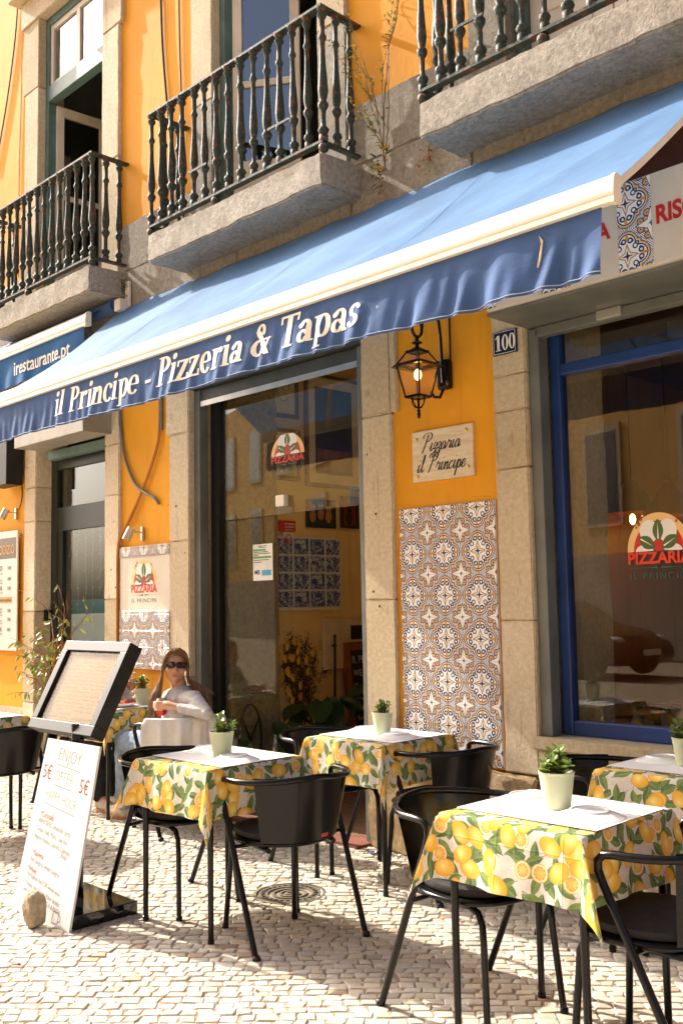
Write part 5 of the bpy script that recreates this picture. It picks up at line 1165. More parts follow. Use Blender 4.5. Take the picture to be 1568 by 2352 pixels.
bm = bmesh.new(); bmesh.ops.create_icosphere(bm, subdivisions=4, radius=1)
for q in bm.verts:
    d = q.co.copy(); p = Vector((d.x * 0.062, d.y * 0.05, d.z * 0.085)); p.x *= 1 - 0.25 * max(0, d.z)
    m_ = max(abs(d.x), abs(d.y), abs(d.z)); p *= 0.72 + 0.28 / m_ * 0.9
    q.co = p * (1 + 0.13 * noise.noise(d * 1.7) + 0.06 * noise.noise(d * 4.5) + 0.03 * noise.noise(d * 11))
mb = MB(); mb.bm(bm); tag(obj('stone', mb, stone_mat('tan_field_stone', (0.30, 0.24, 0.16), (0.48, 0.41, 0.30), (0.22, 0.16, 0.10), 0.8), loc=(-4.47, -2.16, 0.083), smooth=True), 'rough tan stone holding the foot of the white board', 'stone')

mh = thing('manhole_cover', 'round cast iron manhole cover set in the cobbles under a chair', 'manhole cover', (MH.x, MH.y, 0))
CAST = plain('worn_cast_iron', (0.16, 0.135, 0.10), 0.6, 0.4, 0.3, 0.25, 12, 0.3, 60)
mb = MB(); mb.lathe([(0.19, -0.02), (0.19, 0.003), (0.172, 0.005), (0.170, -0.004), (0.0, -0.004)], 40); obj('frame', mb, CAST, mh)
for r1 in (0.155, 0.12, 0.085, 0.05, 0.02):
    mb = MB(); mb.lathe([(r1 - 0.008, -0.006), (r1 - 0.007, 0.004), (r1 + 0.005, 0.004), (r1 + 0.007, -0.006)], 36); obj('raised_ring', mb, CAST, mh)
mb = MB()
for k in range(28):
    a = 2 * math.pi * k / 28; mb.box(-0.004, 0.004, -0.009, 0.009, -0.005, 0.004)
    for i in range(8): q = Vector(mb.v[-8 + i]); c_, s_ = math.cos(a), math.sin(a); x = q.x; y = q.y + 0.1375; mb.v[-8 + i] = (x * c_ - y * s_, x * s_ + y * c_, q.z)
obj('raised_letters', mb, CAST, mh)['kind'] = 'stuff'

# ------------------------------------------------------------------ weeping fig by the neighbour's door
fg = thing('potted_fig_tree', 'leggy weeping fig with yellowing leaves in front of the dark neighbouring door', 'plant', (-7.55, -0.38, 0))
mb = MB(); mb.lathe([(0.0, 0), (0.11, 0), (0.15, 0.28), (0.155, 0.30), (0.14, 0.30), (0.135, 0.27), (0, 0.27)], 24); obj('pot', mb, plain('dark_planter', (0.05, 0.05, 0.05), 0.5), fg, smooth=True)
rr = random.Random(31); tr = MB(); lv = MB()
BARK = plain('ficus_bark', (0.30, 0.13, 0.045), 0.7, 0.2, 0, 0.25, 20)
stems = []
for s in range(4):
    a0 = s * 1.57; pts = [Vector((0.035 * math.cos(a0 + t * 0.5) * (1 - t * .05), 0.035 * math.sin(a0 + t * 0.5), 0.25 + 0.11 * t)) + Vector((rr.uniform(-.004, .004), 0, 0)) for t in range(10)]; tr.tube(pts, [.014 - .0007 * t for t in range(10)], 6); stems.append(pts)
def twig(p, d, L, r, dep):
    pts = [p]
    for k in range(6):
        d = (d + Vector((rr.uniform(-.16, .16), rr.uniform(-.16, .16), -0.10 if dep == 0 else -0.02))).normalized(); pts.append(pts[-1] + d * L / 6)
    tr.tube(pts, [r * (1 - .12 * k) for k in range(7)], 5)
    for q in pts[2:]:
        if dep and rr.random() < .55: twig(q, (d + Vector((rr.uniform(-.9, .9), rr.uniform(-.7, .5), .25))).normalized(), L * .5, r * .55, dep - 1)
        if rr.random() < (.34 if dep else .5):
            dd = (d * .5 + Vector((rr.uniform(-.8, .8), rr.uniform(-.8, .4), -.7))).normalized(); leaf_quad(lv, q, dd, Vector((rr.uniform(-.4, .4), -1, .4)), rr.uniform(.05, .085), rr.uniform(.024, .036), .3)
for k in range(15):
    s = stems[k % 4]; q = s[rr.randint(4, 9)]; a = rr.uniform(0, 6.28); twig(q, Vector((math.cos(a) * .8, math.sin(a) * .5 - .1, rr.uniform(.4, 1.3))).normalized(), rr.uniform(.22, .42), .006, 1)
for k in range(4): twig(Vector((0, 0, .75 + .1 * k)), Vector((-.9, -.3, .15 + .1 * k)).normalized(), rr.uniform(.35, .5), .006, 1)
obj('trunk', tr, BARK, fg); obj('leaves', lv, leaf_mat('fig_leaf', (0.08, 0.17, 0.03), (0.40, 0.38, 0.05), .4, .35), fg)['kind'] = 'stuff'
# ------------------------------------------------------------------ people
def remesh(mb, name, mat, voxel, smooth=6, parent=None):
    me = mb.mesh(name, mat); o = bpy.data.objects.new(name, me); col.objects.link(o)
    q = o.modifiers.new('r', 'REMESH'); q.mode = 'VOXEL'; q.voxel_size = voxel; q.use_smooth_shade = True
    s = o.modifiers.new('s', 'SMOOTH'); s.factor = 0.5; s.iterations = smooth
    n = bpy.data.meshes.new_from_object(o.evaluated_get(bpy.context.evaluated_depsgraph_get())); n.name = name
    bpy.data.objects.remove(o); n.materials.clear(); n.materials.append(mat)
    n.polygons.foreach_set('use_smooth', [True] * len(n.polygons))
    return obj(name, n, parent=parent)
def limb(mb, pts, rs, seg=14):
    pts = [Vector(p) for p in pts]
    P_ = []; R_ = []
    for i in range(len(pts) - 1):
        for k in range(6): t = k / 6; P_.append(pts[i].lerp(pts[i + 1], t)); R_.append(rs[i] * (1 - t) + rs[i + 1] * t)
    P_.append(pts[-1]); R_.append(rs[-1])
    mb.tube(P_, R_, seg); mb.ell(pts[0], (rs[0],) * 3, 12, 8); mb.ell(pts[-1], (rs[-1],) * 3, 12, 8)
    for p, r in zip(pts[1:-1], rs[1:-1]): mb.ell(p, (r,) * 3, 12, 8)
M = Mat('skin', 0.48, 0.35); v = M.coord('Object'); M.color(M.mix(M.noise(v, 40, 4), (0.50, 0.26, 0.155), (0.60, 0.34, 0.215))); M.b.inputs['Subsurface Weight'].default_value = 0.12; M.b.inputs['Subsurface Radius'].default_value = (0.02, 0.008, 0.004); SKIN = M.m
def cloth_mat(name, a, b, sc=14, bump=0.35, fine=300):
    M = Mat(name, 0.85, 0.15); v = M.coord('Object'); n = M.noise(v, sc, 5, 0.6); M.color(M.mix(n.ramp(.3, .7), a, b)); M.bump(M.noise(v, 22, 3, 0.5, 0.8) * 1.0 + M.noise(v, fine, 2) * 0.15, bump, 0.012); return M.m
GREYTOP = cloth_mat('light_grey_jersey', (0.50, 0.48, 0.46), (0.62, 0.60, 0.58)); DENIM = cloth_mat('washed_denim', (0.15, 0.21, 0.29), (0.30, 0.37, 0.46), 10)
CREAM = cloth_mat('cream_fleece', (0.72, 0.68, 0.62), (0.82, 0.79, 0.74), 8, 0.25); BLACKT = cloth_mat('black_trouser', (0.015, 0.015, 0.016), (0.03, 0.03, 0.03)); HOOD = cloth_mat('grey_hoodie', (0.42, 0.40, 0.38), (0.54, 0.52, 0.50))
SHOE = plain('beige_sneaker', (0.52, 0.44, 0.34), 0.7, 0.2, 0, 0.12, 20); SOLE = plain('gum_sole', (0.36, 0.17, 0.08), 0.7)
def hair_mat(name, a, b):
    M = Mat(name, 0.42, 0.5); oi = M.n('ShaderNodeNewGeometry').outputs['Random Per Island']; v = M.coord('Object')
    M.color(M.mix((M.S(oi) * 0.7 + M.noise(M.mapv(v, (40, 40, 3)), 3, 3) * 0.4).clamp(), a, b)); return M.m
HAIR = hair_mat('light_brown_hair', (0.085, 0.032, 0.012), (0.30, 0.145, 0.055)); HAIR2 = hair_mat('dark_hair', (0.02, 0.012, 0.008), (0.06, 0.035, 0.02))

def head_geo(mb, c, F, tilt=0.0):
    """head in frame: x = image right of the face, y = forward, z = up"""
    F = Vector(F).normalized(); up_ = Vector((0, 0, 1)); X = F.cross(up_).normalized()
    Mx = Matrix(((X.x, F.x, up_.x, c[0]), (X.y, F.y, up_.y, c[1]), (X.z, F.z, up_.z, c[2]), (0, 0, 0, 1))) @ Matrix.Rotation(tilt, 4, 'Y')
    E = lambda p, r, rot=None: mb.ell((0, 0, 0), r, 18, 12, Mx @ Matrix.Translation(p) @ (rot or Matrix.Identity(4)))
    E((0, -0.012, 0.030), (0.074, 0.094, 0.088)); E((0, 0.020, -0.030), (0.062, 0.066, 0.082)); E((0, 0.040, -0.075), (0.036, 0.038, 0.034)); E((0, 0.060, -0.098), (0.020, 0.018, 0.016))
    E((0, 0.066, 0.030), (0.048, 0.022, 0.022)); E((0, 0.083, -0.004), (0.010, 0.014, 0.030), Matrix.Rotation(R(14), 4, 'X')); E((0, 0.092, -0.026), (0.013, 0.014, 0.011)); E((-0.011, 0.083, -0.028), (0.009, 0.010, 0.008)); E((0.011, 0.083, -0.028), (0.009, 0.010, 0.008))
    E((0, 0.077, -0.055), (0.024, 0.011, 0.006)); E((0, 0.075, -0.066), (0.021, 0.012, 0.007))
    for s in (-1, 1):
        E((s * 0.040, 0.056, -0.022), (0.024, 0.022, 0.026)); E((s * 0.074, -0.006, -0.005), (0.010, 0.020, 0.030))
    return Mx
def person(name, label, J, F, top, trousers, voxel=0.006, hand_fn=None, tilt=0.0):
    t = thing(name, label, 'person', J['base'])
    inv = Matrix.Translation(-Vector(J['base'])); 
    def loc(mb): mb.v = [tuple(inv @ Vector(p)) for p in mb.v]; return mb
    b = MB()
    Mx = head_geo(b, J['head'], F, tilt)
    limb(b, [J['neck'], Vector(J['head']) + Vector((0, 0, -0.05)) - Vector(F).normalized() * 0.02], [0.052, 0.048])
    limb(b, [J['pelvis'], J['waist'], J['chest'], J['neck']], [0.12, 0.095, 0.10, 0.05])
    for s in 'LR':
        limb(b, [J['chest'], J[s + 'sh']], [0.08, 0.044]); limb(b, [J[s + 'sh'], J[s + 'el'], J[s + 'wr']], [0.04, 0.033, 0.024])
        limb(b, [J[s + 'hip'], J[s + 'kn'], J[s + 'an']], [0.078, 0.054, 0.036]); limb(b, [J[s + 'an'], J[s + 'toe']], [0.036, 0.028])
        if hand_fn and s in hand_fn: hand_fn[s](b)
        else:                                                # relaxed hand along the forearm
            w_, d = Vector(J[s + 'wr']), (Vector(J[s + 'wr']) - Vector(J[s + 'el'])).normalized(); sd = d.cross(Vector((0, 0, 1))).normalized()
            limb(b, [w_, w_ + d * 0.07], [0.026, 0.03])
            for k in range(4): p = w_ + d * 0.08 + sd * (k - 1.5) * 0.019; limb(b, [p, p + d * (0.035 + 0.006 * (k in (1, 2))) - Vector((0, 0, .008)), p + d * 0.06 - Vector((0, 0, .03))], [0.010, 0.009, 0.008], 8)
            p = w_ + d * 0.03 + sd * 0.03; limb(b, [p, p + d * 0.03 + sd * 0.02, p + d * 0.055 + sd * 0.018], [0.012, 0.010, 0.009], 8)
    body = remesh(loc(b), 'body', SKIN, voxel * 0.7, 3, t)
    c = MB(); e = 0.012
    limb(c, [J['pelvis'], J['waist'], J['chest'], Vector(J['neck']) + Vector((0, 0, -0.035))], [0.138, 0.105 + e, 0.110 + e, 0.058])
    for s in 'LR':
        limb(c, [J['chest'], J[s + 'sh']], [0.09, 0.055]); w_ = Vector(J[s + 'wr']); limb(c, [J[s + 'sh'], J[s + 'el'], w_.lerp(Vector(J[s + 'el']), 0.12)], [0.052, 0.043, 0.032])
    obj_top = remesh(loc(c), 'top', top, voxel, 4, t)
    def crease(me, fn):                                      # soft creases round the bends
        nr = [v.normal.copy() for v in me.vertices]
        for v, n_ in zip(me.vertices, nr): v.co += n_ * fn(v.co)
        me.update()
    crease(obj_top.data, lambda c_: noise.noise(c_ * 26) * 0.0035 + noise.noise(Vector((c_.x * 16, c_.y * 16, c_.z * 62))) * 0.004)
    c = MB(); limb(c, [J['pelvis'], Vector(J['waist']) + Vector((0, 0, -0.08))], [0.15, 0.135])
    for s in 'LR': limb(c, [J[s + 'hip'], J[s + 'kn'], Vector(J[s + 'an']) + Vector((0, 0, 0.02))], [0.096, 0.078, 0.066])
    o = remesh(loc(c), 'trousers', trousers, voxel, 4, t)
    crease(o.data, lambda c_: noise.noise(c_ * 20) * 0.005 + noise.noise(c_ * 46) * 0.0025)
    for s in 'LR':
        c = MB(); a, d = Vector(J[s + 'an']), Vector(J[s + 'toe']); limb(c, [(a.x, a.y, 0.085), (a.x, a.y, 0.055), a.lerp(d, .5) * 1.0 + Vector((0, 0, -a.lerp(d, .5).z + .05)), (d.x, d.y, 0.04)], [0.042, 0.045, 0.045, 0.036])
        sh = remesh(loc(c), 'shoe', SHOE, voxel, 3, t)
        for p in sh.data.vertices: p.co.z = max(p.co.z, 0.012 - J['base'][2])
        dd = (d - a); dd.z = 0; dd.normalize(); sd = Vector((-dd.y, dd.x, 0)); mb = MB(); n = 20
        ctr = (a + d) / 2; L = (d - a).length / 2 + 0.045; ov = [Vector((ctr.x, ctr.y, 0)) + dd * L * math.cos(2 * math.pi * k / n) + sd * 0.048 * math.sin(2 * math.pi * k / n) for k in range(n)]
        mb.add([p + Vector((0, 0, .001)) for p in ov] + [p + Vector((0, 0, .024)) for p in ov], [tuple(range(n))[::-1], tuple(range(n, 2 * n))] + [(k, (k + 1) % n, (k + 1) % n + n, k + n) for k in range(n)]); obj('sole', loc(mb), SOLE, sh)
    return t, Mx, loc
# the seated woman
FD = Vector((0.83, -0.56, 0.03))
J = dict(base=(-5.70, -0.52, 0), pelvis=(-5.72, -0.50, 0.56), waist=(-5.66, -0.51, 0.70), chest=(-5.61, -0.52, 0.835), neck=(-5.625, -0.525, 0.945), head=(-5.640, -0.545, 1.078),
         Lsh=(-5.435, -0.545, 0.875), Lel=(-5.265, -0.565, 0.79), Lwr=(-5.475, -0.645, 0.825), Rsh=(-5.775, -0.50, 0.865), Rel=(-5.93, -0.36, 0.69), Rwr=(-6.08, -0.42, 0.615),
         Lhip=(-5.75, -0.585, 0.545), Lkn=(-6.17, -0.60, 0.545), Lan=(-6.20, -0.585, 0.10), Ltoe=(-6.36, -0.60, 0.045), Rhip=(-5.75, -0.43, 0.545), Rkn=(-6.18, -0.40, 0.545), Ran=(-6.26, -0.40, 0.10), Rtoe=(-6.43, -0.40, 0.045))
CAN = Vector((-5.632, -0.665, 0.765))
def can_hand(b):
    w_ = Vector(J['Lwr']); limb(b, [w_, Vector((-5.545, -0.672, 0.836)), Vector((-5.572, -0.680, 0.836))], [0.024, 0.029, 0.030])
    for k, z in enumerate((0.853, 0.838, 0.822, 0.807)):
        l = (0.0, 0.006, 0.003, -0.008)[k]
        limb(b, [(-5.578, -0.700, z), (-5.610 - l, -0.714, z + .002), (-5.648 - l, -0.709, z - .002), (-5.672 - l * .6, -0.690, z - .006)], [0.0098, 0.0092, 0.0088, 0.0078], 8)
    limb(b, [(-5.555, -0.655, 0.848), (-5.590, -0.636, 0.862), (-5.622, -0.628, 0.862)], [0.0115, 0.0105, 0.009], 8)
wm, HM, wloc = person('person', 'person in sunglasses and light grey top looking round from her chair, holding a red can', J, FD, GREYTOP, DENIM, 0.006, {'L': can_hand}, R(-4))
# hair: a cap of locks from a centre parting, long strands in front and behind
rh = random.Random(77)
def hpt(p): return HM @ Vector(p)
cap = MB(); 
def capf(u, t):
    a = 2 * math.pi * u; ph = t * R(118 if abs(math.cos(a / 2)) < .999 else 118)
    fr = max(0.0, math.sin(a)); lim = R(64) * fr + R(125) * (1 - fr); ph = t * lim
    x = 0.081 * math.sin(ph) * math.cos(a); y = -0.012 + 0.100 * math.sin(ph) * math.sin(a); z = 0.032 + 0.094 * math.cos(ph)
    part = math.exp(-(x / 0.008) ** 2) * (y > -0.05) * 0.004
    return hpt((x, y, z - part))
cap.grid(capf, 48, 16); obj('hair_cap', wloc(cap), HAIR, wm, smooth=True)
st = MB()
for k in range(250):
    side = 1 if rh.random() < 0.58 else -1; y0 = rh.uniform(-0.085, 0.060); x0 = rh.uniform(0.004, 0.02) * side
    front = y0 > 0.0
    pts = [(x0, y0, 0.124 - 0.9 * max(0, abs(y0) - 0.02) ** 1.15), (side * rh.uniform(0.05, 0.066), y0 * 0.95 + 0.004, 0.085 + rh.uniform(-.01, .01)), (side * rh.uniform(0.079, 0.09), y0 * 0.75 - 0.006, 0.01), (side * rh.uniform(0.078, 0.095), y0 * 0.7 - 0.004, -0.07)]
    P_ = [hpt(p) for p in pts]; L = rh.uniform(0.16, 0.36) if side > 0 else rh.uniform(0.10, 0.26)
    e = P_[-1]
    if side > 0:                                             # falls in front of her right shoulder
        tgt = Vector((-5.70 + rh.uniform(-.06, .035), -0.685 + rh.uniform(-.015, .02), 0))
    else: tgt = Vector((-5.43 + rh.uniform(-.05, .06), -0.47 + rh.uniform(-.05, .05), 0))
    for s in (0.35, 0.7, 1.0): P_.append(Vector((e.x + (tgt.x - e.x) * min(1, s * 1.1), e.y + (tgt.y - e.y) * min(1, s * 1.1), e.z - L * s)) + Vector((rh.uniform(-.004, .004), rh.uniform(-.004, .004), 0)))
    q = []
    for i in range(len(P_) - 1):
        p0, p1, p2, p3 = P_[max(0, i - 1)], P_[i], P_[i + 1], P_[min(len(P_) - 1, i + 2)]
        for s in range(4): t = s / 4; q.append(0.5 * (2 * p1 + (p2 - p0) * t + (2 * p0 - 5 * p1 + 4 * p2 - p3) * t * t + (-p0 + 3 * p1 - 3 * p2 + p3) * t ** 3))
    q.append(P_[-1]); n = len(q); st.tube(q, [0.0034 * (1 - 0.6 * (i / n) ** 2) for i in range(n)], 5)
obj('hair', wloc(st), HAIR, wm, smooth=True)['kind'] = 'stuff'
# sunglasses
gl = MB(); ln2 = MB()
for s in (-1, 1):
    ov = []
    for k in range(20): a = 2 * math.pi * k / 20; c_, s_ = math.cos(a), math.sin(a); ov.append(((s * 0.034) + 0.030 * math.copysign(abs(c_) ** .7, c_), 0.0, 0.012 + 0.0185 * math.copysign(abs(s_) ** .7, s_)))
    yy = lambda x: 0.094 - 9.0 * (abs(x) - 0.01) ** 2 if abs(x) > .01 else .094
    pts = [hpt((p[0], yy(p[0]), p[2])) for p in ov]; gl.tube(pts, 0.0045, 6, closed=True); ln2.add([hpt((p[0], yy(p[0]) - 0.001, p[2])) for p in ov], [tuple(range(20))])
    gl.tube([hpt((s * 0.063, yy(.063), 0.020)), hpt((s * 0.077, 0.03, 0.018)), hpt((s * 0.08, -0.02, 0.012))], 0.005, 6)
gl.tube([hpt((-0.008, .095, .016)), hpt((0.008, .095, .016))], 0.004, 6)
sg_ = obj('sunglasses', wloc(gl), plain('glossy_black_plastic', (0.008, 0.008, 0.009), 0.12, 0.6), wm, smooth=True); obj('lens', wloc(ln2), plain('dark_brown_lens', (0.03, 0.008, 0.006), 0.06, 0.7), sg_)
mo_ = MB(); mo_.ell((0, 0, 0), (0.023, 0.006, 0.0045), 14, 8, HM @ Matrix.Translation((0, 0.083, -0.0555))); mo_.ell((0, 0, 0), (0.019, 0.007, 0.005), 14, 8, HM @ Matrix.Translation((0, 0.082, -0.0635))); obj('lips', wloc(mo_), plain('lip', (0.42, 0.14, 0.10), 0.4), wm, smooth=True)
# red drinks can in her hand
cn = thing('drinks_can', 'red aluminium drinks can in the seated woman\'s hand', 'can', CAN)
mb = MB(); mb.lathe([(0.0, 0.004), (0.024, 0.0), (0.030, 0.008), (0.0325, 0.014), (0.0325, 0.098)], 20); obj('body', mb, plain('red_can_paint', (0.55, 0.02, 0.015), 0.25, 0.5, 0.3), cn, smooth=True)
mb = MB(); mb.lathe([(0.0325, 0.0982), (0.027, 0.110), (0.027, 0.113), (0.0245, 0.110), (0, 0.110)], 20); obj('lid', mb, STEEL, cn, smooth=True)
# cream jacket over the chair back
jk = MB(); CX, CY, CR = -5.71, -0.50, R(178)
def jac(u, t):
    a = R(104 + 122 * u); s = -0.24 + 0.52 * t               # s<0 inside, >0 outside of the rail
    fold = 0.012 * math.sin(u * 31 + 1 + t * 1.5) + 0.010 * math.sin(u * 15 + t * 3) + 0.004 * math.sin(u * 71)
    if s < 0: r, z = 0.262 - 0.03 * min(1, -s / .24) + fold * .3, 0.742 + s
    else:
        r = 0.306 + 0.016 * math.sin(min(1, s / 0.05) * math.pi / 2) + fold * min(1, s / .06) * (0.6 + s * 4) + 0.02 * s; z = 0.760 - s * (0.80 + 0.10 * math.sin(u * 9))
    if abs(s) < 0.03: z = 0.752 + 0.006 * math.cos(s / .03 * 1.5); r = 0.262 + (s + .03) / .06 * 0.06
    x, y = -0.03 + r * math.cos(a), r * 1.01 * math.sin(a)
    return Vector((CX + x * math.cos(CR) - y * math.sin(CR), CY + x * math.sin(CR) + y * math.cos(CR), z))
jk.grid(jac, 90, 40); tag(obj('jacket', jk, CREAM, smooth=True), "cream fleece jacket draped over the back of the woman's chair", 'jacket')

# her companion, almost hidden behind the menu display
J2 = dict(base=(-7.0, -0.45, 0), pelvis=(-7.02, -0.44, 0.57), waist=(-6.98, -0.44, 0.70), chest=(-6.88, -0.44, 0.85), neck=(-6.80, -0.44, 0.96), head=(-6.74, -0.46, 1.07),
          Lsh=(-6.84, -0.27, 0.92), Lel=(-6.82, -0.18, 0.80), Lwr=(-6.62, -0.22, 0.80), Rsh=(-6.84, -0.61, 0.92), Rel=(-6.80, -0.66, 0.81), Rwr=(-6.62, -0.60, 0.80),
          Lhip=(-7.0, -0.36, 0.55), Lkn=(-6.60, -0.34, 0.55), Lan=(-6.70, -0.36, 0.10), Ltoe=(-6.54, -0.36, 0.045), Rhip=(-7.0, -0.53, 0.55), Rkn=(-6.58, -0.55, 0.55), Ran=(-6.60, -0.54, 0.10), Rtoe=(-6.44, -0.55, 0.045))
p2, HM2, ploc = person('person', 'person in grey sweatshirt, black trousers and beige trainers seated behind the menu display', J2, (1, -0.1, 0), HOOD, BLACKT, 0.008)
mb = MB()
def cap2(u, t):
    a = 2 * math.pi * u; fr = max(0.0, math.sin(a)); ph = t * (R(62) * fr + R(110) * (1 - fr)); return HM2 @ Vector((0.080 * math.sin(ph) * math.cos(a), -0.012 + 0.1 * math.sin(ph) * math.sin(a), 0.034 + 0.094 * math.cos(ph) + 0.004 * math.sin(a * 9)))
mb.grid(cap2, 40, 12); obj('hair', ploc(mb), HAIR2, p2, smooth=True)
mb = MB()
for s in (-1, 1): mb.ell((0, 0, 0), (0.011, 0.007, 0.006), 10, 6, HM2 @ Matrix.Translation((s * .032, .078, .012)))
obj('eyes', ploc(mb), plain('dark_eye', (0.03, 0.02, 0.015), 0.2), p2)

# ------------------------------------------------------------------ what stands on the woman's table
def lathe_thing(name, prof, mat, loc, label, cat, seg=32, parent=None, group=None):
    mb = MB(); mb.lathe(prof, seg); o = obj(name, mb, mat, parent, smooth=True, loc=loc, angle=50); 
    return tag(o, label, cat, group) if label else o
DISH = [(0.0, 0.003), (0.06, 0.003), (0.065, 0.0), (0.07, 0.003), (0.085, 0.008), (0.125, 0.018), (0.127, 0.020), (0.122, 0.020), (0.083, 0.012), (0.066, 0.007), (0.0, 0.007)]
ZC = ZT + 0.006
lathe_thing('dinner_plate', DISH, PORC, (-6.40, -0.50, ZC), 'white dinner plate carrying the crumpled red napkin', 'plate')
for k, n in enumerate(('bottom', 'middle', 'top')): lathe_thing('dinner_plate', [(r * (1 - .06 * k), z) for r, z in DISH], PORC, (-6.60, -0.56, ZC + 0.017 * k), 'used white dinner plate, %s of the stack by the wine glass' % n, 'plate')
nk = MB(); nk.grid(lambda u, t: Vector(((u - .5) * .15, (t - .5) * .11, 0.022 + 0.030 * abs(noise.noise((u * 3.1, t * 2.7, 1.3))) + 0.045 * math.exp(-((u - .25) / .13) ** 2) * (1 - t))), 18, 14); tag(obj('napkin', nk, plain('red_paper_napkin', (0.55, 0.03, 0.012), 0.8), loc=(-6.39, -0.50, ZC), rot=(0, 0, .5), smooth=True), 'crumpled bright red paper napkin on a dinner plate', 'napkin')
kn = MB(); kn.box(-0.11, 0.11, -0.008, 0.008, 0, 0.004, b=0.0015); tag(obj('knife', kn, STEEL, loc=(-6.57, -0.57, ZC + 0.057), rot=(0, 0, .9)), 'table knife laid across the stacked used plates', 'knife')
wg = thing('wine_glass', 'large stemmed glass of pink iced cocktail with striped straw', 'glass', (-6.60, -0.28, ZC))
GC = glass('clear_glassware', (0.95, 0.96, 0.95), 1.0, 0.03)
mb = MB(); mb.lathe([(0.0, 0.001), (0.036, 0.001), (0.034, 0.004), (0.006, 0.008), (0.0045, 0.08), (0.02, 0.095), (0.04, 0.125), (0.046, 0.16), (0.042, 0.20), (0.038, 0.225)], 24); obj('bowl', mb, GC, wg, smooth=True)
mb = MB(); mb.lathe([(0.0, 0.097), (0.019, 0.097), (0.038, 0.126), (0.0435, 0.15), (0.0, 0.15)], 20); obj('drink', mb, plain('amber_cocktail', (0.32, 0.06, 0.025), 0.15, 0.5), wg, smooth=True)
ri_ = random.Random(3)
for k in range(6): mb = MB(); mb.box(-.012, .012, -.012, .012, -.012, .012, b=.003); a = k * 1.05; obj('ice_cube', mb, plain('pink_ice', (0.62, 0.33, 0.24), 0.2, 0.5), wg, loc=(.022 * math.cos(a), .022 * math.sin(a), .158 + .006 * (k % 2)), rot=(k, k * .7, k * .3))
M = Mat('striped_straw', 0.4, 0.4); _, _, zz = M.sep(M.coord('Object')); xx, _, _ = M.sep(M.coord('Object')); M.color(M.mix(((zz * 380.0) + (xx * 500.0)).sin().gt(0.0), (0.85, 0.82, 0.78), (0.6, 0.03, 0.03)))
mb = MB(); mb.tube([(0.01, 0, 0.12), (-0.025, 0.0, 0.275)], 0.0035, 8); obj('straw', mb, M.m, wg)
# ------------------------------------------------------------------ inside the entrance passage (left wall faces +X)
WX = -6.158
def wbox(mb, y0, y1, z0, z1, d0, d1, b=0.0): return mb.box(WX + d0, WX + d1, y0, y1, z0, z1, b=b)
WOODF = plain('brown_wood_frame', (0.14, 0.065, 0.025), 0.45, 0.4, 0, 0.25, 12); MATBOARD = plain('cream_mat_board', (0.62, 0.50, 0.33), 0.7); DARKPIC = plain('dark_print', (0.02, 0.014, 0.012), 0.5, 0.4, 0, 0.5, 9)
def picture(y0, y1, z0, z1, fw_, frame, art, label, matw=0.0, cat='picture'):
    t = thing('wall_picture', label, cat, (WX, (y0 + y1) / 2, z0)); o_ = Vector((WX, (y0 + y1) / 2, z0))
    def P_(mb): mb.v = [tuple(Vector(p) - o_) for p in mb.v]; return mb
    f = MB(); wbox(f, y0, y1, z0, z0 + fw_, 0, .025); wbox(f, y0, y1, z1 - fw_, z1, 0, .025); wbox(f, y0, y0 + fw_, z0 + fw_, z1 - fw_, 0, .0249); wbox(f, y1 - fw_, y1, z0 + fw_, z1 - fw_, 0, .0249); obj('frame', P_(f), frame, t)
    m_ = MB(); wbox(m_, y0 + fw_, y1 - fw_, z0 + fw_, z1 - fw_, 0, .010); obj('mount', P_(m_), MATBOARD if matw else art, t)
    if matw: a = MB(); k = fw_ + matw; wbox(a, y0 + k, y1 - k, z0 + k, z1 - k, 0.008, .012); obj('print', P_(a), art, t)
    return t, P_
t, P_ = picture(0.72, 1.05, 3.02, 3.5, 0.035, WOODF, plain('pale_sketch_paper', (0.60, 0.50, 0.34), .7), 'brown framed line drawing high on the passage wall', 0.06)
s = MB(); s.tube([(WX + .014, .885 + .07 * math.cos(a), 3.27 + .11 * math.sin(a)) for a in [k * .35 for k in range(17)]], .003, 5); s.tube([(WX + .014, .90, 3.38), (WX + .014, .87, 3.28), (WX + .014, .90, 3.22)], .003, 5); obj('drawn_line', P_(s), DARK_INK, t)
picture(0.76, 1.06, 2.50, 2.93, 0.035, WOODF, plain('faded_print', (0.45, 0.30, 0.15), .7, .3, 0, .3, 14), 'small brown framed faded print above the pizzeria glass logo', 0.05)
t, P_ = picture(1.13, 1.80, 2.47, 3.45, 0.03, WOODF, DARKPIC, 'large framed abstract harbour print with wide cream mount', 0.085)
s = MB(); wbox(s, 1.26, 1.67, 2.62, 2.80, .0125, .0135); obj('print_band', P_(s), plain('rust_band', (0.20, 0.06, 0.02), .6, .3, 0, .4, 12), t)
t, P_ = picture(1.13, 1.46, 2.12, 2.36, 0.006, DARKPIC, plain('dark_green_canvas', (0.015, 0.028, 0.018), .6), 'unframed dark canvas of three small brown birds')
for k, y in enumerate((1.20, 1.295, 1.385)):
    s = MB(); s.ell((WX + .012, y, 2.22 + .02 * (k == 1)), (.004, .036, .055), 12, 8); s.ell((WX + .013, y, 2.29 + .015 * (k == 1)), (.004, .034, .032), 12, 8); b = obj('painted_bird', P_(s), plain('brown_feather_paint', (0.32, 0.13, 0.04), .7, .3, 0, .35, 60), t)
    s = MB()
    for e in (-1, 1): s.ell((WX + .016, y + e * .014, 2.296 + .015 * (k == 1)), (.002, .010, .010), 8, 6)
    obj('painted_eyes', P_(s), plain('cream_paint', (0.6, .5, .3), .7), b)
t, P_ = picture(1.53, 1.74, 2.13, 2.41, 0.025, DARKPIC, plain('red_lacquer', (0.20, 0.02, 0.01), .5), 'small black framed red picture with a dark figure')
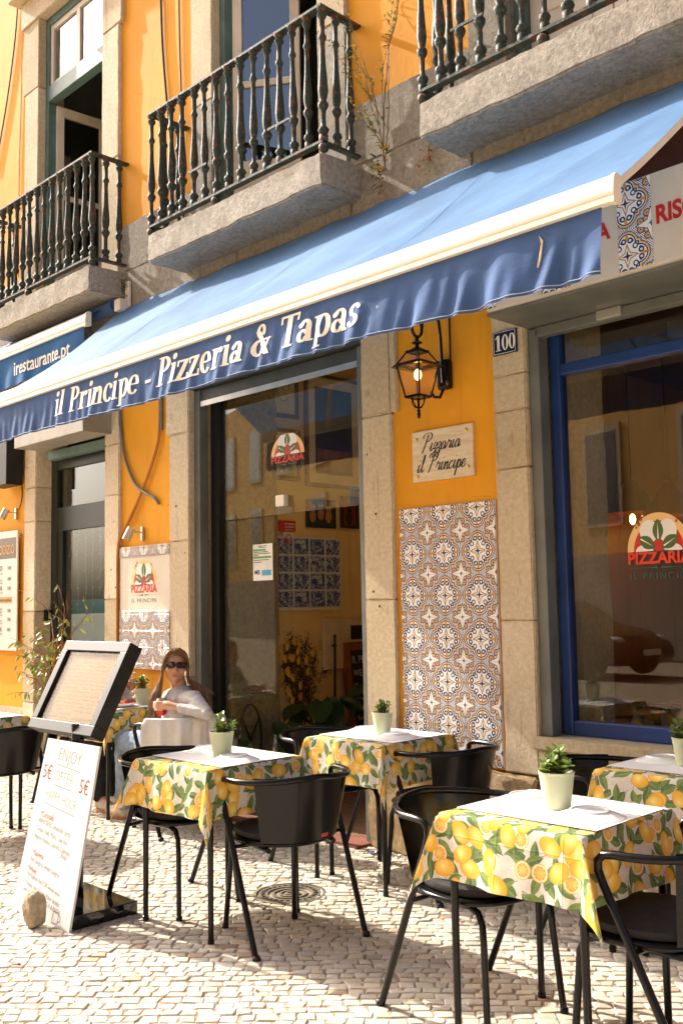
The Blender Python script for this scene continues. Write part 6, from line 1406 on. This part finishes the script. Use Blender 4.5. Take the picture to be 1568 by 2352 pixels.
s = MB(); s.ell((WX + .012, 1.635, 2.29), (.004, .032, .045), 10, 8); s.ell((WX + .0125, 1.635, 2.22), (.004, .045, .06), 10, 8); obj('painted_figure', P_(s), DARKPIC, t)
# sixteen blue and white tiles
bt = thing('blue_tile_panel', 'panel of sixteen blue and white picture tiles on the passage wall', 'tile panel', (WX, 1.15, 1.44))
mb = MB(); mb.box(0.0, 0.012, -0.375, 0.375, -0.01, 0.60); obj('backing', mb, plain('cream_backing', (0.55, 0.45, 0.3), .7), bt)
def bluetile(name, sd):
    M = Mat(name, 0.3, 0.5); y_, z_, _ = M.sep(M.coord('UV')); v = M.mapv(M.coord('UV'), (1, 1, 1), (sd * 3.7, sd, sd)); n = M.noise(v, 4.5, 4, .6); n2 = M.noise(v, 13, 3, .5)
    e = y_.min(1.0 - y_).min(z_.min(1.0 - z_)); c = M.mix((n * .6 + n2 * .4).ramp(.47, .55), (0.02, 0.045, 0.16), (0.42, 0.42, 0.42))
    if sd % 2: c = M.mix((1.0 - e.ramp(.13, .15)) * ((y_ * 44.0).sin() * (z_ * 44.0).sin()).gt(0.0), c, (0.02, 0.04, 0.15))
    c = M.mix(1.0 - e.ramp(.03, .045), c, (0.45, 0.44, 0.42)); M.color(c); return M.m
TM = [bluetile('delft_tile_%d' % k, k) for k in range(5)]
for i in range(4):
    for j in range(4):
        mb = MB(); a, b, c, d = -.36 + .18 * i + .004, -.36 + .18 * (i + 1) - .004, .01 + .145 * j + .003, .01 + .145 * (j + 1) - .003
        mb.add([(0.018, a, c), (0.018, b, c), (0.018, b, d), (0.018, a, d), (0.012, a - .002, c - .002), (0.012, b + .002, c - .002), (0.012, b + .002, d + .002), (0.012, a - .002, d + .002)], [(0, 1, 2, 3), (0, 4, 5, 1), (1, 5, 6, 2), (2, 6, 7, 3), (3, 7, 4, 0)]); mb.uv = [(0, 0), (1, 0), (1, 1), (0, 1)] * 2
        obj('tile', mb, TM[(i * 3 + j * 5 + (i * j) % 3) % 5], bt)
# notices
def notice(y0, y1, z0, z1, mat, label, extra=None):
    mb = MB(); wbox(mb, y0, y1, z0, z1, 0.012, 0.014); o = tag(obj('wall_notice', mb, mat), label, 'notice')
    if extra: extra(o)
    return o
def nt1(o): tx = MB(); [put_text(tx, s, .022, (WX + .0148, .885, 2.13 - .025 * k), (0, 1, 0), (0, 0, 1), width=.1) for k, s in enumerate(('NÃO FUMADORES', 'NO SMOKERS', 'NON FUMEURS'))]; obj('lettering', tx, PRINT, o)['kind'] = 'stuff'
notice(.82, 1.0, 2.075, 2.165, plain('red_notice', (0.40, 0.02, 0.02), .5), 'red no smoking notice on the passage wall', nt1)
def nt2(o): mb = MB(); mb.tube([(WX + .016, .92 + .036 * math.cos(a), 2.015 + .036 * math.sin(a)) for a in [k * .3142 for k in range(20)]], .004, 5, closed=True); mb.tube([(WX + .017, .895, 2.04), (WX + .017, .945, 1.99)], .004, 5); obj('red_ring', mb, RED_INK, o)
notice(.87, .975, 1.95, 2.07, plain('white_notice', (.55, .53, .48), .5), 'white no dogs notice with a red barred ring', nt2)
def nt3(o):
    mb = MB(); mb.add([(WX + .0148, .865, 1.845), (WX + .0148, .935, 1.845), (WX + .0148, .90, 1.905)], [(0, 1, 2)]); obj('warning_triangle', mb, DARK_INK, o)
    tx = MB(); put_text(tx, 'Quadro', .028, (WX + .0148, .9, 1.815), (0, 1, 0), (0, 0, 1), 'C', bold=.0006); put_text(tx, 'elétrico', .028, (WX + .0148, .9, 1.79), (0, 1, 0), (0, 0, 1), 'C', bold=.0006); obj('lettering', tx, DARK_INK, o)['kind'] = 'stuff'
notice(.85, .95, 1.775, 1.92, plain('yellow_notice', (.55, .40, .06), .5), 'yellow electrical cabinet warning notice', nt3)
hp_ = MB(); hp_.box(-5.645, -5.425, 0.138, 0.1395, 1.655, 1.918); hc = tag(obj('paper_notice', hp_, plain('white_paper', (.72, .70, .66), .7)), 'white printed hygiene notice taped inside the glass door', 'notice')
mb = MB(); mb.box(-5.64, -5.50, .1372, .1378, 1.868, 1.882); mb.box(-5.64, -5.44, .1372, .1378, 1.815, 1.829); obj('green_highlight', mb, plain('green_marker', (.08, .36, .07), .6), hc)['kind'] = 'stuff'
tx = MB(); put_text(tx, 'HACCP', .026, (-5.535, .1368, 1.89), (1, 0, 0), (0, 0, 1), 'C', bold=.0006)
for z, wd in ((1.858, .16), (1.846, .19), (1.835, .06), (1.80, .17), (1.785, .09)): tx.add([(-5.635, .1368, z), (-5.635 + wd, .1368, z), (-5.635 + wd, .1368, z + .005), (-5.635, .1368, z + .005)], [(0, 1, 2, 3)])   # lines too small to read
put_text(tx, 'MB', .045, (-5.625, .1368, 1.70), (1, 0, 0), (0, 0, 1), bold=.001); obj('lettering', tx, DARK_INK, hc)['kind'] = 'stuff'
mb = MB(); mb.box(-5.545, -5.44, .1372, .1378, 1.69, 1.73); obj('blue_panel', mb, plain('cyan_print', (.05, .35, .55), .6), hc)
mb = MB(); mb.box(-5.345, -5.255, 0.10, 0.143, 2.17, 2.25, b=.006); tag(obj('door_closer', mb, WHITE_METAL), 'small white sensor box on the foot of the transom glass', 'sensor')
# cabinet, chalkboard, broom
cb = thing('electric_cabinet', 'cream electrical cabinet with dark viewing slot on the passage wall', 'cabinet', (WX, 1.62, .93))
mb = MB(); mb.box(0, .035, -.33, .33, 0, .42, b=.005); obj('door', mb, plain('cream_cabinet', (.52, .40, .24), .5), cb); mb = MB(); mb.box(.034, .038, -.02, .24, .24, .36); obj('viewing_slot', mb, DARKPIC, cb); mb = MB(); mb.box(.034, .05, -.25, -.20, .19, .205, b=.003); obj('handle', mb, BLACK_MAT, cb)
ck = thing('chalkboard', 'wooden framed chalkboard with handwritten pasta list leaning in the passage', 'chalkboard', (-6.06, 1.50, .1), 0)
ck.rotation_euler = (0, R(-5), R(-3))
mb = MB(); mb.box(0, .035, 0, .07, 0, 1.05); mb.box(0, .035, .63, .70, 0, 1.05); mb.box(0, .0349, .07, .63, 0, .07); mb.box(0, .0349, .07, .63, .98, 1.05); obj('frame', mb, plain('red_brown_wood', (.20, .055, .02), .5, .4, 0, .25, 10), ck)
mb = MB(); mb.box(.005, .02, .07, .63, .07, .98); bb = obj('slate', mb, plain('slate', (.012, .013, .012), .7), ck)
tx = MB()
for s_, z, h in (('IL PRINCIPE', .87, .09), ('WE SERVE', .76, .08), ('*Tomato', .66, .055), ('*Linguini', .57, .055), ('*Tagliatelle', .48, .055), ('*Burrata', .39, .055)): put_text(tx, s_, h, (.0212, .10, z), (0, 1, 0), (0, 0, 1), sx=.8)
obj('lettering', tx, plain('chalk', (.45, .46, .38), .9), bb)['kind'] = 'stuff'
br = thing('broom', 'dark broom standing against the passage wall', 'broom', (-6.03, 1.30, 0)); mb = MB(); mb.tube([(0, 0, .28), (-.06, .08, 1.22)], .011, 8); obj('stick', mb, BLACK_MAT, br); mb = MB(); mb.tube([(0.01, 0, .02), (0, 0, .3)], [.05, .02], 10); obj('bristles', mb, DARKPIC, br)
# painted lemon tree on the plaster
mu = thing('lemon_tree_mural', 'lemon tree painted on the plaster wall inside the entrance', 'mural', (WX, 1.05, .45)); rm_ = random.Random(9); brm = MB(); lfm = MB(); lem = []
def brn(p, d, L, r, dep):
    q = [p]
    for k in range(5): d = (d + Vector((0, rm_.uniform(-.35, .35), rm_.uniform(-.1, .25)))).normalized(); q.append(q[-1] + d * L / 5)
    vs = []
    for i, a in enumerate(q): n_ = Vector((0, -d.z, d.y)) * r * (1 - .13 * i); vs += [a + n_, a - n_]
    brm.add([Vector((.0142, w_.y, w_.z)) for w_ in vs], [(2 * i, 2 * i + 1, 2 * i + 3, 2 * i + 2) for i in range(5)])
    for a in q[1:]:
        for _ in range(7): c_ = a + Vector((0, rm_.gauss(0, .03), rm_.gauss(0, .03))); s_ = rm_.uniform(.006, .013); an = rm_.uniform(0, 6.3); lfm.add([(.0148 + rm_.uniform(0, .0008), c_.y + s_ * math.cos(an), c_.z + s_ * math.sin(an)), (.0149, c_.y - s_ * .4 * math.sin(an), c_.z + s_ * .4 * math.cos(an)), (.0149, c_.y - s_ * math.cos(an), c_.z - s_ * math.sin(an)), (.0149, c_.y + s_ * .4 * math.sin(an), c_.z - s_ * .4 * math.cos(an))], [(0, 1, 2, 3)])
        if dep and rm_.random() < .75: brn(a, (d + Vector((0, rm_.uniform(-1.2, 1.2), .1))).normalized(), L * .62, r * .6, dep - 1)
    if dep < 2: lem.append(q[-1])
brn(Vector((0, 0, 0)), Vector((0, -.1, 1)), .42, .011, 3); brn(Vector((0, .02, .05)), Vector((0, .5, 1)).normalized(), .38, .008, 2)
for f in (brm, lfm): f.v = [(p[0], max(-.24, min(.34, p[1])), max(0, min(.9, p[2]))) for p in f.v]
obj('painted_branches', brm, plain('mural_brown', (.025, .015, .01), .8), mu)['kind'] = 'stuff'; obj('painted_leaves', lfm, plain('mural_leaf', (.06, .028, .012), .8, .2, 0, .5, 60), mu)['kind'] = 'stuff'
LY = plain('mural_lemon', (.55, .30, .04), .8, .2, 0, .25, 30); rm_.shuffle(lem)
for p in lem[:26]: mb = MB(); mb.ell((0, 0, 0), (.003, .023, .036), 10, 8); obj('painted_lemon', mb, LY, mu, loc=(.016, max(-.23, min(.32, p.y)), max(.05, min(.88, p.z))), rot=(rm_.uniform(-.4, .4), 0, 0))
# broad-leaved plants on the passage floor
BIGL = leaf_mat('broad_dark_leaf', (0.012, 0.035, 0.010), (0.035, 0.075, 0.02), .15, .3)
def bigleaf_plant(loc, seed, label, n, hmax):
    rr = random.Random(seed); t = thing('potted_plant', label, 'plant', loc); mb = MB(); mb.lathe([(0, 0), (.11, 0), (.14, .22), (.125, .22), (.12, .2), (0, .2)], 20); obj('pot', mb, plain('brown_pot', (.10, .05, .03), .6), t, smooth=True)
    st = MB()
    for k in range(n):
        a = rr.uniform(0, 6.28); h = rr.uniform(.35, 1) * hmax; o_ = rr.uniform(.1, .32); tip = Vector((abs(math.cos(a)) * o_ * .9 - .03, math.sin(a) * o_ * 1.2, .2 + h)); st.tube([(0, 0, .2), tip * .6 + Vector((0, 0, .1)), tip], [.008, .006, .004], 5)
        lf = MB(); d = Vector((tip.x + .05, tip.y, -.12 + rr.uniform(-.05, .12))).normalized(); L = rr.uniform(.16, .28); W = L * .36; sdv = d.cross(Vector((0, 0, 1))).normalized(); up_ = sdv.cross(d)
        pts = []
        for i in range(9):
            f = i / 8; wv = W * math.sin(math.pi * min(1, f * .93 + .07)) ** .8; c_ = tip + d * L * f - up_ * (.35 * L * f * f)
            pts += [c_ - sdv * wv + up_ * .02, c_ - up_ * .006, c_ + sdv * wv + up_ * .02]
        lf.add(pts, [q for i in range(8) for q in ((3 * i, 3 * i + 1, 3 * i + 4, 3 * i + 3), (3 * i + 1, 3 * i + 2, 3 * i + 5, 3 * i + 4))]); obj('leaf', lf, BIGL, t, smooth=True)
    obj('stems', st, plain('green_stem', (.04, .08, .02), .5), t)
bigleaf_plant((-5.92, .50, .012), 1, 'dark broad-leaved plant just inside the door beside the rubble wall', 9, .42); bigleaf_plant((-5.85, 1.05, .012), 2, 'dark broad-leaved plant under the painted lemon tree', 12, .55); bigleaf_plant((-5.80, 1.65, .012), 3, 'dark broad-leaved plant in front of the chalkboard', 12, .62)
ig = thing('iron_grille', 'small wrought iron scrollwork piece leaning on the rubble wall', 'ironwork', (-6.09, .46, .02)); mb = MB()
mb.tube([(0, .11 * math.cos(a), .42 + .28 * math.sin(a)) for a in [k * .349 for k in range(18)]], .010, 6, closed=True); mb.tube([(0, -.09, .25), (0, .0, .42), (0, .09, .6)], .008, 6); mb.tube([(0, .09, .25), (0, .0, .42), (0, -.08, .6)], .008, 6); mb.tube([(0, 0, 0), (0, 0, .14)], .009, 6); obj('scrollwork', mb, BLACK_MAT, ig)

# ------------------------------------------------------------------ inside the dining room
t = thing('cafe_table', 'lemon-clothed dining table inside, seen through the shop window', 'table', (-3.05, 1.68, 0.03), group='cafe tables'); obj('table_top', TTOP, parent=t)
for a in (-1, 1):
    for b in (-1, 1): obj('leg', TLEG, parent=t, loc=(a * .255, b * .245, 0))
tag(obj('tablecloth', cloth_mesh(61), loc=(-3.05, 1.68, 0.03)), 'lemon printed cloth on the dining table behind the shop window', 'tablecloth', 'lemon tablecloths')
lathe_thing('dinner_plate', DISH, PORC, (-3.0, 1.60, ZC + .03), 'white soup plate on the dining table behind the window', 'plate')
kn = MB(); kn.box(-.11, .11, -.014, .014, 0, .008, b=.002); tag(obj('cutlery_sleeve', kn, plain('red_sleeve', (.4, .02, .02), .6), loc=(-3.2, 1.5, ZC + .03), rot=(0, 0, .6)), 'red cutlery sleeve on the dining table behind the window', 'cutlery')
def shell_chair(loc, deg, label):
    t = thing('shell_chair', label, 'chair', (*loc, 0), R(deg)); mb = MB(); WS = plain('white_shell', (.62, .60, .56), .4)
    def sh(u, s):
        x = (u - .5); wv = (.40 if s > .55 else .36 - .10 * math.exp(-((s - .5) / .08) ** 2)) * (1 - .35 * max(0, s - .8)); z = .45 + max(0, s - .45) * .78; y = -.2 + min(s, .48) * .85 + max(0, s - .48) * .22
        return Vector((x * wv, y - .05 * (2 * x) ** 2 * (s > .5), z + .04 * (2 * x) ** 2 * (s < .45) + (.02 * math.cos(x * 12) if s > .97 else 0)))
    mb.grid(sh, 14, 24); obj('shell', mb, WS, t, smooth=True)
    for a in (-1, 1):
        for b in (-1, 1): mb = MB(); mb.tube([(a * .12, b * .1, .45), (a * .2, b * .2, 0)], .01, 8); obj('leg', mb, STEEL, t)
shell_chair((-3.68, 1.45), 100, 'white moulded shell chair at the dining table, nearer the stone pier'); shell_chair((-2.55, 2.05), -60, 'white moulded shell chair beyond the dining table')
for k, (x, z, nm) in enumerate(((-3.75, 2.06, 'nearer the stone pier'), (-3.46, 2.02, 'beside the window logo'), (-2.4, 2.05, 'over the middle of the room'))):
    pd = thing('pendant_lamp', 'dark bell pendant lamp with glowing filament bulb, ' + nm, 'lamp', (x, 2.2, z), group='pendant lamps in the dining room')
    mb = MB(); mb.lathe([(.02, .30), (.05, .28), (.10, .20), (.15, .12), (.19, .05), (.188, .045), (.145, .115), (.095, .19), (.0, .27)], 24); obj('shade', mb, plain('dark_red_shade', (.09, .02, .01), .4), pd, smooth=True)
    mb = MB(); mb.ell((0, 0, .0), (.022, .022, .04), 10, 8); obj('bulb', mb, emit('filament', (1, .36, .09), 30), pd); mb = MB(); mb.tube([(0, 0, .3), (0, 0, 3.3 - z)], .004, 6); obj('cord', mb, BLACK_MAT, pd)
dk = MB(); dk.lathe([(0, 0), (.16, .0), (.17, .02), (.12, .03), (0, .02)], 28, ax=Matrix.Translation((-3.9, 4.58, 2.45)) @ Matrix.Rotation(R(90), 4, 'X')); tag(obj('wall_plate', dk, DARKPIC, smooth=True), 'round decorated plate hung on the dining room back wall', 'plate')
# neighbour's door: poster and string lights
mb = MB(); mb.box(-8.42, -7.53, .235, .24, .45, 1.56); tag(obj('door_poster', mb, plain('teal_poster', (.03, .17, .25), .4, .4, 0, .15, 3)), 'teal blue poster inside the neighbouring glass door', 'poster')
sl_ = thing('string_lights', 'curtain of string lights hanging inside the neighbouring glass door', 'string lights', (-8, .20, 2.2)); rs = random.Random(2); WIRE = plain('pale_wire', (.55, .52, .4), .5)
for k in range(7):
    mb = MB(); x = -.38 + k * .13; n = rs.randint(8, 13); pts = [(x + rs.uniform(-.012, .012), rs.uniform(-.008, .008), -.075 * i) for i in range(n)]; mb.tube(pts, .0022, 4)
    for p in pts[1::2]: mb.tube([p, (p[0] + rs.choice((-1, 1)) * .022, p[1] - .004, p[2] - .014)], .0035, 5)
    obj('strand', mb, WIRE, sl_)
iv = thing('hanging_ivy', 'trailing artificial ivy inside the neighbouring glass door', 'plant', (-7.85, .30, 2.2)); mb = MB()
for k in range(150): leaf_quad(mb, Vector((rs.gauss(0, .10), rs.uniform(-.03, .03), -abs(rs.gauss(0, .35)))), Vector((rs.uniform(-1, 1), -.6, -1)), Vector((0, -1, .2)), rs.uniform(.03, .05), rs.uniform(.02, .035))
obj('leaves', mb, leaf_mat('ivy_green', (.03, .09, .02), (.09, .19, .04)), iv)['kind'] = 'stuff'
# litter by the step
lt_ = MB(); lt_.grid(lambda u, t: Vector(((u - .5) * .07, (t - .5) * .04, .008 + .018 * abs(noise.noise((u * 5, t * 4, 2)))), ), 8, 6); tag(obj('litter', lt_, plain('blue_wrapper', (.10, .18, .34), .3), loc=(-4.22, -.13, .002), rot=(0, 0, .4)), 'crumpled blue and white wrapper by the door step', 'litter')

# ------------------------------------------------------------------ dark car parked across the street (seen in the window reflection)
car = thing('parked_car', 'black hatchback parked across the street, mirrored in the shop window', 'car', (-11.4, -12.6, 0), R(6))
CP = plain('black_car_paint', (.010, .010, .011), .12, .6, 0, .1)
prof = [(-2.05, .30), (-2.1, .55), (-2.05, .85), (-1.85, 1.05), (-1.35, 1.38), (-.6, 1.46), (.1, 1.40), (.75, 1.02), (1.35, .92), (1.85, .76), (2.05, .58), (2.08, .38), (2.0, .25)]
mb = MB(); ny = 9
for j in range(ny):
    f = -1 + 2 * j / (ny - 1); yw = .86 * f; k = 1 - .06 * abs(f) ** 4
    mb.v += [(x * (1 - .05 * f * f * (abs(x) > 1.5)), yw * (1 - .14 * max(0, (z - .9)) / .55), .25 + (z - .25) * (k if z > .6 else 1)) for x, z in prof]
n = len(prof); mb.f += [(j * n + i, j * n + (i + 1) % n, (j + 1) * n + (i + 1) % n, (j + 1) * n + i) for j in range(ny - 1) for i in range(n)] + [tuple(range(n)), tuple((ny - 1) * n + i for i in range(n))[::-1]]
body = obj('body', mb, CP, car, smooth=True, angle=35)
CG = plain('dark_car_glass', (.02, .025, .03), .05, .7)
mb = MB(); mb.add([(.72, -.70, 1.04), (.72, .70, 1.04), (.15, .62, 1.40), (.15, -.62, 1.40)], [(0, 1, 2, 3)]); mb.v = [(p[0] + .03, p[1], p[2] + .02) for p in mb.v]; obj('windscreen', mb, CG, body)
for s in (-1, 1):
    mb = MB(); mb.add([(.55, s * .875, 1.02), (.05, s * .80, 1.36), (-.6, s * .79, 1.40), (-1.2, s * .80, 1.32), (-1.5, s * .86, 1.04)], [(0, 1, 2, 3, 4)]); obj('side_window', mb, CG, body)
    mb = MB(); mb.ell((1.70, s * .66, .70), (.26, .13, .085), 16, 10, Matrix.Rotation(R(16), 4, 'Y') if False else None); hl_ = obj('headlight', mb, plain('headlight_lens', (.55, .56, .55), .1, .6, .3), body, smooth=True)
    for x in (-1.3, 1.3):
        mb = MB(); mb.lathe([(.20, -.09), (.30, -.1), (.315, -.06), (.315, .06), (.30, .1), (.20, .09)], 24, ax=Matrix.Translation((x, s * .80, .315)) @ Matrix.Rotation(R(90), 4, 'X')); w_ = obj('wheel', mb, BLACK_MAT, car, smooth=True)
        mb = MB(); mb.lathe([(0, -.07), (.19, -.085), (.205, 0), (.19, .085), (0, .07)], 18, ax=Matrix.Translation((x, s * .80, .315)) @ Matrix.Rotation(R(90), 4, 'X')); obj('rim', mb, STEEL, w_, smooth=True)
mb = MB(); mb.box(2.06, 2.085, -.26, .26, .42, .53); obj('number_plate', mb, PRINT, body)

# old fixing holes and patched plugs in the jambs
rb = random.Random(8)
for (x0, x1) in ((-8.83, -8.66), (-7.39, -7.21), (-6.43, -6.23), (-4.33, -4.13)):
    for k in range(5):
        x, z = rb.uniform(x0, x1), rb.uniform(0.8, 2.9); r = rb.choice((0.006, 0.009, 0.02)); mb = MB(); mb.lathe([(r, 0.0), (r * 0.9, 0.0012), (0, 0.0012)], 12, ax=Matrix.Translation((x, -0.0335, z)) @ Matrix.Rotation(R(90), 4, 'X'))
        obj('wall_plug' if r > 0.015 else 'bolt_hole', mb, (plain('mortar_plug', (0.42, 0.33, 0.2), 0.9) if k == 0 else bpy.data.materials['mortar_plug'] if 'mortar_plug' in bpy.data.materials else STONE) if r > 0.015 else SOIL, bld)
for k, (x, y) in enumerate(((-3.45, -0.62), (-2.72, -2.06), (-3.1, -1.95), (-4.05, -2.45))):
    mb = MB(); mb.tube([(0, 0, .0075), (.026, 0, .0075)], .004, 8); t = obj('cigarette_butt', mb, plain('white_paper_butt', (.7, .66, .58), .8), loc=(x, y, 0), rot=(0, 0, k * 1.3)); tag(t, 'cigarette butt on the cobbles ' + ('beside the armchair at the tiled panel', 'at the foot of the jade plant table', 'behind the armchair with its back turned out', 'in front of the leaning white board')[k], 'cigarette butt', 'cigarette butts on the pavement')
    mb = MB(); mb.tube([(-.011, 0, .0075), (0.0005, 0, .0075)], .0043, 8); obj('filter', mb, plain('cork_filter', (.45, .2, .06), .8), t)

gl_ = thing('added_globe_lamp', 'white glass globe lamp added to light the entrance passage', 'lamp', (-5.05, 1.15, 2.72))  # glowing globe added to brighten the passage walls, after a white lamp there
mb = MB(); mb.ell((0, 0, 0), (.075, .075, .075), 18, 12); obj('globe', mb, emit('added_globe_glow', (1.0, .72, .40), 9), gl_, smooth=True)
mb = MB(); mb.tube([(0, 0, .07), (0, 0, .975)], .006, 8); mb.lathe([(.03, .06), (.03, .085), (0, .09)], 14); obj('stem', mb, BRASS, gl_)
